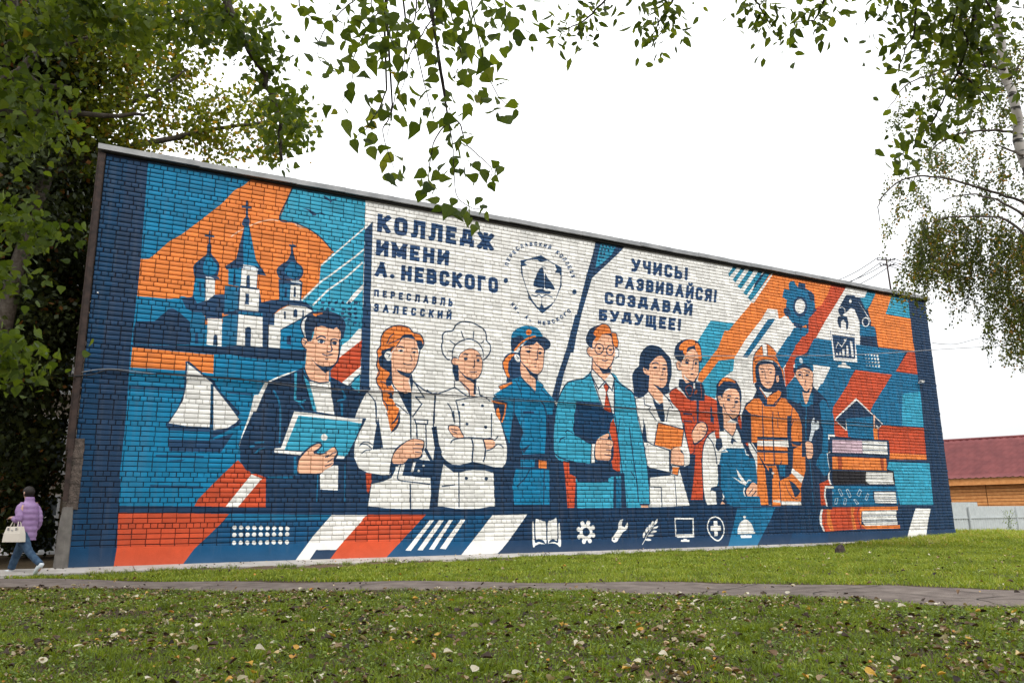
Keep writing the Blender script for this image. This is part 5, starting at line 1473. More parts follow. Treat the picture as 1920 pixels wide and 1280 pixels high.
# plastered plinth, painted with the rest
mb = MB(); xs = np.linspace(XL, XR, 56)
for i in range(55):
    t0, t1 = .50-.10*ss(4, 14, xs[i])+.05*math.sin(i*.7)*.2, .50-.10*ss(4, 14, xs[i+1])+.05*math.sin((i+1)*.7)*.2
    y = YW-.006
    mb.add([(xs[i], y, 0), (xs[i+1], y, 0), (xs[i+1], y, t1), (xs[i], y, t0), (xs[i], YW+.016, t0+.01), (xs[i+1], YW+.016, t1+.01)], [(0, 1, 2, 3), (3, 2, 5, 4)])
mb.add([(XR, YW-.006, 0), (XR, YW+.02, 0), (XR, YW+.02, .4), (XR, YW-.006, .4)], [(0, 1, 2, 3)])
mb.build('plinth', M_PAINT, bld)
def plinth_top(x): return .50-.10*float(ss(4, 14, x))
# bricks: four stretcher courses, then one header course
PH, PL, JT = .1028, .271, .0165
ZH = 0.920; XJ = 1.020
def brick_mesh(name, L, H):
    e = .005; x, z = L/2, H/2; V = [(-x, .016, -z), (x, .016, -z), (x, .016, z), (-x, .016, z), (-x, .004, -z), (x, .004, -z), (x, .004, z), (-x, .004, z), (-x+e, 0, -z+e), (x-e, 0, -z+e), (x-e, 0, z-e), (-x+e, 0, z-e)]
    F = [(8, 9, 10, 11)]+[(a, (a+1) % 4, (a+1) % 4+4, a+4) for a in range(4)]+[(a+4, (a+1) % 4+4, (a+1) % 4+8, a+8) for a in range(4)]
    me = bpy.data.meshes.new(name); me.from_pydata(V, [], F); me.update(); me.materials.append(M_PAINT); return me
me_s, me_h = brick_mesh('brick_stretcher', PL-JT, PH-JT), brick_mesh('brick_header', PL/2-JT, PH-JT)
bricks = []; r0 = int((.4-ZH)/PH)-1
for r in range(r0, 200):
    z = ZH+r*PH
    if z+PH/2 > ZT: break
    hd = (r % 5 == 0); p = PL/2 if hd else PL; ph = XJ+(PL/4 if hd else 0)+[0, .004, -.004, .003, 0][r % 5]
    if r % 5 == 3 and (r//5) % 4 == 1: ph += PL/2
    k0 = int((XL-ph)/p)-1; x = ph+k0*p
    while x < XR:
        a, b = max(x, XL-.006*(r % 2)), min(x+p, XR+.012*(r % 2)); x += p
        if b-a < .05: continue
        c = (a+b)/2
        if z+PH/2 < plinth_top(c)+.01: continue
        jx, jz = random.uniform(-.004, .004), random.uniform(-.003, .003)
        L_ = b-a-JT*random.uniform(.8, 1.25); H_ = PH-JT*random.uniform(.8, 1.2)
        full = abs((b-a)-p) < .001
        bricks.append((c+jx, YW+random.uniform(-.004, .004), z+jz, L_, H_, hd, full, math.dist((c, YW, z), (0, 0, .95))))
order = sorted(range(len(bricks)), key=lambda i: (not bricks[i][6], bricks[i][7]))
near = set(order[:300]); V = []; F = []; tone = []
for i, (x, y, z, L_, H_, hd, full, d) in enumerate(bricks):
    if i in near:
        o = bpy.data.objects.new('brick', me_h if hd else me_s); COL.objects.link(o); o.parent = bld
        o.location = Vector((x, y, z))-bld.location; o.rotation_euler = (0, random.uniform(-.006, .006), 0)
        continue
    e = .005; a, b = L_/2, H_/2; n = len(V)
    V += [(x-a, YW+.016, z-b), (x+a, YW+.016, z-b), (x+a, YW+.016, z+b), (x-a, YW+.016, z+b), (x-a, y+.004, z-b), (x+a, y+.004, z-b), (x+a, y+.004, z+b), (x-a, y+.004, z+b), (x-a+e, y, z-b+e), (x+a-e, y, z-b+e), (x+a-e, y, z+b-e), (x-a+e, y, z+b-e)]
    F += [(n+8, n+9, n+10, n+11)]+[(n+q, n+(q+1) % 4, n+(q+1) % 4+4, n+q+4) for q in range(4)]+[(n+q+4, n+(q+1) % 4+4, n+(q+1) % 4+8, n+q+8) for q in range(4)]
    tone += [random.random()]*9
tag(link('brickwork', mesh_np('brickwork', V, F, tone=tone), M_PAINT, bld), kind='stuff')
# corner: bare strip, concrete pier, rusty downpipe
mb = MB(); zz = np.linspace(1.25, 2.62, 12)
for i in range(11): mb.box(XL-.05+.012*math.sin(i*2.3), .03+.012*math.sin(i*3.1), YW-.02-.006*math.sin(i*1.7), YW+.2, zz[i], zz[i+1]+.001*i)
mb.build('bare_corner', M_STUCCO, bld)
mb = MB(); mb.rings([((-.15, YW+.06, .02), (.145, 0, 0), (0, .15, 0)), ((-.14, YW+.06, 1.0), (.125, 0, 0), (0, .14, 0)), ((-.13, YW+.06, 1.3), (.10, 0, 0), (0, .12, 0))], 8); mb.build('concrete_pier', M_PIER, bld)
mb = MB(); mb.box(XL-.16, XL-.012, YW-.03, YW+.12, 2.4, 8.72); mb.box(XL-.12, XL-.03, YW-.06, YW-.032, 1.4, 8.6); mb.build('corner_trim', M_RUST, bld)
# sheet metal flashing along the roof edge, piece by piece
i = 0; x = XL-.17; fl = []
while x < XR+.05:
    x1 = min(x+random.uniform(.95, 1.25), XR+.12); dz = random.uniform(-.008, .008); lift = .006*(i % 2); yb = YW-.085-lift
    sag = .05*math.sin(math.pi*(x-XL)/(XR-XL))
    mb = MB(); zt0 = 8.90+sag+dz; zt1 = 8.90+.05*math.sin(math.pi*(x1-XL)/(XR-XL))+random.uniform(-.006, .006)
    mb.add([(x, yb, zt0), (x1+.015, yb, zt1), (x1+.015, yb-.012, zt1-.125), (x, yb-.012, zt0-.125), (x, YW+.6, zt0+.05), (x1+.015, YW+.6, zt1+.05), (x, yb+.03, zt0-.135), (x1+.015, yb+.03, zt1-.135),
            (x, yb+.012, zt0-.012), (x1+.015, yb+.012, zt1-.012), (x, YW+.6, zt0+.035), (x1+.015, YW+.6, zt1+.035)],
           [(0, 3, 2, 1), (0, 1, 5, 4), (3, 6, 7, 2), (8, 9, 7, 6), (8, 10, 11, 9), (0, 4, 10, 8), (1, 9, 11, 5), (0, 8, 6, 3), (1, 2, 7, 9)])
    mb.build('flashing', M_GALV, bld); x = x1; i += 1
mb = MB(); mb.box(XL-.05, XR+.04, YW-.045, YW+.01, ZT+.004, ZT+.03); mb.build('soffit_board', mat('dark board', (.02, .018, .016), .9), bld)
# service cables clipped along the wall
def cable(name, pts, r, m, label, cat='cable', group=None, n=6, sub=6):
    mb = MB(); mb.tube(smooth_path(pts, sub), r, n); return tag(mb.build(name, m, smooth=True), label, cat, group)
cable('wall_cable', [(-0.38,17.93,3.85),(0.03,17.93,3.91),(0.33,17.93,4.03),(0.88,17.93,4.0),(1.6,17.93,4.03),(2.9,17.93,4.02),(4.18,17.93,3.99),(5.93,17.93,3.93),(6.73,17.93,3.98),(8.14,17.93,3.99),(10.28,17.93,4.0),(11.6,17.93,3.99),(13.74,17.93,3.96),(16.49,17.93,3.98),(19.58,17.93,3.95),(22.54,17.93,3.98),(26.4,17.93,3.87)], .013, M_CABLE, 'thick black cable running the whole length of the painted wall at mid height')
cable('wall_cable', [(-0.18,17.96,3.95),(0.36,17.96,4.06),(1.29,17.96,4.02),(3.13,17.96,4.01),(4.67,17.96,3.93),(6.47,17.96,3.99),(8.74,17.96,3.94),(11.12,17.96,3.99),(13.76,17.96,3.93),(16.63,17.96,4.0),(20.07,17.96,3.91),(23.89,17.96,3.88)], .007, M_CABLE2, 'thin grey cable clipped just below the thick black one on the painted wall')
cable('overhead_cable', [(15.04,17.94,5.59),(17.93,17.9,5.83),(21.68,17.8,6.15),(24.13,17.6,6.4),(26.28,17.3,6.65),(28.06,16.8,6.81),(29.14,16.0,6.83),(30.13,15.0,6.82)], .012, M_CABLE2, 'pale cable crossing the right half of the painting above the figures and reaching the birch')
cable('overhead_cable', [(27.86,18.3,7.25),(29.23,18.3,7.33),(30.94,18.3,7.73),(31.77,18.3,7.68),(33.15,18.3,7.25),(35.14,18.3,6.63)], .011, M_CABLE, 'thin sagging wire to the right of the painted wall above the house roof')
cable('overhead_cable', [(29.23,20.0,10.03),(32.29,20.0,9.52),(36.63,20.0,9.1),(38.84,20.0,8.7)], .006, M_CABLE, 'faint wire dropping through the hanging birch twigs to the lower right')
# surveillance cameras
def cctv(loc, rz, label, m1):
    t = empty('security_camera', loc, label, 'camera', 'security cameras on the painted wall'); t.rotation_euler = (0, 0, rz)
    W = world_of(t)
    def put(mbb, nm, mm):
        o = mbb.build(nm, mm, smooth=False); o.parent = t; return o
    b = MB(); b.tube([(-.13, -.13, .0), (.10, -.13, .02)], [.042, .042], 12); put(b, 'housing', m1)
    b = MB(); b.box(-.12, .13, -.18, -.08, .045, .055); put(b, 'sun_hood', m1)
    b = MB(); b.tube([(0, 0, .0), (0, -.05, -.01), (0, -.12, -.02)], .014, 8); put(b, 'bracket', m1)
    b = MB(); b.tube([(-.135, -.13, 0), (-.131, -.13, 0)], .03, 12); put(b, 'lens', M_GLASS)
cctv((-0.02, 17.98, 5.64), 2.8, 'white bullet camera on the dark blue left edge of the painted wall', M_WHITE)
cctv((26.27, 17.98, 5.58), .3, 'small white camera high on the dark blue right edge of the painted wall', M_WHITE)
# roof mast with wires
t = empty('roof_mast', (26.68, 18.9, 8.99), 'thin steel mast with cross arms and insulators on the far end of the roof', 'mast')
b0 = np.array((26.68, 18.9, 8.99)); b1 = np.array((26.6, 18.9, 10.64))
def onm(f, dx=0, dz=0): return b0+(b1-b0)*f+np.array((dx*.86, -dx*.5, dz))
MB().tube([b0, b1], [.035, .028], 8).build('pole', M_RUST, t)
for f, L_ in ((.93, .32), (.80, .26)):
    a = MB().tube([onm(f, -L_), onm(f, L_)], .018, 6).build('cross_arm', M_RUST, t)
    for s in (-1, -.5, .5, 1): MB().tube([onm(f, s*L_, .0), onm(f, s*L_, .07)], [.026, .02], 7).build('insulator', M_CABLE, a)
for k, (f, s) in enumerate(((.96, -.3), (.93, .3), (.83, -.25), (.80, .25))):
    p = onm(f, s, .06); q = np.array([(29.91,26.0,11.82),(30.26,26.0,11.73),(29.85,26.0,11.38),(30.01,26.0,11.19)])[k]; q2 = np.array([(78.85,40.0,20.68),(78.4,40.0,19.07),(78.63,40.0,19.87),(78.11,40.0,18.01)])[k]
    mid_ = lambda a, b, s_: a*(1-s_)+b*s_-np.array((0, 0, .35*4*s_*(1-s_)))
    cable('power_line', [mid_(p, q, s_) for s_ in np.linspace(0, 1, 6)], .014, M_CABLE, 'thin black wires running from the roof mast to the left and right', group='wires on the roof mast', sub=2)
    cable('power_line', [mid_(p, q2, s_) for s_ in np.linspace(0, 1, 6)], .014, M_CABLE, 'thin black wires running from the roof mast to the left and right', group='wires on the roof mast', sub=2)
# ------------------------------------------------------------------ school block behind the left trees
M_PB = mat('pale brick far', (.42, .36, .30), .9, (.50, .44, .37), 6)
sc_ = empty('school_building', (-8, 31, 0), 'pale brick school block with white windows behind the dark trees', 'building')
mb = MB(); mb.box(-22, 2, 31, 40, 0, 13); mb.build('wall', M_PB, sc_)
mb = MB()
for k in range(0, 120): mb.box(-6, 1.5, 30.985, 31.0, .12+k*.105, .20+k*.105)
o = mb.build('brick_courses', M_PB, sc_); o['kind'] = 'stuff'
mb = MB(); mb.box(-22.1, 2.1, 30.8, 40, 13.0, 13.25); mb.build('roof', M_RUST, sc_)
M_FR = mat('white window frame', (.72, .73, .74), .5)
for zf in (.12, 2.7, 5.4, 8.1):
    for k in range(6):
        x = -1.24-k*2.9; W_, H_ = 1.5, 1.75
        fr = MB(); 
        fr.box(x-W_/2, x+W_/2, 30.93, 30.99, zf, zf+.07); fr.box(x-W_/2, x+W_/2, 30.93, 30.99, zf+H_, zf+H_+.07)
        fr.box(x-W_/2, x-W_/2+.08, 30.93, 30.99, zf+.07, zf+H_); fr.box(x+W_/2-.08, x+W_/2, 30.93, 30.99, zf+.07, zf+H_); fr.box(x-.04, x+.04, 30.93, 30.99, zf+.07, zf+H_*.62); fr.box(x-W_/2+.08, x+W_/2-.08, 30.93, 30.99, zf+H_*.62, zf+H_*.62+.08)
        f_ = fr.build('window', M_FR, sc_)
        MB().box(x-W_/2+.08, x+W_/2-.08, 30.965, 30.975, zf+.07, zf+H_).build('pane', M_GLASS, f_)
        MB().box(x-W_/2-.08, x+W_/2+.08, 30.85, 30.984, zf-.08, zf-.005).build('sill', M_FR, f_)
# ------------------------------------------------------------------ right: house, fence
u = np.array((.447, -.894, 0)); nn = np.array((.894, .447, 0)); A = np.array((51.7, 34, 0)); UP = np.array((0, 0, 1.))
hs = empty('wooden_house', (51.7, 34, 0), 'orange log house with a dark red corrugated roof behind the grey fence', 'house')
S0, S1 = -9, 13; M_LOG = mat('orange timber', (.50, .20, .06), .65, (.60, .27, .09), 5, .2, 20); M_LOGD = mat('dark joint', (.10, .04, .015), .9)
MB().obox(A+u*S0+nn*.55, u*(S1-S0), nn*7, UP*3.2).build('wall', M_LOGD, hs)
for k in range(15):
    L_ = (S1-S0)/4
    for j in range(4):
        MB().obox(A+u*(S0+j*L_+.02)+nn*.47+UP*(.02+k*.215), u*(L_-.04), nn*.079, UP*.185).build('log', M_LOG, hs)
MB().obox(A+u*S0+nn*.02+UP*2.82, u*(S1-S0), nn*.05, UP*.42).build('fascia', M_LOG, hs)
MB().obox(A+u*S0-nn*.02+UP*3.245, u*(S1-S0), nn*.06, UP*.05).build('eave_board', mat('pale board', (.55, .36, .2), .7), hs)
M_RROOF = mat('dark red roof sheet', (.12, .028, .03), .6, (.17, .042, .042), 1.5, .1, 20)
nc = 110; rv = []; rf = []
for half, (e0, z0, e1, z1) in enumerate(((-.12, 3.2, 4.05, 6.1), (4.05, 6.1, 8.3, 3.2))):
    nr = 9; base = len(rv)
    for j in range(nr*2):
        f0 = (j+1)//2/nr; step = .035*(1 if j % 2 == 0 else 0)
        for i in range(nc+1):
            s_ = S0-.4+(S1-S0+.8)*i/nc; p = A+u*s_+nn*(e0+(e1-e0)*f0)+UP*(z0+(z1-z0)*f0+.055*(i % 2)+(step if half == 0 else 0)+.03); rv.append(p)
    for j in range(nr*2-1):
        for i in range(nc): a = base+j*(nc+1)+i; rf.append((a, a+1, a+nc+2, a+nc+1))
link('roof', mesh_np('roof', rv, rf), M_RROOF, hs)
MB().tube([A+u*(S0-.4)+nn*4.05+UP*6.17, A+u*(S1+.4)+nn*4.05+UP*6.17], .09, 8).build('ridge_cap', M_RROOF, hs)
M_FEN = mat('grey profiled sheet', (.47, .50, .51), .5, (.53, .56, .57), 3, spec=.4, metal=.2)
fen = empty('sheet_metal_fence', (42, 26, -.1), 'pale grey profiled metal fence with posts and rails beside the painted wall', 'fence')
def fpanel(x0, x1, zt, y=26.0):
    nr = max(2, int((x1-x0)/.2)); V = []; F = []
    pts = []
    for i in range(nr):
        a = x0+(x1-x0)*i/nr; d = (x1-x0)/nr; pts += [(a, y), (a+d*.55, y), (a+d*.65, y-.05), (a+d*.9, y-.05)]
    pts.append((x1, y))
    for p in pts: V += [(*p, -.4), (*p, zt)]
    for i in range(len(pts)-1): F.append((2*i, 2*i+2, 2*i+3, 2*i+1))
    link('panel', mesh_np('panel', V, F), M_FEN, fen)
fx = 37.5; k = 0
while fx < 60: fpanel(fx, fx+2.0, 1.55-(0 if fx < 40.2 else .2)); fx += 2.03
for z_ in (.75, -.1): MB().box(37.5, 60, 25.93, 25.975, z_-.02, z_+.03).build('rail', M_FEN, fen)
for x_ in (37.6, 40.6, 44.75, 48.2, 51.4): MB().box(x_, x_+.07, 25.86, 25.928, -.4, 1.32).build('post', M_FEN, fen)
MB().add([(27.9, 18.6, -.2), (28.9, 19.6, -.2), (28.9, 19.6, 1.35), (27.9, 18.6, 1.4)], [(0, 1, 2, 3)]) if False else None
# ------------------------------------------------------------------ vegetation
def rand_rot(N, up=0.0, rg=rng):
    # rotation matrices: leaf length axis y, normal z; up>0 pulls the tip downwards
    d = rg.normal(size=(N, 3)); d[:, 2] -= up*1.6; d /= np.linalg.norm(d, axis=1)[:, None]
    a = rg.normal(size=(N, 3)); n = np.cross(d, a); n /= np.linalg.norm(n, axis=1)[:, None]; x = np.cross(d, n)
    return np.stack([x, d, n], -1)
HEART = (np.array([(0, 0, 0), (-.36, .10, .05), (-.42, .38, .06), (-.2, .72, .04), (0, 1.05, -.05), (.2, .72, .04), (.42, .38, .06), (.36, .10, .05), (0, .4, -.02)]), np.array([(0, 8, 2), (0, 2, 1), (8, 4, 3), (8, 3, 2), (0, 7, 6), (0, 6, 8), (8, 6, 5), (8, 5, 4)]))
OVAL = (np.array([(0, 0, 0), (-.27, .3, .05), (-.2, .7, .04), (0, 1.05, -.06), (.2, .7, .04), (.27, .3, .05)]), np.array([(0, 3, 2), (0, 2, 1), (0, 5, 4), (0, 4, 3)]))
DIAM = (np.array([(0, 0, 0), (-.42, .5, .06), (0, 1, 0), (.42, .5, .06)]), np.array([(0, 2, 1), (0, 3, 2)]))
def leaves_mesh(name, P, size, shape, droop=.3, tone=None, tone_jit=.25, rg=rng, m=None, parent=None):
    N = len(P); R = rand_rot(N, droop, rg); T, F = shape; s = (size*rg.uniform(.65, 1.25, N))[:, None, None]
    V = np.einsum('nij,kj->nki', R, T)*s+np.asarray(P)[:, None, :]; k = len(T)
    FF = (F[None]+np.arange(N)[:, None, None]*k).reshape(-1, 3)
    tn = np.clip((rg.random(N) if tone is None else np.asarray(tone)+rg.normal(0, tone_jit, N)), 0, 1)
    return link(name, mesh_np(name, V.reshape(-1, 3), FF, tone=np.repeat(tn, len(F))), m, parent)
G_POP = [(0, (.04, .07, .012)), (.45, (.08, .125, .018)), (.9, (.13, .18, .026)), (.985, (.20, .21, .03)), (1, (.28, .22, .04))]
G_MAP = [(0, (.05, .075, .012)), (.4, (.11, .145, .018)), (.8, (.20, .23, .026)), (.98, (.27, .26, .03)), (1, (.30, .19, .03))]
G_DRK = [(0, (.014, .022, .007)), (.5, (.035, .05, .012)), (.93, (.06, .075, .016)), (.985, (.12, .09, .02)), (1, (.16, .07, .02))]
G_BIR = [(0, (.04, .06, .018)), (.5, (.085, .115, .026)), (.88, (.15, .18, .035)), (.97, (.28, .25, .04)), (1, (.32, .18, .04))]
ML_POP, ML_POPI = leaf_mat('poplar leaf', G_POP, trans=.55), leaf_mat('poplar leaf single', G_POP, False, trans=.58)
ML_LIN, ML_LINI = leaf_mat('linden leaf', [(0, (.03, .05, .01)), (.5, (.075, .115, .018)), (1, (.13, .17, .025))], trans=.55), leaf_mat('linden leaf single', [(0, (.03, .05, .01)), (.5, (.075, .115, .018)), (1, (.14, .18, .026))], False, trans=.55)
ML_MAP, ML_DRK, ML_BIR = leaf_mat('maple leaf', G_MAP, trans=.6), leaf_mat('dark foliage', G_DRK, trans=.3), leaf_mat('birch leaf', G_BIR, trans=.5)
def cloud(blobs, dens, per=26, spread=.34, rg=rng):
    out = []; tn = []
    for (c, r) in blobs:
        c = np.array(c); nc_ = max(3, int(dens*r*r)); v = rg.normal(size=(nc_, 3)); v /= np.linalg.norm(v, axis=1)[:, None]
        cen = c+v*(rg.random(nc_)**.45)[:, None]*np.array((r, r*1.1, r*.85)); tt = rg.random(nc_)
        for q, t_ in zip(cen, tt):
            m_ = rg.poisson(per); out.append(q+rg.normal(0, spread, (m_, 3))*np.array((1, 1, .6))); tn.append(np.full(m_, t_))
    return np.concatenate(out), np.concatenate(tn)
def limb(pts, r0, r1, name, parent, m=M_BARK, n=7, sub=4):
    p = smooth_path(pts, sub); q = [p[0]]+[v+rng.normal(0, r0*.25, 3) for v in p[1:-1]]+[p[-1]]
    return MB().tube(q, list(np.linspace(r0, r1, len(q))), n).build(name, m, parent, smooth=True)
# dark trees beyond the left corner
def bl(L): return [((x, y, z), r) for x, y, z, r in L]
t = empty('dark_tree', (-3.5, 27, 0), 'tall dark dense tree behind the woman, left of the painted building', 'tree', 'dark trees left of the building')
limb([(-3.5, 27, 0), (-3.4, 27, 4), (-3.0, 27, 9), (-2.6, 27, 15)], .28, .08, 'trunk', t)
for q in ((-5.5, 26.6, 9), (-1.2, 26.8, 10), (-5, 27, 13), (-1.5, 26.8, 6.5)): limb([(-3.3, 27, q[2]-3), ((-3.3+q[0])/2, 27, q[2]-1.2), q], .09, .02, 'limb', t)
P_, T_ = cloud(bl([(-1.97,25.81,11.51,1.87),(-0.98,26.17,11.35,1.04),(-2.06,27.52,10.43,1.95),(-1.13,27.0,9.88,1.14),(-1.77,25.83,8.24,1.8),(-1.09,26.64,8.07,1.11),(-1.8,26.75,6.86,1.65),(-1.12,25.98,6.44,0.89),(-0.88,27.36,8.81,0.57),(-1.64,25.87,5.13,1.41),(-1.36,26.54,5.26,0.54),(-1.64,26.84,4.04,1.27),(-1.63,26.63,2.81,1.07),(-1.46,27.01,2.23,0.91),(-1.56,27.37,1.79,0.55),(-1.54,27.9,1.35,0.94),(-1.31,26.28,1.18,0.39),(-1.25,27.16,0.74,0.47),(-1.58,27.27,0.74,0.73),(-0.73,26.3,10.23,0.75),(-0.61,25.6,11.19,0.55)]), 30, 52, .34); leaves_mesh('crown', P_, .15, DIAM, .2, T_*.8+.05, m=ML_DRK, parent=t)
t = empty('dark_tree', (-7.5, 24, 0), 'dark spreading tree at the left frame edge with low hanging boughs', 'tree', 'dark trees left of the building')
limb([(-7.5, 24, 0), (-7.2, 24, 4), (-6.6, 24, 9), (-6, 24, 14)], .3, .08, 'trunk', t)
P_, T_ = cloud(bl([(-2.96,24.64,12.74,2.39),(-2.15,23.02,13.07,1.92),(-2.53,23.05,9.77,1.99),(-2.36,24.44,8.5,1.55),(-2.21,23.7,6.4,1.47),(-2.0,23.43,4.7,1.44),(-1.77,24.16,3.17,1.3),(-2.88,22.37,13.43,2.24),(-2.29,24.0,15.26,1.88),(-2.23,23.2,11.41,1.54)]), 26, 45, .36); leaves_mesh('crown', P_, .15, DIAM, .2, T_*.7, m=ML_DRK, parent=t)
# maple reaching over the roof
t = empty('maple_tree', (-2.2, 22.5, 0), 'yellow green maple spreading over the left end of the roof', 'tree')
limb([(-2.2, 22.5, 0), (-2.1, 22.6, 5), (-1.6, 22.8, 9), (-.2, 23, 12.5)], .26, .12, 'trunk', t)
for q in [[(-1.46,22.8,9.89),(-0.43,22.8,10.87),(0.56,22.6,11.48)],[(-0.77,22.8,10.48),(1.51,22.6,11.57),(3.17,22.4,12.25),(4.2,22.3,12.62)],[(-1.99,22.8,11.59),(0.36,23.0,12.6),(1.67,23.0,13.97)],[(-2.15,23.0,13.06),(-0.96,23.0,13.89),(0.84,23.0,15.29)]]: limb(q, .10, .025, 'limb', t)
P_, T_ = cloud(bl([(-0.21,21.49,12.31,0.98),(0.65,23.31,12.66,0.96),(1.38,24.18,13.45,0.82),(0.42,21.86,11.11,0.81),(1.67,23.22,12.19,0.78),(2.41,22.15,12.2,0.84),(2.55,23.57,11.95,0.67),(3.62,23.51,13.24,0.81),(4.05,21.9,12.31,0.7),(5.09,23.86,13.3,0.51),(4.11,23.3,12.41,0.53),(3.29,23.38,11.78,0.38),(1.73,23.82,14.43,0.77),(0.83,22.57,15.03,1.25),(2.04,23.63,16.24,1.13),(3.04,24.01,16.41,0.67),(-0.79,21.53,13.25,1.33),(-1.51,23.92,12.75,1.25),(-0.45,22.46,11.03,0.91),(-0.88,22.73,11.67,1.01),(0.1,21.67,13.28,0.83),(5.06,23.43,13.64,0.36),(4.15,22.13,11.5,0.23),(-0.14,23.99,15.77,1.13),(-1.45,22.08,13.69,1.2),(-0.67,23.0,10.75,0.67)]), 22, 34, .26); leaves_mesh('crown', P_, .13, HEART, .3, T_*.75+.15, m=ML_MAP, parent=t)
# shrubs in the shade behind the woman
for (x, y, r, lb) in ((-3.2, 24, 1.2, 'dark shrub under the trees right behind the woman'), (-5.2, 22.5, 1.3, 'dark rounded shrub at the left frame edge'), (-2.4, 25.5, .6, 'low dark shrub beside the concrete corner pier')):
    t = empty('shrub', (x, y, 0), lb, 'shrub')
    for k in range(5): MB().tube([(x, y, 0), (x+random.uniform(-.5, .5), y+random.uniform(-.4, .4), r*.9)], [.02, .008], 5).build('stem', M_TWIG, t)
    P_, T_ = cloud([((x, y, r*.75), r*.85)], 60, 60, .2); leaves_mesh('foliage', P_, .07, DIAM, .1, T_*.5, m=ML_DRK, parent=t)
# poplar standing behind the camera: its boughs hang into the top left and the top middle
pop = empty('poplar_tree', (-3.2, -1.5, 0), 'poplar whose long twigs with triangular leaves hang into the top of the picture', 'tree')
limb([(-3.2, -1.5, 0), (-3.1, -1.4, 3), (-2.9, -1, 6), (-2.4, -.2, 9)], .26, .12, 'trunk', pop)
TW = [[(1.513,3.804,3.991),(1.536,3.846,3.927),(1.606,3.911,3.803),(1.676,3.986,3.654),(1.731,4.041,3.535),(1.775,4.098,3.412),(1.822,4.146,3.295),(1.859,4.185,3.195),(1.888,4.236,3.072),(1.93,4.283,2.935),(2.032,4.265,2.871),(2.085,4.239,2.871)],[(1.503,3.913,4.061),(1.516,3.96,3.994),(1.529,4.02,3.908),(1.516,4.108,3.791),(1.522,4.181,3.68),(1.511,4.246,3.584),(1.507,4.312,3.476),(1.507,4.358,3.396),(1.504,4.415,3.294)],[(1.432,4.061,4.108),(1.393,4.116,4.053),(1.324,4.221,3.941),(1.275,4.315,3.826),(1.262,4.381,3.73),(1.274,4.431,3.644),(1.237,4.514,3.521)],[(1.274,4.233,4.155),(1.232,4.282,4.106),(1.151,4.362,4.026),(1.084,4.448,3.926),(1.071,4.514,3.829),(1.102,4.535,3.784)],[(1.348,4.315,4.22),(1.366,4.363,4.149),(1.442,4.429,4.023),(1.527,4.449,3.952)],[(1.78,3.783,4.043),(1.805,3.811,3.993),(1.897,3.899,3.821),(1.999,3.977,3.638),(2.091,4.006,3.523),(2.153,3.999,3.483)],[(1.687,3.933,4.11),(1.712,3.962,4.06),(1.786,4.016,3.948),(1.871,4.089,3.793),(1.929,4.158,3.65),(2.069,4.147,3.562)],[(1.514,4.467,3.661),(1.49,4.536,3.557),(1.457,4.583,3.492),(1.433,4.621,3.437),(1.373,4.664,3.39)],[(1.599,4.595,3.641),(1.593,4.646,3.555),(1.569,4.685,3.499),(1.613,4.728,3.392),(1.681,4.764,3.272)],[(1.829,4.192,3.382),(1.773,4.268,3.289),(1.769,4.346,3.143),(1.781,4.404,3.016)],[(1.869,4.284,3.449),(1.939,4.264,3.43),(1.994,4.297,3.326),(2.086,4.293,3.253),(2.178,4.288,3.178),(2.18,4.32,3.113)],[(1.534,4.196,4.018),(1.6,4.235,3.93),(1.701,4.323,3.742),(1.782,4.389,3.584),(1.822,4.421,3.502)],[(2.093,3.93,4.246),(2.138,3.994,4.139),(2.178,4.059,4.028)],[(1.586,3.838,4.013),(1.614,3.903,3.914),(1.57,4.0,3.807),(1.525,4.094,3.696),(1.529,4.165,3.585),(1.508,4.232,3.487)],[(1.354,4.04,4.068),(1.37,4.112,3.966),(1.417,4.17,3.862),(1.509,4.185,3.794)],[(0.903,4.307,4.079),(0.912,4.355,4.01),(0.969,4.369,3.972),(1.051,4.371,3.941)]]
top = np.array((.9, 3.6, 6.6)); limb([(-2.9, -1, 6), (-1.4, .8, 6.8), tuple(top)], .11, .05, 'bough', pop)
for q in TW:
    limb([tuple(top+np.array(q[0])*0.0+(np.array(q[0])-top)*.0), tuple((top+np.array(q[0]))/2+np.array((0, 0, .25)))]+[tuple(q[0])], .022, .006, 'branch', pop, M_TWIG, 5)
    limb(q, .0055, .0022, 'twig', pop, M_TWIG, 5, 5)
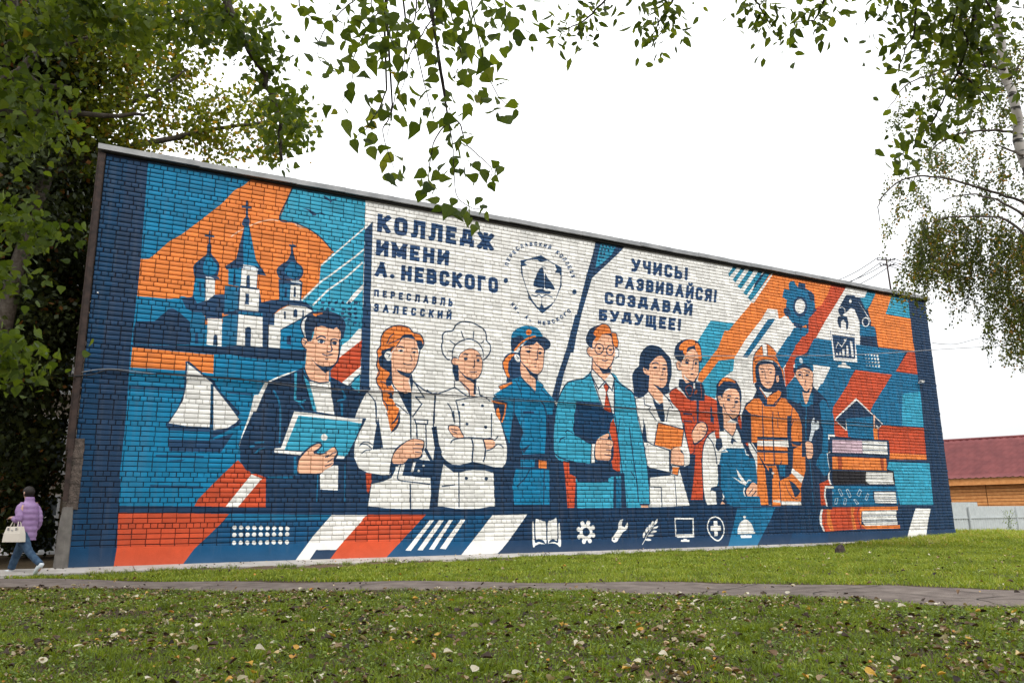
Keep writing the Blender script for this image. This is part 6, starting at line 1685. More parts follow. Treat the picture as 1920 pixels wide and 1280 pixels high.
leafpts = [np.array(p) for p in [(0.853,4.308,3.961),(0.91,4.36,3.973),(0.934,4.26,3.88),(1.029,4.099,3.635),(1.075,4.287,3.638),(1.102,4.385,3.624),(1.055,4.094,3.478),(1.146,4.221,3.835),(1.141,4.098,3.735),(1.188,4.118,3.886),(1.224,4.159,3.884),(1.29,4.178,3.828),(1.294,4.117,3.781),(1.356,4.127,3.767),(1.342,3.978,3.664),(1.45,3.998,3.851),(1.42,3.854,3.735),(1.567,3.99,3.787),(1.569,4.026,3.785),(1.225,4.303,3.767),(1.229,4.12,3.688),(1.098,4.055,3.492),(1.176,4.275,3.597),(1.221,4.116,3.518),(1.338,4.327,3.645),(1.202,4.237,3.51),(1.396,4.187,3.485),(1.4,4.454,3.572),(1.308,4.237,3.463),(1.374,4.221,3.41),(1.105,4.317,3.377),(1.172,4.373,3.385),(1.191,4.211,3.256),(1.213,4.379,3.423),(1.372,4.562,3.409),(1.354,4.405,3.318),(1.327,4.527,3.304),(1.373,4.618,3.33),(1.428,4.538,3.333),(1.428,4.514,3.27),(1.467,4.505,3.339),(1.503,4.518,3.301),(1.461,4.104,3.459),(1.519,4.198,3.498),(1.402,4.11,3.57),(1.426,4.075,3.533),(1.495,4.202,3.595),(1.491,4.063,3.569),(1.572,4.212,3.583),(1.814,4.046,3.65),(1.758,3.841,3.535),(1.944,3.789,3.795),(1.909,3.769,3.798),(2.019,3.887,3.851),(1.945,3.577,3.755),(1.984,3.581,3.794),(2.126,3.711,3.83),(2.127,3.679,3.773),(2.19,3.693,3.941),(2.103,3.566,3.871),(2.118,3.553,3.757),(2.15,3.958,3.866),(2.039,3.684,3.687),(1.984,3.629,3.712),(1.99,3.784,3.618),(1.977,3.858,3.58),(1.927,3.809,3.577),(1.911,4.009,3.593),(1.965,4.135,3.753),(1.868,3.816,3.515),(1.965,3.962,3.506),(2.068,4.064,3.52),(2.151,4.121,3.583),(2.262,4.125,3.601),(2.105,3.792,3.381),(2.083,4.031,3.424),(2.172,4.165,3.491),(2.037,3.821,3.299),(1.908,4.112,3.485),(1.854,3.941,3.379),(1.853,4.191,3.581),(1.846,4.262,3.643),(1.693,4.141,3.54),(1.59,3.919,3.434),(1.676,3.953,3.377),(1.661,4.15,3.422),(1.757,4.326,3.507),(1.617,4.1,3.349),(1.659,4.317,3.401),(1.717,4.164,3.348),(1.742,4.077,3.331),(1.542,4.357,3.443),(1.511,4.2,3.322),(1.545,4.182,3.396),(1.612,4.377,3.431),(1.491,4.25,3.442),(1.874,4.324,3.357),(1.849,4.208,3.292),(1.833,4.057,3.182),(1.876,4.182,3.236),(2.032,4.292,3.385),(1.988,4.172,3.295),(1.976,4.433,3.276),(1.807,4.027,3.078),(1.944,4.148,3.122),(2.065,4.305,3.214),(2.089,4.301,3.101),(2.039,4.252,3.096),(2.112,4.251,3.15),(2.229,4.294,3.205),(2.207,4.213,3.154),(2.13,4.221,3.051),(2.148,4.23,3.032),(1.856,4.383,3.125),(1.795,4.255,3.023),(1.903,4.358,3.138),(1.924,4.316,3.138),(2.0,4.367,3.174),(1.967,4.239,3.089),(1.677,4.148,2.98),(1.75,4.359,3.106),(1.763,4.538,3.117),(1.793,4.433,3.043),(1.842,4.425,3.023),(1.722,4.349,2.97),(1.765,4.302,2.992),(1.527,4.477,3.25),(1.491,4.198,3.083),(1.65,4.534,3.223),(1.666,4.543,3.204),(1.552,4.617,3.237),(1.45,4.291,2.992),(1.471,4.268,2.999),(1.621,4.59,3.162),(1.574,4.358,3.082),(1.81,4.286,2.876),(1.844,4.337,2.876),(1.933,4.453,2.896),(1.85,4.218,2.846),(1.954,4.351,2.876),(2.056,4.402,2.887),(2.05,4.416,2.942),(1.979,4.128,2.714),(2.153,4.463,2.847),(2.095,4.247,2.889),(2.108,4.261,2.845),(2.052,4.363,2.846),(1.95,4.242,2.848),(1.744,4.208,3.744),(1.6,3.92,3.62),(1.628,4.048,3.726),(1.629,3.875,3.628),(1.636,4.098,3.717),(1.872,4.091,3.847),(1.916,4.074,3.824),(1.792,3.759,3.658),(1.804,3.862,3.949),(1.814,3.965,4.043),(1.699,3.74,3.801),(1.828,3.755,3.89),(1.92,3.866,3.95),(1.957,3.838,3.983),(1.822,3.821,3.84),(1.891,3.886,3.876),(1.99,3.776,3.98),(1.944,3.641,3.905),(1.084,4.156,3.927),(1.049,4.148,3.885),(1.324,4.083,3.971),(1.32,4.028,3.885),(1.223,3.976,3.846),(1.601,3.871,3.889),(1.714,4.053,4.013),(1.631,3.772,3.788),(1.469,3.776,3.836),(1.647,3.728,3.681),(1.814,4.048,3.897),(1.426,4.237,3.969),(1.355,3.954,3.727),(1.318,4.042,3.644),(1.344,4.013,3.611),(1.318,4.216,3.693),(1.326,4.167,3.656),(1.504,4.207,3.819),(1.452,3.964,3.639),(1.57,4.187,3.866),(1.454,4.097,3.678),(1.997,4.025,3.768),(2.023,3.997,3.785)]]
cand = list(leafpts)
for q in TW:
    sp_ = smooth_path(q, 6)
    for p in sp_[2:]:
        if random.random() < .38: cand.append(p+rng.normal(0, .045, 3)*np.array((1, 1, .8)))
for p in [(2.041,3.853,3.941),(1.617,3.905,3.981),(1.223,4.258,4.101),(2.022,3.699,3.832),(1.678,4.207,3.885),(1.162,4.346,4.103),(1.653,4.199,3.955),(1.755,4.003,3.834),(1.367,4.354,4.187),(1.032,4.052,3.664),(1.637,4.268,4.103),(2.089,3.873,4.048),(1.073,4.264,3.913),(1.838,3.72,3.952),(1.743,4.046,4.19),(1.408,3.811,3.827),(1.63,3.683,3.905),(1.402,4.174,4.05),(1.764,4.153,3.844),(1.271,3.813,3.751),(1.362,4.27,3.934),(1.415,4.24,4.055),(1.882,3.44,3.816),(1.829,3.823,3.858),(1.627,3.718,3.616),(1.437,3.884,3.784),(1.654,3.916,3.993),(2.102,3.985,4.038),(1.195,3.959,3.575),(1.253,4.032,3.706),(1.2,4.252,4.115),(1.115,4.379,4.183),(1.774,3.65,3.79),(2.041,3.968,3.874),(1.732,4.278,4.091),(1.465,3.646,3.81),(1.733,4.073,3.869),(1.779,3.761,3.895),(1.275,3.923,3.799),(1.81,3.592,3.863),(1.75,3.777,3.849),(1.256,4.039,3.964),(1.667,3.984,3.975),(1.723,3.813,3.677),(1.579,3.581,3.817),(1.131,4.275,4.093),(1.432,4.018,3.854),(1.176,3.83,3.85),(1.914,3.74,3.905),(1.391,4.271,3.879),(1.434,3.981,3.826),(1.684,4.025,3.891),(1.9,3.612,3.554),(1.388,3.879,3.956),(1.932,3.921,3.865),(1.129,4.095,3.666),(1.746,3.584,3.884),(1.735,3.552,3.856),(1.62,4.089,3.855),(1.11,4.267,4.007),(1.288,3.693,3.736),(1.267,3.89,3.536),(1.721,4.173,3.84),(1.28,3.876,3.653),(1.648,4.175,4.129),(1.948,3.789,3.754),(1.895,3.862,3.681),(1.482,3.679,3.804),(1.797,3.861,4.072),(1.264,4.47,3.992),(1.432,3.958,3.864),(1.713,3.718,3.63),(1.304,3.819,3.882),(2.001,4.259,3.958),(1.118,4.153,3.88),(1.523,4.345,3.942),(1.197,3.976,3.739),(1.793,3.632,3.787),(1.581,3.627,3.76),(1.949,3.472,3.815),(1.585,4.078,4.169),(1.178,4.367,4.205),(1.732,4.318,3.917),(1.82,3.873,4.102),(1.145,4.289,4.156),(1.401,4.145,3.805),(2.027,4.165,4.058),(1.66,4.275,3.908),(1.653,3.912,3.853),(1.689,3.829,3.954),(1.642,3.717,3.817),(1.246,4.432,3.899),(1.682,3.649,3.659),(2.03,3.909,3.985),(2.086,3.822,3.838),(1.716,3.868,3.971),(1.09,3.983,3.819),(1.138,3.84,3.686),(1.149,4.465,4.116),(1.727,3.692,3.776),(1.233,4.341,4.026),(1.643,4.274,3.903),(1.918,3.77,3.929),(1.141,3.86,3.627),(1.514,3.927,3.973),(1.192,3.979,3.973),(1.42,3.801,3.697),(1.46,3.7,3.751),(1.452,3.943,3.737),(1.692,3.652,3.585),(1.281,4.129,3.971),(1.468,3.75,3.669),(1.379,4.17,4.086),(1.856,4.092,4.123),(1.138,3.97,3.941),(1.797,4.005,3.75),(1.779,3.571,3.763),(1.31,4.466,3.927),(1.354,4.457,3.853),(1.291,3.765,3.844),(1.415,3.77,3.821),(1.27,3.868,3.547),(2.088,3.911,4.016),(1.549,3.875,3.604),(1.323,4.105,3.866),(1.298,3.774,3.743),(1.7,4.286,3.937),(1.637,4.421,3.923),(1.429,4.202,4.145),(2.199,4.073,4.051),(1.455,3.746,3.682),(1.385,3.881,3.569),(1.163,4.048,3.994),(1.789,4.182,4.047),(1.809,3.997,3.892),(1.454,3.665,3.823),(1.683,3.819,3.938),(1.674,3.789,3.743),(1.339,4.122,4.052),(1.713,3.682,3.895),(1.179,4.031,3.73),(1.986,3.85,4.031),(1.821,4.153,3.842),(1.882,3.504,3.642),(1.38,4.017,3.726),(1.749,3.931,4.075),(1.395,3.859,3.549),(1.429,4.039,3.742),(1.431,3.731,3.747),(1.477,4.316,3.866),(1.454,4.295,3.947),(1.752,3.568,3.868),(2.119,3.882,4.088),(1.635,3.745,3.586),(1.219,3.831,3.581),(2.024,3.938,4.028),(1.952,3.979,4.217),(1.131,4.06,3.936),(1.267,3.931,3.682),(1.854,4.271,4.008)]:
    cand.append(np.array(p)+rng.normal(0, .05, 3))
def leaf_mesh(name, shape, sz, bend):
    T, F = shape; V = T.copy()*sz; V[:, 2] -= bend*(V[:, 1]/sz)**2*sz; V[:, 0] *= random.uniform(.85, 1.1)
    me = bpy.data.meshes.new(name); me.from_pydata([tuple(v) for v in V], [], [tuple(map(int, f)) for f in F]); me.update(); return me
def single_leaves(pts, shape, sz, m, parent, lim, droop, name='leaf'):
    ms = [leaf_mesh('leaf', shape, sz*s_, b_) for s_, b_ in ((.62, .15), (.8, .35), (.95, -.25), (1.1, .4), (1.2, .1), (1.0, .55), (.88, -.1))]
    for q in ms: q.materials.append(m)
    R = rand_rot(len(pts), droop); 
    for i, p in enumerate(pts[:lim]):
        o = bpy.data.objects.new(name, random.choice(ms)); COL.objects.link(o); o.parent = parent
        Mw = Matrix.Translation(Vector(map(float, p)))@Matrix(R[i].tolist()).to_4x4()@Matrix.Scale(random.uniform(.8, 1.15), 4)
        o.matrix_local = world_of(parent).inverted()@Mw
    return pts[lim:]
rest = single_leaves(cand, HEART, .088, ML_POPI, pop, 290, .75)
far_ = [np.array(p)+rng.normal(0, .12, 3) for p in [(0.91,6.8,5.29),(0.99,6.8,5.18),(1.06,6.8,5.06),(1.14,6.8,4.95),(1.19,6.8,4.83),(1.25,6.8,4.74),(1.27,6.8,4.64),(1.31,6.8,4.52),(1.33,6.8,4.39),(1.33,6.8,4.26),(1.31,6.8,4.17),(0.94,6.8,5.08),(1.02,6.8,5.32),(1.36,6.8,4.88),(1.42,6.8,4.67),(1.47,6.8,4.61),(1.54,6.8,4.57)] for _ in range(14)]
P_, T_ = cloud(bl([(0.8,6.73,5.43,0.14),(0.96,6.88,5.41,0.11),(1.07,6.59,5.05,0.08),(0.66,6.58,5.13,0.12),(0.6,6.97,5.52,0.19),(0.48,6.98,5.26,0.14),(1.24,6.85,4.98,0.08),(1.35,7.09,4.86,0.07),(1.33,6.59,4.4,0.05),(1.36,7.05,4.4,0.05),(-0.57,6.57,3.93,0.2),(-0.48,7.13,4.14,0.14),(-0.71,6.89,4.0,0.2),(-0.59,6.87,3.22,0.19),(-0.46,7.13,3.24,0.13),(-0.69,7.0,3.2,0.13),(-0.63,7.0,2.82,0.06),(-0.52,6.49,2.22,0.08),(-0.55,6.71,2.06,0.06),(-0.55,6.51,2.18,0.07),(-0.16,6.59,5.03,0.31),(-0.45,6.6,4.9,0.31),(0.1,7.05,5.19,0.22),(-0.71,6.54,4.64,0.3),(-0.71,6.66,4.29,0.25),(0.24,6.79,5.29,0.22)]), 120, 30, .13); 
allp = np.concatenate([P_, np.array(far_)]+([np.array(rest)] if len(rest) else []))
o = leaves_mesh('foliage', allp, .07, HEART, .6, np.concatenate([T_*.75+.05, np.full(len(allp)-len(T_), .5)]), tone_jit=.12, m=ML_POP, parent=pop); o['kind'] = 'stuff'
for q in [[(0.72,6.8,5.72),(0.86,6.8,5.38),(1.02,6.8,5.13),(1.19,6.8,4.83),(1.3,6.8,4.51),(1.34,6.8,4.13)],[(-1.01,6.8,4.04),(-0.59,6.8,4.11),(-0.23,6.8,4.19),(0.2,6.8,4.29)],[(-1.0,7.2,4.27),(-0.79,7.2,4.61),(-0.67,7.2,4.8),(-0.5,7.2,4.95),(-0.29,7.2,5.11)],[(-0.77,7.1,4.55),(-0.57,7.1,4.52),(-0.36,7.1,4.54)],[(-0.85,6.8,5.14),(-0.79,6.8,4.68),(-0.81,6.8,4.44)]]: limb(q, .045, .012, 'bough', pop)
shade = [((x, y, z), r_) for x, y, z, r_ in ((-6, -3, 12, 4), (-9, 3, 13, 4), (-4, 2.5, 13.5, 3.6), (-10, 9, 13.5, 3.6), (-6.5, 7, 14.2, 3.2), (-2, -2, 14, 3.6), (-3, 6, 14.5, 3), (-13, 1, 11, 4), (-12, 14, 15.2, 3.2), (-8, 13, 16, 3), (2, -4, 13, 3.4))]  # unseen outer crown, added above the view to shade the left wall and lawn
P2, T2_ = cloud(shade, 3.2, 75, .5); leaves_mesh('crown', P2, .2, DIAM, .4, T2_*.8+.1, m=ML_POP, parent=pop)
for c_, r_ in shade: limb([(-2.4, -.2, 9), ((c_[0]-2.4)/2, (c_[1]-.2)/2, (c_[2]+8.6)/2), c_], .09, .02, 'limb', pop)
# linden behind the camera on the right
lin_t = empty('linden_tree', (9, -3, 0), 'linden with dark oval leaves whose boughs hang into the top right', 'tree')
limb([(9, -3, 0), (9, -2.8, 4), (8.8, -2, 8), (8.5, -.5, 11)], .25, .14, 'trunk', lin_t)
ltop = np.array((8.5, 2.5, 9.5)); limb([(8.8, -2, 8), (8.6, .4, 9.2), tuple(ltop)], .12, .06, 'bough', lin_t)
lc = []
for q in [[(3.994,5.272,5.797),(3.941,5.397,5.701),(3.862,5.538,5.604),(3.756,5.666,5.536),(3.64,5.753,5.521)],[(4.468,4.946,5.727),(4.456,5.047,5.63),(4.428,5.151,5.544),(4.409,5.247,5.453),(4.414,5.306,5.378)],[(4.963,4.548,5.632),(5.047,4.57,5.52),(5.131,4.571,5.424),(5.228,4.568,5.313)],[(5.454,4.116,5.484),(5.456,4.211,5.394),(5.451,4.301,5.312),(5.351,4.416,5.321)],[(6.217,3.209,5.226),(6.239,3.297,5.126),(6.276,3.4,4.987),(6.314,3.508,4.83),(6.351,3.618,4.668),(6.355,3.753,4.523),(6.364,3.859,4.392),(6.361,3.935,4.31),(6.306,4.118,4.194),(6.295,4.191,4.12)],[(5.912,3.576,5.366),(5.948,3.649,5.257),(6.032,3.755,5.042),(6.039,3.859,4.934),(6.067,3.98,4.769)],[(6.351,3.618,4.668),(6.464,3.553,4.532),(6.563,3.513,4.388)],[(6.195,3.238,5.238),(6.305,3.258,5.057),(6.387,3.253,4.932)],[(6.034,3.48,5.277),(6.091,3.572,5.119),(6.109,3.664,5.011)],[(5.781,3.744,5.399),(5.822,3.825,5.276),(5.835,3.879,5.21)],[(6.224,3.489,4.992),(6.397,3.433,4.762),(6.476,3.459,4.601)],[(6.131,3.363,5.233),(6.182,3.484,5.059),(6.227,3.564,4.92)]]:
    q = [np.array(v) for v in q]; limb([ltop, (ltop+q[0])/2+np.array((0, 0, .4)), q[0]], .03, .016, 'branch', lin_t, M_TWIG, 5); limb(q, .014, .004, 'twig', lin_t, M_TWIG, 5, 5)
    for p in smooth_path(q, 7):
        for _ in range(4): lc.append(p+rng.normal(0, .13, 3)*np.array((1, 1, 1)))
lc = [np.array(p) for p in [(3.587,5.722,5.494),(3.638,5.587,5.5),(3.722,5.776,5.51),(3.813,5.772,5.52),(3.932,5.858,5.607),(3.918,5.668,5.49),(3.742,5.533,5.642),(3.739,5.427,5.622),(3.941,5.656,5.636),(3.929,5.531,5.701),(3.825,5.345,5.41),(3.926,5.335,5.577),(3.91,5.241,5.56),(3.849,5.463,5.697),(3.776,5.54,5.546),(4.128,5.079,5.543),(4.289,5.215,5.635),(4.389,5.203,5.692),(4.35,5.029,5.584),(4.481,5.271,5.716),(4.321,4.94,5.456),(4.358,4.858,5.462),(4.607,5.098,5.648),(4.545,5.121,5.53),(4.561,5.272,5.548),(4.551,5.365,5.65),(4.361,5.225,5.536),(4.444,5.422,5.56),(4.462,5.363,5.426),(4.47,5.237,5.418),(4.426,5.272,5.41),(4.526,5.517,5.56),(4.411,5.069,5.487),(4.916,4.644,5.508),(4.998,4.68,5.433),(5.097,4.657,5.528),(4.917,4.504,5.254),(5.204,4.684,5.391),(4.956,4.355,5.337),(5.122,4.433,5.442),(5.132,4.56,5.371),(5.2,4.545,5.444),(5.24,4.512,5.437),(5.261,4.553,5.407),(5.047,4.431,5.137),(5.202,4.489,5.234),(5.186,4.672,5.519),(5.143,4.598,5.29),(5.437,4.532,5.465),(5.369,4.372,5.391),(5.398,4.324,5.432),(5.477,4.362,5.419),(5.544,4.598,5.444),(5.187,4.254,5.126),(5.281,4.235,5.159),(5.317,4.169,5.145),(5.347,4.168,5.242),(5.294,4.061,5.203),(5.715,4.377,5.457),(5.298,4.101,5.303),(5.401,4.246,5.398),(5.648,4.279,5.515),(5.75,3.873,5.3),(5.69,3.847,5.145),(5.74,3.793,5.178),(5.835,3.853,5.143),(5.766,3.742,5.205),(5.897,3.754,5.204),(5.958,3.751,5.051),(5.778,3.737,4.929),(6.181,3.9,5.14),(6.189,4.012,5.137),(6.104,3.799,4.97),(5.899,3.73,4.77),(6.183,4.017,5.067),(5.98,3.862,4.851),(5.96,3.956,4.812),(5.958,3.899,4.712),(6.284,4.04,4.914),(6.154,3.946,4.913),(5.946,3.665,5.012),(6.009,3.624,5.04),(6.084,3.654,4.964),(6.093,3.598,4.95),(6.256,3.67,4.992),(6.41,3.604,5.153),(6.03,3.404,4.807),(6.37,3.657,5.044),(6.259,3.602,5.26),(6.004,3.396,5.063),(6.224,3.769,5.319),(6.214,3.701,5.273),(6.201,3.641,5.162),(5.968,3.417,4.966),(6.18,3.421,5.053),(6.377,3.816,4.766),(6.284,3.838,4.632),(6.059,3.664,4.531),(6.372,3.928,4.668),(6.244,3.944,4.387),(6.153,3.945,4.282),(6.207,4.038,4.254),(6.077,4.027,4.152),(6.168,4.178,4.172),(6.056,4.043,4.038),(6.543,4.321,4.23),(6.167,3.961,4.11),(6.282,3.965,4.187),(6.309,3.845,4.222),(6.386,3.835,4.319),(6.23,3.827,4.444),(6.494,3.913,4.641),(6.184,3.658,4.495),(6.609,3.816,4.69),(6.375,3.631,4.465),(6.665,3.84,4.544),(6.346,3.724,4.339),(6.22,3.723,4.209),(6.573,3.627,4.718),(6.318,3.411,4.466),(6.671,3.566,4.476),(6.699,3.654,4.528),(6.387,3.539,4.291),(6.361,3.561,4.459),(6.46,3.394,4.774),(6.568,3.505,4.886),(6.555,3.568,4.833),(6.332,3.529,4.764),(6.327,3.616,4.795),(6.356,3.689,4.981),(6.103,3.508,4.735),(6.62,3.42,4.954),(6.548,3.434,4.974),(6.221,3.166,4.94),(6.434,3.221,5.042),(6.525,3.269,4.985),(6.361,3.333,5.089),(6.133,3.213,4.844),(6.147,3.328,4.709),(6.183,3.365,4.822)]]+lc
rest = single_leaves(lc, OVAL, .10, ML_LINI, lin_t, 290, .6)
if len(rest): o = leaves_mesh('foliage', np.array(rest), .10, OVAL, .6, None, m=ML_LIN, parent=lin_t); o['kind'] = 'stuff'
# weeping birch
M_BB = bpy.data.materials.new('birch bark'); M_BB.use_nodes = True; n_ = M_BB.node_tree
g_ = n_.nodes.new('ShaderNodeTexCoord'); mp_ = n_.nodes.new('ShaderNodeMapping'); mp_.inputs['Scale'].default_value = (5, 5, 22); ns_ = n_.nodes.new('ShaderNodeTexNoise'); ns_.inputs['Scale'].default_value = .55; ns_.inputs['Detail'].default_value = 3
rp_ = n_.nodes.new('ShaderNodeValToRGB'); rp_.color_ramp.elements[0].position = .38; rp_.color_ramp.elements[0].color = (.02, .018, .016, 1); rp_.color_ramp.elements[1].position = .46; rp_.color_ramp.elements[1].color = (.46, .43, .40, 1)
n_.links.new(g_.outputs['Object'], mp_.inputs[0]); n_.links.new(mp_.outputs[0], ns_.inputs['Vector']); n_.links.new(ns_.outputs['Fac'], rp_.inputs[0]); n_.links.new(rp_.outputs[0], n_.nodes['Principled BSDF'].inputs['Base Color'])
bt = empty('birch_tree', (18.62, 9.695, 0.409), 'weeping birch with a white trunk and long hanging twigs at the right', 'tree')
limb([(18.62,9.695,0.409),(18.451,9.341,4.597),(17.962,9.043,7.0),(17.463,8.833,8.567),(16.963,8.603,9.853),(16.396,8.389,11.038),(15.816,8.105,12.137)], .17, .05, 'trunk', bt, M_BB, 10)
BR = [[(17.272,8.739,8.46),(17.28,9.023,8.735),(17.221,9.284,8.965)],[(18.003,8.851,7.311),(17.801,9.348,7.807),(17.153,9.753,8.119),(16.666,10.273,8.463),(16.136,10.699,8.488),(16.319,11.406,8.439),(16.168,11.524,8.103),(16.414,11.711,7.779)],[(17.489,8.915,9.116),(16.869,8.963,9.057),(16.734,9.69,9.297),(16.497,10.064,9.151),(16.544,10.417,9.025)],[(16.543,8.436,10.156),(16.428,9.061,10.596),(16.101,9.599,10.562),(15.695,10.047,10.465),(15.479,10.511,9.98)],[(18.01,9.103,7.153),(17.286,9.311,7.596),(17.062,9.843,7.944),(16.642,10.21,7.875)],[(18.077,9.065,6.168),(17.588,9.32,7.155),(17.36,9.967,7.531),(16.992,10.614,7.604),(16.952,10.812,7.429)],[(16.374,8.386,10.966),(16.243,8.586,11.433),(15.998,8.91,11.425)],[(18.47,9.35,4.601),(18.329,9.516,5.592),(18.223,9.816,5.904)],[(16.851,8.574,10.063),(17.115,8.201,10.569),(17.069,7.861,10.487)]]
for q in BR: limb(q, .035, .008, 'limb', bt, M_BARK, 5, 5)
st = []; lv = []; tn = []
def strand(p0, L_, rg=rng):
    n = max(3, int(L_/.14)); p = np.array(p0, float); dr = rg.normal(0, .05, 3); out = [p.copy()]; tc_ = rg.random()
    for k in range(n): p = p+np.array((dr[0], dr[1], -.14))+rg.normal(0, .012, 3); dr *= .93; out.append(p.copy())
    out = np.array(out); m_ = int(L_*46); t_ = rg.random(m_)**.8*(len(out)-1.001); i0 = t_.astype(int); P = out[i0]+(out[i0+1]-out[i0])*(t_-i0)[:, None]+rg.normal(0, .045, (m_, 3))
    lv.append(P); tn.append(np.full(m_, tc_)); return out
mbs = MB()
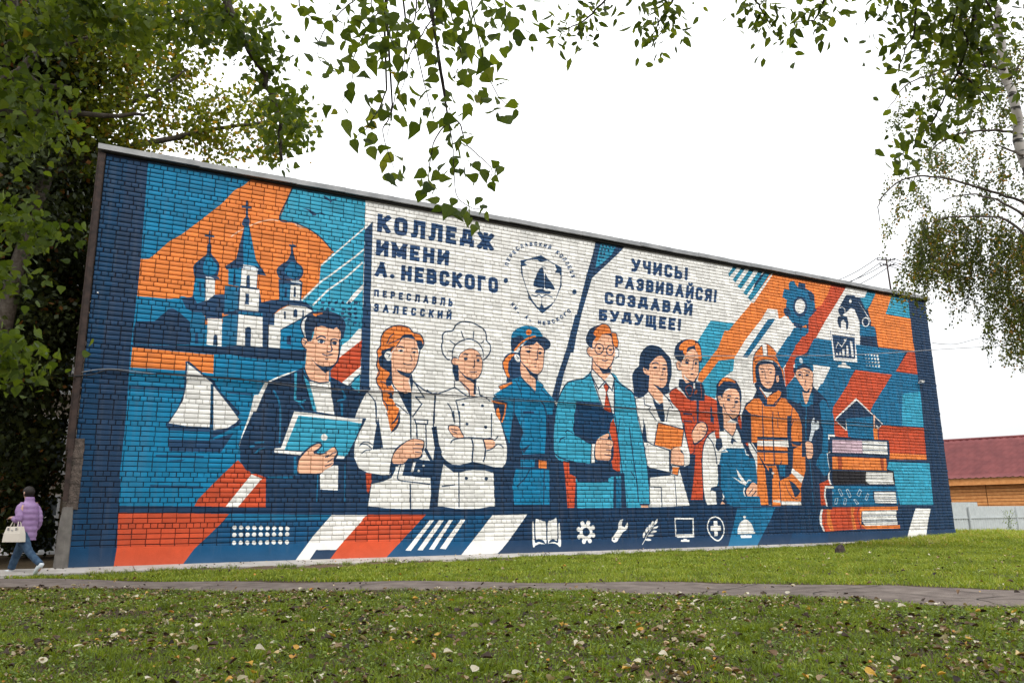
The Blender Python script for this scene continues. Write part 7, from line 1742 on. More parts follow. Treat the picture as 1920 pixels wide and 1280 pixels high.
for (x, y, z, L_) in [(17.756,12.624,8.237,0.32),(17.668,12.527,8.387,0.41),(17.89,12.618,8.365,0.39),(18.278,12.88,8.361,0.4),(16.934,11.997,8.139,0.57),(17.674,12.565,7.749,0.41),(17.698,11.997,8.766,0.34),(17.024,11.564,8.287,0.42),(16.918,11.638,8.38,0.46),(17.818,12.209,8.575,0.32),(18.496,12.345,8.895,0.35),(17.464,11.834,8.317,0.42),(16.523,11.247,8.767,0.69),(17.642,11.743,9.48,0.79),(17.024,11.409,8.732,0.93),(17.868,12.316,9.595,0.8),(16.882,11.402,9.236,0.67),(17.232,11.669,9.042,0.99),(18.036,12.15,9.327,0.75),(16.59,11.129,8.755,0.66),(16.596,11.305,8.563,0.78),(17.735,11.608,9.218,0.62),(18.261,11.911,9.268,0.81),(16.693,11.25,8.727,0.56),(16.96,11.155,8.783,0.74),(17.756,11.6,8.965,0.79),(18.359,12.146,9.257,0.55),(18.418,12.25,9.717,0.64),(18.037,11.578,8.799,0.56),(18.214,11.736,9.019,0.51),(17.694,11.488,8.676,0.49),(18.239,11.774,9.287,0.62),(17.575,11.077,8.954,0.3),(18.376,11.602,8.9,0.37),(17.302,11.077,8.824,0.33),(17.766,11.65,11.359,0.99),(17.169,11.12,10.98,0.76),(17.756,11.597,11.311,0.96),(17.059,11.216,11.13,0.92),(17.738,11.452,10.594,0.59),(18.157,11.659,10.846,0.74),(16.822,10.75,10.155,0.86),(17.734,11.448,10.952,0.75),(17.287,11.523,10.911,0.56),(17.819,12.087,10.865,0.37),(17.057,11.432,10.807,0.46),(17.329,10.902,9.363,0.33),(16.683,10.59,9.484,0.49),(18.072,11.407,10.221,0.34),(16.945,10.699,9.567,0.42),(17.105,10.853,9.269,0.41),(18.394,11.58,9.851,0.42),(17.055,10.753,9.421,0.42),(18.685,11.495,10.156,0.38),(18.581,11.574,9.866,0.48),(18.563,11.624,10.212,0.41),(18.385,11.31,9.997,0.37),(18.19,11.348,9.959,0.47),(17.188,10.654,9.275,0.4),(18.496,11.609,9.884,0.39),(17.336,10.447,9.285,0.47),(18.739,11.215,10.074,0.39),(17.901,10.887,9.426,0.53),(17.796,10.726,9.54,0.57),(18.569,11.303,9.951,0.38),(17.65,10.894,11.927,0.59),(17.366,10.589,11.782,0.8),(16.868,10.322,11.652,0.64),(17.096,10.404,11.006,1.05),(17.699,10.743,11.586,0.87),(17.788,10.845,11.371,1.07),(16.478,9.995,11.592,0.85),(17.829,10.853,12.242,0.85),(17.609,10.63,12.025,0.82),(17.112,11.301,7.618,1.61),(17.962,11.992,7.971,2.13),(17.138,11.118,7.562,1.52),(17.505,11.646,7.407,1.82),(16.961,11.279,7.661,1.92),(17.927,11.997,7.708,1.48),(18.1,11.85,8.303,1.63),(18.199,12.067,8.055,1.6),(18.052,11.96,8.227,2.03),(17.317,11.571,7.858,2.14),(16.921,11.266,7.656,1.55),(18.685,12.33,8.198,2.03),(18.715,12.368,7.916,2.14),(18.272,11.988,8.233,1.59),(17.869,11.642,8.12,1.5),(18.816,12.296,8.399,1.54),(18.612,12.217,8.51,1.45),(18.705,12.029,8.195,2.03),(17.892,11.543,7.954,1.66),(18.874,12.131,8.601,1.73),(17.572,11.25,8.007,1.62),(18.058,11.588,8.214,1.72),(17.448,11.314,7.818,1.46),(18.042,11.672,8.279,1.94),(17.151,11.096,7.946,1.47),(18.159,11.657,8.25,1.7),(17.521,11.319,7.81,1.5),(17.387,11.289,7.78,2.08),(17.585,11.355,7.749,1.97),(17.58,11.355,8.043,1.79),(17.4,11.009,8.009,2.2),(18.984,11.964,8.545,1.9),(17.703,11.274,7.913,2.07),(18.08,11.399,8.125,1.74),(18.485,11.779,8.352,2.14),(17.782,11.298,8.039,1.9),(17.667,11.218,7.752,1.49),(17.657,11.204,8.137,1.77),(17.735,11.256,7.811,1.72),(18.249,11.339,8.066,1.5),(18.392,11.703,8.275,1.79),(18.281,11.443,8.33,1.78),(18.574,11.778,8.534,1.49),(18.85,12.03,8.72,1.66),(17.828,11.044,8.016,1.56),(18.019,11.233,8.215,1.67),(17.521,10.825,7.949,1.49),(18.896,11.709,8.521,1.55),(17.626,10.899,7.858,1.77),(18.821,11.772,8.394,1.66),(17.712,10.907,7.902,2.17),(19.041,11.965,8.472,1.82),(18.524,11.578,8.555,2.12),(18.805,11.558,8.348,2.05),(17.999,11.015,7.999,1.92),(17.973,11.078,8.293,2.04),(18.365,11.509,8.297,2.14),(18.787,11.558,8.568,2.03),(17.331,10.753,7.682,1.88),(18.558,11.634,8.328,1.87),(17.583,10.891,7.885,1.62),(18.835,11.457,8.425,1.63),(18.844,11.612,8.17,2.15),(17.68,10.718,7.85,1.47),(18.549,11.205,8.118,2.09),(17.603,10.675,7.862,1.96),(19.167,11.689,8.227,1.8),(18.993,11.453,8.32,1.64),(17.603,10.598,8.152,1.74),(17.59,10.63,7.819,1.79),(17.438,10.39,7.738,2.28),(18.124,10.668,7.985,2.05),(18.568,11.097,7.923,2.31),(17.421,10.39,7.795,2.23),(19.23,11.466,8.456,1.98),(17.589,10.457,7.704,2.4),(17.531,10.609,7.594,1.79),(18.308,10.823,8.22,1.8),(17.933,10.828,7.851,1.67),(18.616,10.905,7.836,2.28),(17.719,10.621,7.982,1.96),(18.917,11.316,8.257,1.74),(19.334,11.26,8.218,1.85),(18.147,10.424,8.08,2.33),(18.726,10.725,7.957,1.65),(18.795,10.96,8.424,2.11),(18.722,10.693,8.269,1.8),(19.075,11.073,8.533,2.48),(18.436,10.674,8.172,2.18),(18.26,10.589,8.141,2.16),(18.812,10.857,8.441,2.04),(17.673,10.152,7.616,2.53),(19.173,11.314,8.471,2.32),(19.233,11.409,8.646,1.7),(19.399,11.003,8.32,1.85),(19.209,11.058,8.479,1.93),(18.484,10.661,8.077,1.86),(18.793,10.581,8.177,1.95),(18.991,10.581,7.983,1.73),(18.34,10.446,7.685,1.82),(18.994,10.768,7.816,2.2),(18.366,10.262,7.807,2.61),(17.835,10.04,7.878,2.29),(18.308,10.393,7.764,2.15),(18.178,10.347,8.156,1.89),(18.003,10.224,7.571,1.75),(18.942,10.896,7.83,1.62),(19.154,10.703,8.068,2.29),(19.794,11.069,7.969,1.58),(19.122,10.781,7.534,1.71),(19.711,11.094,8.184,2.44),(18.691,10.387,7.466,1.77),(19.228,10.723,8.081,2.17),(19.605,11.03,8.561,1.66),(18.431,9.883,7.648,2.36),(19.142,10.475,7.474,1.84),(18.657,10.241,7.509,2.39),(19.785,10.752,7.939,2.38),(18.225,9.775,7.574,1.68),(19.831,10.961,8.124,1.84),(18.159,10.024,7.635,2.15),(18.55,10.09,7.969,2.01),(19.439,10.706,8.053,2.22),(18.766,10.273,7.76,2.52),(19.494,10.603,7.863,2.23),(19.68,10.712,8.191,2.25),(18.267,9.823,7.278,2.0),(20.055,10.722,7.958,2.0),(19.041,10.279,7.797,2.43),(18.346,9.989,7.498,1.73),(18.099,9.837,7.354,1.74),(19.989,10.772,8.014,2.23),(19.809,10.578,8.063,2.53),(18.221,9.79,7.149,2.55),(19.513,10.605,7.473,2.41),(18.14,9.819,7.356,2.41),(18.143,9.792,7.181,1.79),(18.273,9.681,7.422,1.98),(19.493,10.377,7.963,2.11),(19.088,10.121,7.336,2.23),(20.191,10.534,7.719,2.02),(18.255,9.725,7.342,2.43),(19.379,10.295,7.77,2.03),(18.438,9.627,7.249,2.52),(18.42,9.736,7.482,2.33),(18.183,9.576,7.1,2.51),(18.391,9.781,6.977,1.82),(19.429,10.226,7.307,2.01),(19.797,10.407,7.754,2.39),(20.003,10.374,7.83,1.9),(19.018,10.022,7.498,1.86),(18.874,9.922,7.366,2.39),(19.635,10.357,7.589,1.85),(19.122,10.033,7.417,1.69),(19.059,10.019,7.5,2.11),(19.481,10.265,7.466,2.32),(19.159,9.992,7.643,2.24),(18.584,9.599,7.413,1.92),(20.151,10.48,7.611,1.91),(19.081,9.898,7.615,2.45),(18.768,9.743,7.175,2.26),(20.105,10.413,8.022,1.85),(19.826,10.162,7.931,2.18),(20.254,10.346,7.841,2.43),(18.334,9.564,7.152,2.25),(19.777,10.428,7.535,1.75),(18.845,9.786,7.303,2.1),(19.606,10.157,7.452,2.19),(18.245,9.986,6.179,1.28),(19.299,10.558,6.622,1.26),(19.84,10.907,6.819,1.7),(18.304,10.2,6.529,1.21),(19.108,10.444,6.693,1.57),(19.729,10.91,6.564,1.57),(18.861,10.472,6.798,1.26),(18.175,10.123,6.101,1.38),(18.641,10.408,6.436,1.23),(19.691,10.831,6.829,1.65),(18.474,10.139,6.16,1.79),(19.65,10.852,6.423,1.54),(19.159,10.596,6.257,1.38),(18.221,10.186,6.059,1.45),(18.645,10.244,5.819,1.36),(18.766,10.317,5.921,1.45),(19.571,10.816,5.923,1.45),(19.313,10.802,5.78,1.4),(20.06,10.776,6.226,1.21),(19.375,10.486,6.039,1.33),(18.431,10.177,5.635,1.66),(19.643,10.635,6.099,1.45),(19.279,10.301,5.996,1.65),(19.901,11.008,5.842,1.45),(19.092,10.35,6.037,1.36),(20.301,10.982,6.194,1.13),(19.912,10.782,6.286,1.19),(19.062,10.168,5.98,1.18),(18.955,10.065,5.847,1.23),(19.857,10.68,6.415,1.86),(20.274,10.84,6.056,1.85),(18.864,10.086,5.781,1.38),(19.279,10.312,5.885,1.23),(18.482,9.883,5.576,1.76),(20.124,10.61,5.732,1.85),(19.709,10.488,5.873,1.67),(18.982,10.067,5.774,1.46),(19.84,10.579,5.839,1.55),(18.521,9.743,5.805,1.81),(19.054,10.153,5.991,1.44),(18.866,10.214,5.533,1.18),(18.491,9.942,5.695,1.21),(18.626,10.276,4.816,0.55),(19.59,10.777,5.035,0.57),(19.937,10.968,5.136,0.68),(19.279,10.835,5.012,0.52),(18.794,10.438,4.757,0.51),(18.941,10.226,4.501,0.55),(20.258,10.935,5.046,0.67),(19.866,10.684,5.244,0.64),(20.254,10.928,4.916,0.65),(19.375,10.747,4.79,0.62),(20.017,10.887,5.215,0.55),(18.904,8.715,11.342,1.13),(18.155,8.472,11.518,0.99),(16.822,9.243,10.564,1.17),(17.482,9.852,12.416,0.89),(17.943,8.747,9.714,1.02),(18.862,10.218,11.02,1.08),(18.534,8.764,9.704,1.16),(17.466,8.413,10.698,0.96),(18.704,10.384,9.233,1.13),(17.501,9.93,8.604,1.14),(18.181,8.787,9.436,1.23),(18.624,10.395,9.846,1.14),(19.355,9.454,8.698,0.94),(19.454,9.37,9.531,1.28),(17.788,8.401,9.502,0.89),(17.205,8.245,11.614,1.11),(17.554,8.947,9.913,0.84),(18.659,9.407,8.283,0.91),(18.436,9.874,12.109,1.2),(18.477,9.827,10.543,0.99),(17.239,8.687,11.194,1.23),(17.943,8.461,10.701,0.85),(18.15,9.135,11.606,1.2),(18.639,10.853,8.841,0.95),(17.44,10.221,9.488,1.17),(19.605,10.094,9.61,0.96),(17.545,9.775,8.511,1.09),(19.684,9.864,8.346,1.23),(19.151,9.399,9.633,0.94),(16.977,8.51,11.177,0.86),(19.268,9.432,10.186,1.12),(16.94,9.152,11.773,1.28),(19.705,10.01,8.992,1.09),(17.294,9.21,10.636,1.2),(17.684,10.028,11.363,0.85),(18.188,9.881,12.524,1.14),(18.507,9.075,11.159,0.93),(17.731,9.535,11.97,0.89),(17.096,9.667,9.462,0.88),(18.537,10.551,10.397,0.92),(17.814,8.597,10.748,1.0),(17.927,8.963,11.029,1.29),(18.411,10.485,9.544,1.14),(17.474,9.045,11.172,1.11),(18.543,10.193,9.546,0.97),(18.78,10.145,9.48,1.16),(18.311,10.489,11.277,0.97),(18.376,9.706,12.29,0.84),(18.736,9.595,11.629,0.99),(17.912,9.17,10.227,0.82),(16.563,9.631,10.719,0.97),(18.758,10.075,9.929,0.83),(18.954,9.977,9.63,1.15),(17.924,9.452,10.179,0.94),(17.728,8.766,9.54,0.86),(17.196,8.67,11.747,1.23),(17.958,9.517,9.818,1.26),(17.078,8.973,10.961,1.11),(18.221,8.905,8.249,1.2),(18.559,9.663,7.946,0.86),(19.371,9.806,9.787,1.18),(17.164,9.007,11.984,1.04),(18.509,9.518,11.739,1.2),(18.195,8.673,10.365,1.0),(18.002,9.654,11.755,0.92),(19.515,10.02,9.851,1.22),(17.989,10.13,11.154,0.89),(18.859,10.035,9.526,1.18),(17.87,10.476,8.32,0.83),(16.954,9.858,9.814,0.83),(19.085,8.98,10.511,1.22),(17.088,9.178,10.488,1.23),(18.059,10.533,10.061,1.07),(18.909,11.338,8.956,0.93),(19.392,9.816,10.496,0.83),(17.762,8.799,10.203,0.84),(18.165,10.285,11.311,0.95),(17.06,9.657,9.863,1.03),(18.434,9.375,11.048,1.01),(17.779,9.492,8.456,1.11),(18.3,9.065,10.58,0.86),(17.547,9.191,10.821,0.87),(18.881,9.62,8.344,1.11),(17.736,9.572,12.287,1.03),(16.472,8.825,11.421,0.88),(19.257,9.595,9.06,1.22),(17.211,10.11,9.292,1.0),(18.104,9.166,11.136,1.22),(17.666,8.54,11.305,1.16),(19.332,9.953,8.334,1.19),(17.888,8.653,10.359,1.22),(18.153,8.639,10.007,1.09),(18.387,10.509,11.195,0.92),(16.814,8.796,11.737,0.99),(18.582,9.122,11.666,0.98),(17.28,9.516,10.95,0.96),(17.615,9.749,10.364,0.86),(16.726,9.584,10.44,1.05),(17.503,9.432,11.581,0.94),(18.615,9.17,8.774,0.85),(18.113,9.152,7.931,1.13),(17.332,8.308,11.212,0.93),(18.258,10.106,11.919,1.0),(18.863,10.249,9.305,1.13),(19.095,10.243,9.807,1.16),(17.719,8.597,9.382,1.07),(19.292,9.159,10.423,0.99),(17.252,9.65,9.344,0.87),(17.531,9.771,9.083,1.14),(18.468,8.954,10.1,0.98),(17.252,9.924,11.235,0.92),(18.655,9.715,8.546,1.23),(17.987,8.743,8.973,1.13),(17.783,9.737,11.282,1.15),(18.492,8.971,12.363,1.24),(18.816,9.745,11.464,1.06),(16.292,9.07,11.762,0.98),(18.585,8.467,12.09,1.22),(17.61,8.39,10.931,0.92),(19.83,9.603,8.795,1.15),(17.263,9.388,9.615,1.02),(18.892,9.397,9.742,1.16),(17.476,9.417,11.344,0.94),(17.93,8.609,11.006,0.83),(17.619,9.391,10.145,1.27),(19.845,9.996,8.505,1.2),(18.785,9.367,11.901,0.94),(18.503,9.127,8.823,0.84),(18.877,9.272,10.453,1.19),(18.104,8.711,11.209,0.93),(18.519,10.908,9.339,0.91),(19.202,9.411,8.289,1.02),(19.4,9.255,10.512,1.1),(18.502,8.689,9.971,0.97),(18.543,9.489,12.293,1.26),(17.446,8.843,10.86,1.05),(17.152,9.621,12.044,0.91),(18.687,8.859,9.973,1.15),(19.322,10.8,9.132,1.03),(18.379,10.451,8.763,1.04),(18.604,8.739,11.659,1.29),(18.72,8.9,12.364,0.94),(18.459,9.114,8.709,1.03),(19.53,10.32,8.685,1.17),(18.113,9.128,8.753,1.07),(18.757,9.426,8.037,1.1),(17.509,9.472,11.231,1.24),(17.209,8.641,10.699,1.21),(17.892,8.551,11.71,0.93),(17.285,9.225,9.792,0.96),(18.182,9.15,9.0,0.94),(18.265,9.655,11.467,0.84),(18.165,9.123,11.135,0.83),(18.639,10.981,9.763,1.2),(18.869,8.866,9.481,1.0),(20.189,9.82,8.736,1.04),(18.757,9.737,10.43,0.85),(18.38,8.814,12.048,1.0),(18.436,9.505,11.085,1.11),(18.467,10.835,10.332,1.17),(18.629,9.502,12.214,1.22),(18.884,10.018,9.491,1.02),(18.893,10.769,9.264,1.17),(17.565,9.707,8.607,0.89),(17.799,9.247,11.106,1.14),(18.722,9.063,9.839,0.98),(16.983,8.841,11.401,0.87),(18.322,10.478,10.93,0.97),(18.386,9.804,8.961,1.05),(19.489,9.181,10.112,1.0),(17.0,8.973,11.833,1.29),(18.363,9.353,12.286,1.29),(18.984,10.02,9.142,0.85),(18.036,9.636,8.882,1.16),(18.153,10.161,10.536,0.85),(17.512,9.009,9.718,0.98),(18.558,9.076,11.733,0.94),(18.616,10.734,9.842,1.12),(18.112,8.518,10.913,1.13),(17.433,8.712,10.935,1.03),(18.115,9.914,10.065,0.97),(18.396,11.724,9.963,0.77),(16.968,10.232,9.811,0.61),(18.444,10.866,10.008,0.86),(17.513,10.233,10.634,0.66),(17.845,10.974,10.094,0.78),(17.61,10.653,9.096,0.56),(18.253,11.106,10.418,0.71),(16.993,10.926,11.267,0.77),(17.938,11.156,9.724,0.65),(17.843,11.841,9.822,0.74),(16.975,10.482,8.943,0.6),(16.543,9.784,10.569,0.59),(17.215,9.918,10.513,0.72),(17.486,10.638,9.22,0.77),(17.032,10.024,10.096,0.86),(18.077,11.031,11.555,0.71),(17.028,10.377,8.794,0.6),(17.798,10.71,9.925,0.67),(16.536,10.416,10.093,0.73),(17.102,10.34,8.931,0.84),(18.082,11.373,10.603,0.67),(17.676,10.088,11.04,0.59),(16.955,10.221,11.132,0.77),(17.335,9.477,11.717,0.64),(16.746,9.892,11.934,0.95),(17.078,9.516,12.389,0.7),(16.59,9.782,11.245,0.87),(16.546,9.301,11.24,1.0),(17.158,9.961,12.094,0.83),(17.443,9.892,11.859,0.96),(18.248,10.252,11.604,0.64),(16.456,9.26,12.314,0.67),(17.925,10.31,12.289,0.8),(17.955,10.168,12.315,0.81),(16.75,9.249,10.992,0.9),(17.361,10.237,12.098,0.71),(17.73,10.693,11.969,0.81),(16.311,8.865,11.656,0.83),(17.588,9.781,11.881,0.69),(17.217,9.433,11.513,0.87),(16.722,9.436,11.621,0.68),(16.796,9.861,12.113,0.8),(17.488,9.492,12.597,0.91),(17.665,9.805,12.557,0.75),(16.292,8.8,11.955,0.72),(17.513,10.049,13.043,0.71),(16.158,9.144,11.686,0.66),(18.095,9.873,11.826,0.66),(16.327,9.452,11.226,0.82),(18.237,9.92,12.394,0.93),(16.551,8.858,11.614,0.72),(18.481,10.42,11.633,0.8),(16.198,9.393,12.196,0.72),(16.412,9.28,11.893,0.77),(17.587,9.898,11.358,0.99),(17.519,10.114,12.073,0.98),(17.991,9.932,12.877,0.73),(16.535,9.637,11.784,0.67),(18.048,10.025,12.081,0.65),(17.568,9.516,12.541,0.89),(17.99,10.049,12.188,0.97),(16.997,9.234,11.008,0.92),(16.986,9.68,11.581,0.89),(17.38,9.649,11.705,0.89),(16.241,9.586,11.541,0.78),(17.93,10.412,11.982,0.74),(17.624,10.108,11.36,0.66),(16.479,9.072,11.789,0.65),(16.512,9.037,12.2,0.94),(17.255,9.442,12.776,0.85),(16.831,9.297,11.118,0.96),(17.14,9.476,11.748,0.66),(17.369,9.881,11.598,0.79),(18.036,10.161,11.551,0.64),(17.788,9.659,11.721,0.75),(16.628,9.206,10.95,0.81),(16.998,9.906,12.506,0.95),(17.098,9.667,12.487,0.74),(17.398,9.481,11.742,0.74),(17.87,9.866,12.086,0.88),(16.585,9.685,12.391,0.86),(17.022,9.647,11.123,0.88),(15.821,9.53,11.778,0.7)]: mbs.tube(strand((x, y, z), L_), .004, 3, False)
o = mbs.build('hanging_twigs', M_TWIG, bt); o['kind'] = 'stuff'
P_ = np.concatenate(lv); leaves_mesh('crown', P_, .066, DIAM, .5, np.concatenate(tn)*.8+.05, m=ML_BIR, parent=bt)
# ------------------------------------------------------------------ lawn
M_GR = leaf_mat('grass blade', [(0, (.06, .09, .014)), (.4, (.14, .20, .022)), (.75, (.25, .32, .035)), (.95, (.38, .42, .08)), (1, (.45, .38, .16))], trans=.4)
def lawn(name, x0, x1, y0, y1, dens, h0, cond, tone0, wid=.006, clump=.5):
    N = int((x1-x0)*(y1-y0)*dens); x = rng.uniform(x0, x1, N); y = rng.uniform(y0, y1, N)
    k = cond(x, y); x, y = x[k], y[k]
    f = np.sin(x*3.1+1.3*np.sin(y*2.3))*np.sin(y*3.7+1.1*np.sin(x*1.9))*.5+.5; f2 = np.sin(x*9.7+y*3)*np.sin(y*8.3-x*2)*.5+.5
    k = rng.random(len(x)) < (1-clump)+clump*(f*.6+f2*.4); x, y, f, f2 = x[k], y[k], f[k], f2[k]; N = len(x)
    z = gz(x, y)-.003; h = h0*(.45+.6*rng.random(N)+.5*f*f2); a = rng.uniform(0, 2*math.pi, N); b = a+rng.normal(0, .7, N); ln = h*rng.uniform(.2, .9, N)
    wx, wy = np.cos(a)*wid*rng.uniform(.6, 1.5, N), np.sin(a)*wid*rng.uniform(.6, 1.5, N); ln = ln*1.6; tx, ty = -np.sin(b)*ln, np.cos(b)*ln
    P0 = np.stack([x-wx, y-wy, z], -1); P1 = np.stack([x+wx, y+wy, z], -1); P2 = np.stack([x+tx*.35+wx*.7, y+ty*.35+wy*.7, z+h*.6], -1); P3 = np.stack([x+tx*.35-wx*.7, y+ty*.35-wy*.7, z+h*.6], -1); P4 = np.stack([x+tx, y+ty, z+h*.92], -1)
    V = np.stack([P0, P1, P2, P3, P4], 1).reshape(-1, 3); i5 = np.arange(N)*5
    F = np.concatenate([np.stack([i5, i5+1, i5+2], -1), np.stack([i5, i5+2, i5+3], -1), np.stack([i5+3, i5+2, i5+4], -1)])
    tn_ = np.clip(tone0+rng.normal(0, .2, N)+.25*(f-.5), 0, 1)
    return tag(link(name, mesh_np(name, V, F, tone=np.tile(tn_, 3)), M_GR), 'short green grass of the lawn', 'grass', kind='stuff')
def view(x, y, m=.0):      # ground that the photographer's spot can see
    return (x > y*-.09-1.2-m) & (x < y*1.95+2.5+m)
side = lambda x, y: (x-np.interp(y, [p[1] for p in pf][::-1], [p[0] for p in pf][::-1]))      # >0: wall side of the path
lawn('grass', -2.5, 13, 2.6, 9, 4300, .036, lambda x, y: view(x, y) & ~on_path(x, y, .05) & (side(x, y) < 0), .33, .0045, .9)
lawn('grass', -3.5, 9, 9, 17, 1300, .035, lambda x, y: view(x, y) & ~on_path(x, y, .12) & (side(x, y) < 0), .30, .007, .85)
okw = lambda x, y: (side(x, y) >= -.3) & ~on_path(x, y, .0) & ((y < 17.2) | (x > 27.7)) & (x < y*1.95+4)
lawn('grass', 3, 22, 5, 12, 1300, .05, lambda x, y: okw(x, y), .55, .006, .6)
lawn('grass', -1, 34, 12, 17.2, 1000, .065, lambda x, y: okw(x, y) & ~((y > 16.55+.25*np.sin(x*1.3)) & (x > 2.2) & (x < 9)), .56, .010, .55)
lawn('grass', 21, 34, 15, 17.6, 500, .15, lambda x, y: okw(x, y) | ((x > 23) & (y < 17.7)), .72, .012, .4)
lawn('grass', 27.8, 48, 17, 25, 160, .22, lambda x, y: (x > 27.7), .7, .014, .3)
def tufts(n, x0, x1, y0, y1, cond, h0, tone0, rad):
    cx, cy = rng.uniform(x0, x1, n), rng.uniform(y0, y1, n); k = cond(cx, cy); cx, cy = cx[k], cy[k]; per = 46; N = len(cx)*per
    x = np.repeat(cx, per)+rng.normal(0, rad, N); y = np.repeat(cy, per)+rng.normal(0, rad, N); hh = np.repeat(rng.uniform(.6, 1.3, len(cx)), per)*h0*rng.uniform(.5, 1.1, N)
    z = gz(x, y)-.003; a = rng.uniform(0, 2*math.pi, N); b = np.arctan2(y-np.repeat(cy, per), x-np.repeat(cx, per))+rng.normal(0, .6, N); ln = hh*rng.uniform(.3, 1.1, N); w_ = .004
    wx, wy = np.cos(a)*w_, np.sin(a)*w_; tx, ty = np.cos(b)*ln, np.sin(b)*ln
    V = np.stack([np.stack([x-wx, y-wy, z], -1), np.stack([x+wx, y+wy, z], -1), np.stack([x+tx*.35+wx*.7, y+ty*.35+wy*.7, z+hh*.65], -1), np.stack([x+tx*.35-wx*.7, y+ty*.35-wy*.7, z+hh*.65], -1), np.stack([x+tx, y+ty, z+hh*.85], -1)], 1).reshape(-1, 3); i5 = np.arange(N)*5
    F = np.concatenate([np.stack([i5, i5+1, i5+2], -1), np.stack([i5, i5+2, i5+3], -1), np.stack([i5+3, i5+2, i5+4], -1)]); tn_ = np.clip(np.repeat(rng.normal(tone0, .15, len(cx)), per)+rng.normal(0, .12, N), 0, 1)
    return tag(link('grass_tufts', mesh_np('grass_tufts', V, F, tone=np.tile(tn_, 3)), M_GR), 'taller tufts of grass standing out of the lawn', 'grass', kind='stuff')
tufts(1500, -2.5, 12, 2.8, 13, lambda x, y: view(x, y) & ~on_path(x, y, .06) & (side(x, y) < 0), .075, .36, .045)
tufts(500, 2, 24, 6, 16.5, okw, .12, .5, .06)
tufts(150, -1, 24, 17.0, 17.2, lambda x, y: (x > -2), .13, .45, .05)
tufts(260, 8, 11.5, 3, 9.5, lambda x, y: on_path(x, y, .10) & ~on_path(x, y, -.02), .07, .55, .03)
# bare soil at the foot of the apron
mb = MB()
for i in range(40):
    x = 1.8+i*.19; mb.add([(x, 16.5+.1*math.sin(i*1.3), float(gz(x, 16.5))+.006), (x+.19, 16.5+.1*math.sin((i+1)*1.3), float(gz(x+.19, 16.5))+.006), (x+.19, 17.215, float(gz(x, 17.2))+.03+.02*math.sin(i)), (x, 17.215, float(gz(x, 17.2))+.03+.02*math.sin(i-1))], [(0, 1, 2, 3)])
tag(mb.build('bare_soil', M_DIRT), kind='structure')
# clover and broad-leaved weeds
M_WEED = leaf_mat('weed leaf', [(0, (.05, .08, .014)), (.5, (.12, .19, .03)), (.9, (.24, .31, .07)), (1, (.38, .42, .18))], trans=.3)
def weeds(N, x0, x1, y0, y1, sz, cond, name):
    x = rng.uniform(x0, x1, N); y = rng.uniform(y0, y1, N); k = cond(x, y) & (np.sin(x*2.2+y)*np.sin(y*2.9-x) > -.35); x, y = x[k], y[k]
    P = np.stack([x, y, gz(x, y)+rng.uniform(.012, .05, len(x))], -1); R_ = rand_rot(len(x), 0)
    n = rng.normal(0, .45, (len(x), 3)); n[:, 2] = 1; n /= np.linalg.norm(n, axis=1)[:, None]; d = rng.normal(size=(len(x), 3)); d -= n*(d*n).sum(1)[:, None]; d /= np.linalg.norm(d, axis=1)[:, None]
    R_ = np.stack([np.cross(d, n), d, n], -1); T, F = OVAL; V = np.einsum('nij,kj->nki', R_, T)*(sz*rng.uniform(.6, 1.4, len(x)))[:, None, None]+P[:, None]
    FF = (F[None]+np.arange(len(x))[:, None, None]*len(T)).reshape(-1, 3)
    return tag(link(name, mesh_np(name, V.reshape(-1, 3), FF, tone=np.repeat(rng.random(len(x)), len(F))), M_WEED), 'low clover and weeds among the grass', 'weeds', kind='stuff')
weeds(60000, -2.5, 12, 2.6, 13, .026, lambda x, y: view(x, y) & ~on_path(x, y) & (side(x, y) < 0), 'weeds')
weeds(5000, 3, 22, 6, 17, .045, okw, 'weeds'); weeds(900, -1, 24, 17.0, 17.24, .06, lambda x, y: x > -2, 'weeds')
# fallen leaves
M_FALL = leaf_mat('fallen leaf', [(0, (.022, .014, .01)), (.25, (.06, .036, .02)), (.45, (.20, .12, .065)), (.66, (.34, .27, .17)), (.84, (.58, .54, .42)), (.95, (.50, .30, .05)), (1, (.42, .17, .03))], trans=.15)
def litter(N, sz, cond, x0, x1, y0, y1, zo=(.03, .065)):
    x = rng.uniform(x0, x1, N); y = rng.uniform(y0, y1, N); k = cond(x, y); x, y = x[k], y[k]
    p = .28+.72*(np.sin(x*1.9+.6*y)*np.sin(y*2.4-.5*x)+.5*np.sin(x*5.3-y*4.1) > .2); k = rng.random(len(x)) < p; x, y = x[k], y[k]; n_l = len(x)
    n = rng.normal(0, .35, (n_l, 3)); n[:, 2] = 1; n /= np.linalg.norm(n, axis=1)[:, None]; d = rng.normal(size=(n_l, 3)); d -= n*(d*n).sum(1)[:, None]; d /= np.linalg.norm(d, axis=1)[:, None]
    R_ = np.stack([np.cross(d, n), d, n], -1); T, F = HEART; T = T.copy(); T[:, 2] = T[:, 2]*4+.12*T[:, 0]**2
    V = np.einsum('nij,kj->nki', R_, T)*(sz*rng.uniform(.5, 1.3, n_l))[:, None, None]+np.stack([x, y, gz(x, y)+rng.uniform(*zo, n_l)], -1)[:, None]
    FF = (F[None]+np.arange(n_l)[:, None, None]*len(T)).reshape(-1, 3)
    return V.reshape(-1, 3), FF, np.repeat(rng.random(n_l)**1.5, len(F))
lf = lambda x, y: view(x, y) & ~on_path(x, y, .02) & (side(x, y) < 0)
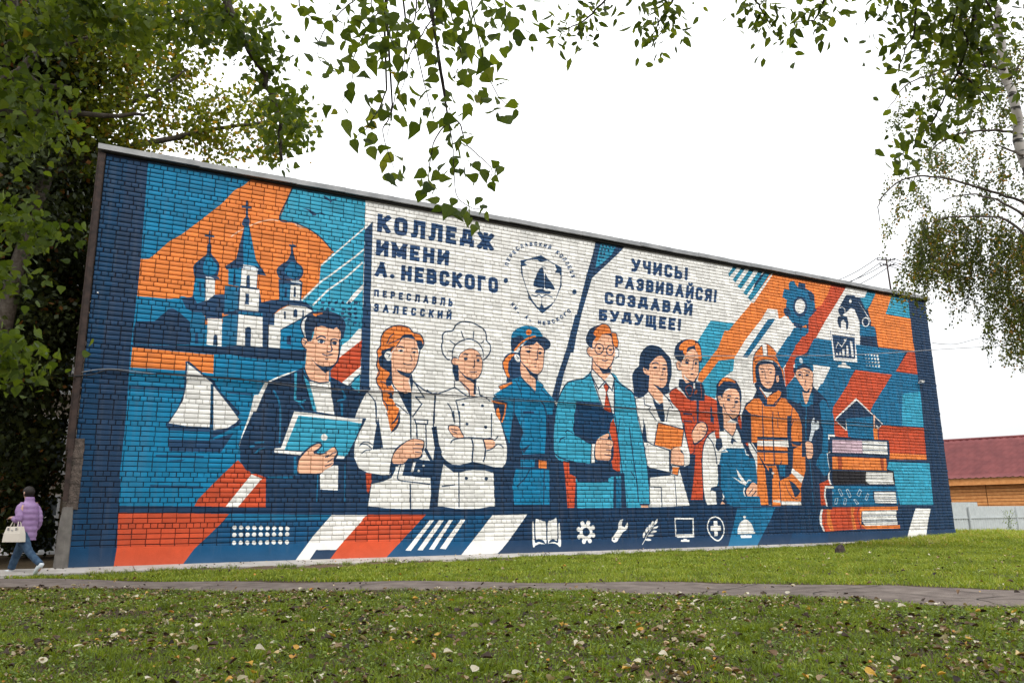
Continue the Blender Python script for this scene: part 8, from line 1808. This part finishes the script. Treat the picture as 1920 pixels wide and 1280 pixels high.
a = litter(44000, .027, lf, -2.5, 13, 2.6, 14, (.012, .04)); b_ = litter(9000, .052, lf, -2.5, 13, 2.6, 14, (.02, .05)); a = (np.concatenate([a[0], b_[0]]), np.concatenate([a[1], b_[1]+len(a[0])]), np.concatenate([a[2], b_[2]])); tag(link('leaf_litter', mesh_np('leaf_litter', a[0], a[1], tone=a[2]), M_FALL), 'dry fallen leaves scattered thickly over the near lawn', 'leaf litter', kind='stuff')
a = litter(900, .05, lambda x, y: (x < y*1.95+2) & (y < 17.1), -2, 24, 5, 17, (.05, .09)); tag(link('leaf_litter', mesh_np('leaf_litter', a[0], a[1], tone=a[2]), M_FALL), 'few pale fallen leaves on the bright grass by the wall', 'leaf litter', kind='stuff')
def fallen(col, label, grp, N, sz):
    mm = leaf_mat(grp, [(0, tuple(c*.75 for c in col)), (1, col)], False, .15); mes = []
    for b_ in (.15, -.25, .4):
        T, F = HEART; V = T.copy()*sz; V[:, 2] = V[:, 2]*3+b_*V[:, 0]**2/sz*1.5; me = bpy.data.meshes.new('fallen_leaf'); me.from_pydata([tuple(v) for v in V], [], [tuple(map(int, f)) for f in F]); me.update(); me.materials.append(mm); mes.append(me)
    c = 0
    while c < N:
        y = random.uniform(3, 8.5); x = random.uniform(-.6, 8)
        if not bool(lf(np.array([x]), np.array([y]))[0]): continue
        o = bpy.data.objects.new('fallen_leaf', random.choice(mes)); COL.objects.link(o); o.location = (x, y, float(gz(x, y))+random.uniform(.055, .075)); o.rotation_euler = (random.uniform(-.5, .5), random.uniform(-.5, .5), random.uniform(0, 6.28)); s_ = random.uniform(.8, 1.25); o.scale = (s_, s_, s_)
        tag(o, label, 'leaf', grp); c += 1
a = litter(500, .03, lambda x, y: on_path(x, y, .0) & view(x, y), -2, 11, 3, 17, (.032, .04)); tag(link('leaf_litter', mesh_np('leaf_litter', a[0], a[1], tone=a[2]), M_FALL), 'small leaf scraps lying on the asphalt path', 'leaf litter', kind='stuff')
V_, F_, t_ = litter(500, .035, lambda x, y: (y > 17.25), -1.5, 26, 17.2, 17.95, (0, .004)); V_[:, 2] += .1-.03*ss(3, 14, V_[:, 0])+.03*ss(20, 27, V_[:, 0])-gz(V_[:, 0], V_[:, 1])+(V_[:, 1]-17.22)*.078+.004+.01; tag(link('leaf_litter', mesh_np('leaf_litter', V_, F_, tone=t_), M_FALL), 'small dry leaves on the pale pavement under the wall', 'leaf litter', kind='stuff')
fallen((.58, .53, .42), 'pale cream dry leaf lying on the near grass', 'pale fallen leaves on the near lawn', 60, .062)
fallen((.50, .30, .045), 'yellow fallen leaf lying on the near grass', 'yellow fallen leaves on the near lawn', 16, .06)
fallen((.05, .03, .02), 'dark brown curled leaf lying on the near grass', 'brown fallen leaves on the near lawn', 45, .07)
# small stump in the far lawn
t = empty('tree_stump', (16.35,13.78,.08), 'small dark stump with shoots in the bright grass before the painted books', 'stump')
sx, sy, sz_ = (16.35,13.78,.08)
MB().rings([((sx, sy, sz_-.05), (.14, 0, 0), (0, .14, 0)), ((sx+.02, sy, sz_+.10), (.11, 0, 0), (0, .11, 0)), ((sx+.03, sy, sz_+.17), (.06, 0, .03), (0, .07, 0))], 9).build('stub', M_TWIG, t)
for k in range(7): MB().tube([(sx, sy, sz_), (sx+random.uniform(-.35, .3), sy+random.uniform(-.2, .2), sz_+random.uniform(.15, .32))], [.008, .003], 4).build('shoot', M_TWIG, t)
# tall weed by the fence
for (x, y, h, lb) in ((40.76, 24, 1.0, 'tall spindly weed in front of the grey fence'),):
    t = empty('tall_weed', (x, y, float(gz(x, y))), lb, 'plant')
    for k in range(6):
        MB().tube(smooth_path([(x, y, -.1), (x+random.uniform(-.1, .1), y, h*.5), (x+random.uniform(-.35, .35), y+random.uniform(-.2, .2), h*random.uniform(.8, 1.2))]), .006, 4).build('stem', M_WEED, t)
    P_ = np.array([(x+rng.normal(0, .16), y+rng.normal(0, .12), rng.uniform(0, h*1.1)) for _ in range(160)]); leaves_mesh('leaves', P_, .07, OVAL, 0, m=M_WEED, parent=t)
# ------------------------------------------------------------------ the woman walking past the corner
PX, PY = (-.77,17.5); PZ = float(gz(PX, PY))+.03; HD_ = math.atan2(.72, -.69)
wom = empty('person', (PX, PY, PZ), 'woman in a lilac puffer jacket and jeans walking left, a cream handbag on her arm', 'person')
wom.rotation_euler = (0, 0, HD_)
def lput(o, p=wom): o.parent = p; return o
M_SKIN = mat('skin', (.50, .30, .22), .5); M_JEAN = mat('blue denim', (.02, .045, .09), .85, (.045, .085, .14), 14, .3, 60); M_LIL = mat('lilac quilted nylon', (.25, .145, .30), .5, (.30, .19, .36), 9, .35, 14, dist=.02)
M_HAIR = mat('dark hair', (.014, .009, .008), .6, bump=.4, bscale=60); M_SHOE = mat('white sneaker', (.62, .66, .70), .5); M_BAG = mat('cream leather', (.62, .56, .48), .4)
def skin_body():
    # local: x forward, y to her left, z up
    J = {'pel': (0, 0, .80, .105), 'spi': (0, 0, .98, .105), 'che': (.02, 0, 1.17, .115), 'nec': (.03, 0, 1.33, .05), 'hd0': (.06, 0, 1.40, .055), 'hd1': (.07, 0, 1.47, .083), 'hd2': (.065, 0, 1.525, .07),
         'lsh': (.01, .155, 1.26, .055), 'lel': (-.03, .20, .99, .042), 'lwr': (.15, .17, 1.02, .03), 'lha': (.21, .145, 1.04, .033),
         'rsh': (.02, -.155, 1.26, .055), 'rel': (-.08, -.21, 1.0, .042), 'rwr': (.05, -.20, .80, .028), 'rha': (.09, -.19, .73, .03),
         'lhi': (-.02, .085, .76, .09), 'lkn': (-.21, .09, .44, .055), 'lan': (-.55, .09, .19, .036), 'lto': (-.50, .095, .08, .02),
         'rhi': (.03, -.085, .76, .09), 'rkn': (.24, -.09, .42, .062), 'ran': (.37, -.09, .09, .036), 'rto': (.46, -.095, .05, .02)}
    E = [('pel', 'spi'), ('spi', 'che'), ('che', 'nec'), ('nec', 'hd0'), ('hd0', 'hd1'), ('hd1', 'hd2'), ('che', 'lsh'), ('lsh', 'lel'), ('lel', 'lwr'), ('lwr', 'lha'), ('che', 'rsh'), ('rsh', 'rel'), ('rel', 'rwr'), ('rwr', 'rha'),
         ('pel', 'lhi'), ('lhi', 'lkn'), ('lkn', 'lan'), ('lan', 'lto'), ('pel', 'rhi'), ('rhi', 'rkn'), ('rkn', 'ran'), ('ran', 'rto')]
    for side_, hx, hy, hz in (('l', .21, .145, 1.04), ('r', .09, -.19, .73)):
        for f in range(5):
            a = (f-1.5)*.016; d = (.05, -.012) if side_ == 'l' else (.012, -.05)
            if f == 4: p1, p2 = (hx+.015, hy-.03, hz+.01), (hx+.04, hy-.045, hz-.005)
            else: p1, p2 = (hx+d[0], hy+a, hz+d[1]), (hx+d[0]*1.5, hy+a, hz+d[1]*1.5-.02)
            J[side_+'f%d' % f] = (*p1, .009); J[side_+'g%d' % f] = (*p2, .008); E += [(side_+'ha', side_+'f%d' % f), (side_+'f%d' % f, side_+'g%d' % f)]
    nm = list(J); me = bpy.data.meshes.new('body'); me.from_pydata([J[k][:3] for k in nm], [(nm.index(a), nm.index(b)) for a, b in E], []); me.update()
    o = bpy.data.objects.new('body_tmp', me); COL.objects.link(o); sm = o.modifiers.new('s', 'SKIN'); sm.use_smooth_shade = True
    for i, k in enumerate(nm): me.skin_vertices[0].data[i].radius = (J[k][3], J[k][3])
    me.skin_vertices[0].data[0].use_root = True
    ssf = o.modifiers.new('u', 'SUBSURF'); ssf.levels = 1; ssf.render_levels = 1
    dg = bpy.context.evaluated_depsgraph_get(); dg.update(); r = bpy.data.meshes.new_from_object(o.evaluated_get(dg)); bpy.data.objects.remove(o); r.name = 'body'; return r
bm_ = skin_body(); bm_.materials.clear(); bm_.materials.append(M_SKIN); body = bpy.data.objects.new('body', bm_); COL.objects.link(body); lput(body)
def loft(name, secs, m, n=16, parent=wom):    # secs: centre, half depth (x), half width (y)
    o = MB().rings([(c, (a, 0, 0) if not isinstance(a, tuple) else a, (0, b, 0) if not isinstance(b, tuple) else b) for c, a, b in secs], n).build(name, m, smooth=True); o.parent = parent; return o
# jacket with quilted rolls
secs = []
prof = [(.62, .150, .180), (.80, .155, .185), (.95, .145, .175), (1.08, .15, .18), (1.20, .14, .175), (1.27, .115, .15), (1.32, .08, .09), (1.375, .078, .082), (1.40, .07, .075)]
zs = np.linspace(.62, 1.40, 46)
for z in zs:
    a = np.interp(z, [p[0] for p in prof], [p[1] for p in prof]); b = np.interp(z, [p[0] for p in prof], [p[2] for p in prof]); q = .012*abs(math.sin((z-.66)/.105*math.pi)) if z < 1.31 else .004
    secs.append(((-.005+.03*max(0, (z-1.0)), 0, z), a+q-.006, b+q-.006))
jk = loft('jacket', secs, M_LIL)
def sleeve(pts, name='sleeve'):
    p = smooth_path([q[:3] for q in pts], 8); r = np.interp(np.linspace(0, 1, len(p)), np.linspace(0, 1, len(pts)), [q[3] for q in pts]); r = [v+.008*abs(math.sin(i*.78)) for i, v in enumerate(r)]
    o = MB().tube(p, r, 12).build(name, M_LIL, smooth=True); o.parent = wom
sleeve([(.01, .10, 1.27, .06), (.03, .165, 1.18, .066), (-.02, .20, 1.02, .058), (.03, .20, .985, .054), (.14, .17, 1.015, .042)])
sleeve([(.02, -.10, 1.27, .06), (-.03, -.165, 1.15, .062), (-.06, -.19, 1.0, .056), (-.02, -.21, .88, .055), (.045, -.2, .81, .045)])
def leg(pts, name):
    p = smooth_path([q[:3] for q in pts], 5); r = np.interp(np.linspace(0, 1, len(p)), np.linspace(0, 1, len(pts)), [q[3] for q in pts]); r = [v+.003*math.sin(i*2.1) for i, v in enumerate(r)]
    o = MB().tube(p, r, 12).build(name, M_JEAN, smooth=True); o.parent = wom
leg([(-.01, .08, .80, .115), (-.08, .088, .62, .095), (-.21, .09, .44, .07), (-.37, .09, .31, .062), (-.53, .09, .20, .056)], 'trouser_leg')
leg([(.02, -.08, .80, .115), (.13, -.088, .62, .10), (.24, -.09, .42, .076), (.31, -.09, .26, .068), (.36, -.09, .11, .064)], 'trouser_leg')
def shoe(c, pitch):
    secs = [((-.10, 0, .045), .0, .0), ((-.095, 0, .055), .045, .04), ((-.03, 0, .055), .055, .048), ((.05, 0, .042), .040, .05), ((.12, 0, .03), .026, .04), ((.155, 0, .026), .014, .022)]
    R_ = Matrix.Rotation(-pitch, 3, 'Y'); rr = []
    for cc, a, b in secs: rr.append((Vector(c)+R_@Vector(cc), R_@Vector((0, 0, a+.001)), Vector((0, b+.001, 0))))
    o = MB().rings([(tuple(a), tuple(b), tuple(c_)) for a, b, c_ in rr], 12).build('shoe', M_SHOE, smooth=True); o.parent = wom
shoe((-.53, .09, .115), -.8); shoe((.43, -.09, .0), .12)
# head: hair cap, bun of hair at the nape, face details
def ell(name, c, r, m, parent=wom, cut=None, n=14, k=9):
    V = []; F = []
    for i in range(k+1):
        t_ = math.pi*i/k
        for j in range(n):
            p_ = 2*math.pi*j/n; V.append((c[0]+r[0]*math.sin(t_)*math.cos(p_), c[1]+r[1]*math.sin(t_)*math.sin(p_), c[2]+r[2]*math.cos(t_)))
    for i in range(k):
        for j in range(n): a_, b_ = i*n+j, i*n+(j+1) % n; F.append((a_, b_, b_+n, a_+n))
    if cut: F = [f for f in F if cut(sum(V[i][0] for i in f)/4, sum(V[i][1] for i in f)/4, sum(V[i][2] for i in f)/4)]
    o = MB(); o.V = V; o.F = F; o = o.build(name, m, smooth=True); o.parent = parent; return o
ell('hair', (.05, 0, 1.495), (.112, .094, .108), M_HAIR, cut=lambda x, y, z: not (x > .085 and z < 1.53) and z > 1.40)
ell('nose', (.158, 0, 1.475), (.02, .012, .016), M_SKIN, k=6, n=8); ell('ear', (.055, .088, 1.475), (.018, .008, .026), M_SKIN, k=6, n=8)
for s in (-1, 1): ell('eye', (.138, .03*s, 1.492), (.008, .012, .007), M_WHITE, k=6, n=8)
ell('mouth', (.143, 0, 1.435), (.008, .022, .006), mat('lips', (.35, .12, .11), .5), k=6, n=8)
MB().tube([(.13, -.07, 1.497), (.148, -.03, 1.497), (.148, .03, 1.497), (.12, .08, 1.497), (.06, .09, 1.497)], .004, 5).build('glasses', M_CABLE).parent = wom
# handbag
bag = empty('handbag', (PX, PY, PZ), 'cream structured leather handbag hanging from the woman\'s forearm', 'handbag'); bag.rotation_euler = (0, 0, HD_)
V = []
for z, hx, hy in ((.655, .20, .06), (.66, .205, .065), (.80, .19, .06), (.925, .165, .035), (.93, .16, .03)): V.append(((.02, .22, z-.06), hx, hy))
MBb = MB()
for i_, (c, hx, hy) in enumerate(V):
    MBb.V += [(c[0]-hx, c[1]-hy, c[2]), (c[0]+hx, c[1]-hy, c[2]), (c[0]+hx, c[1]+hy, c[2]), (c[0]-hx, c[1]+hy, c[2])]
    if i_: b_ = len(MBb.V); MBb.F += [(b_-8+k, b_-8+(k+1) % 4, b_-4+(k+1) % 4, b_-4+k) for k in range(4)]
MBb.F += [(3, 2, 1, 0), tuple(len(MBb.V)-4+k for k in range(4))]; MBb.build('bag_body', M_BAG).parent = bag
for dy in (-.035, .035): MB().tube(smooth_path([(-.075, .22+dy*1.3, .83), (-.05, .21+dy*.6, .95), (.05, .195+dy*.3, 1.03), (.08, .21+dy*.6, .95), (.115, .22+dy*1.3, .83)], 6), .008, 7).build('handle', M_BAG, smooth=True).parent = bag
for x_ in (-.075, .115): MB().box(x_-.015, x_+.015, .282, .286, .80, .85).build('buckle', M_GALV).parent = bag
MB().box(0, .04, .281, .285, .795, .81).build('name_plate', M_GALV).parent = bag
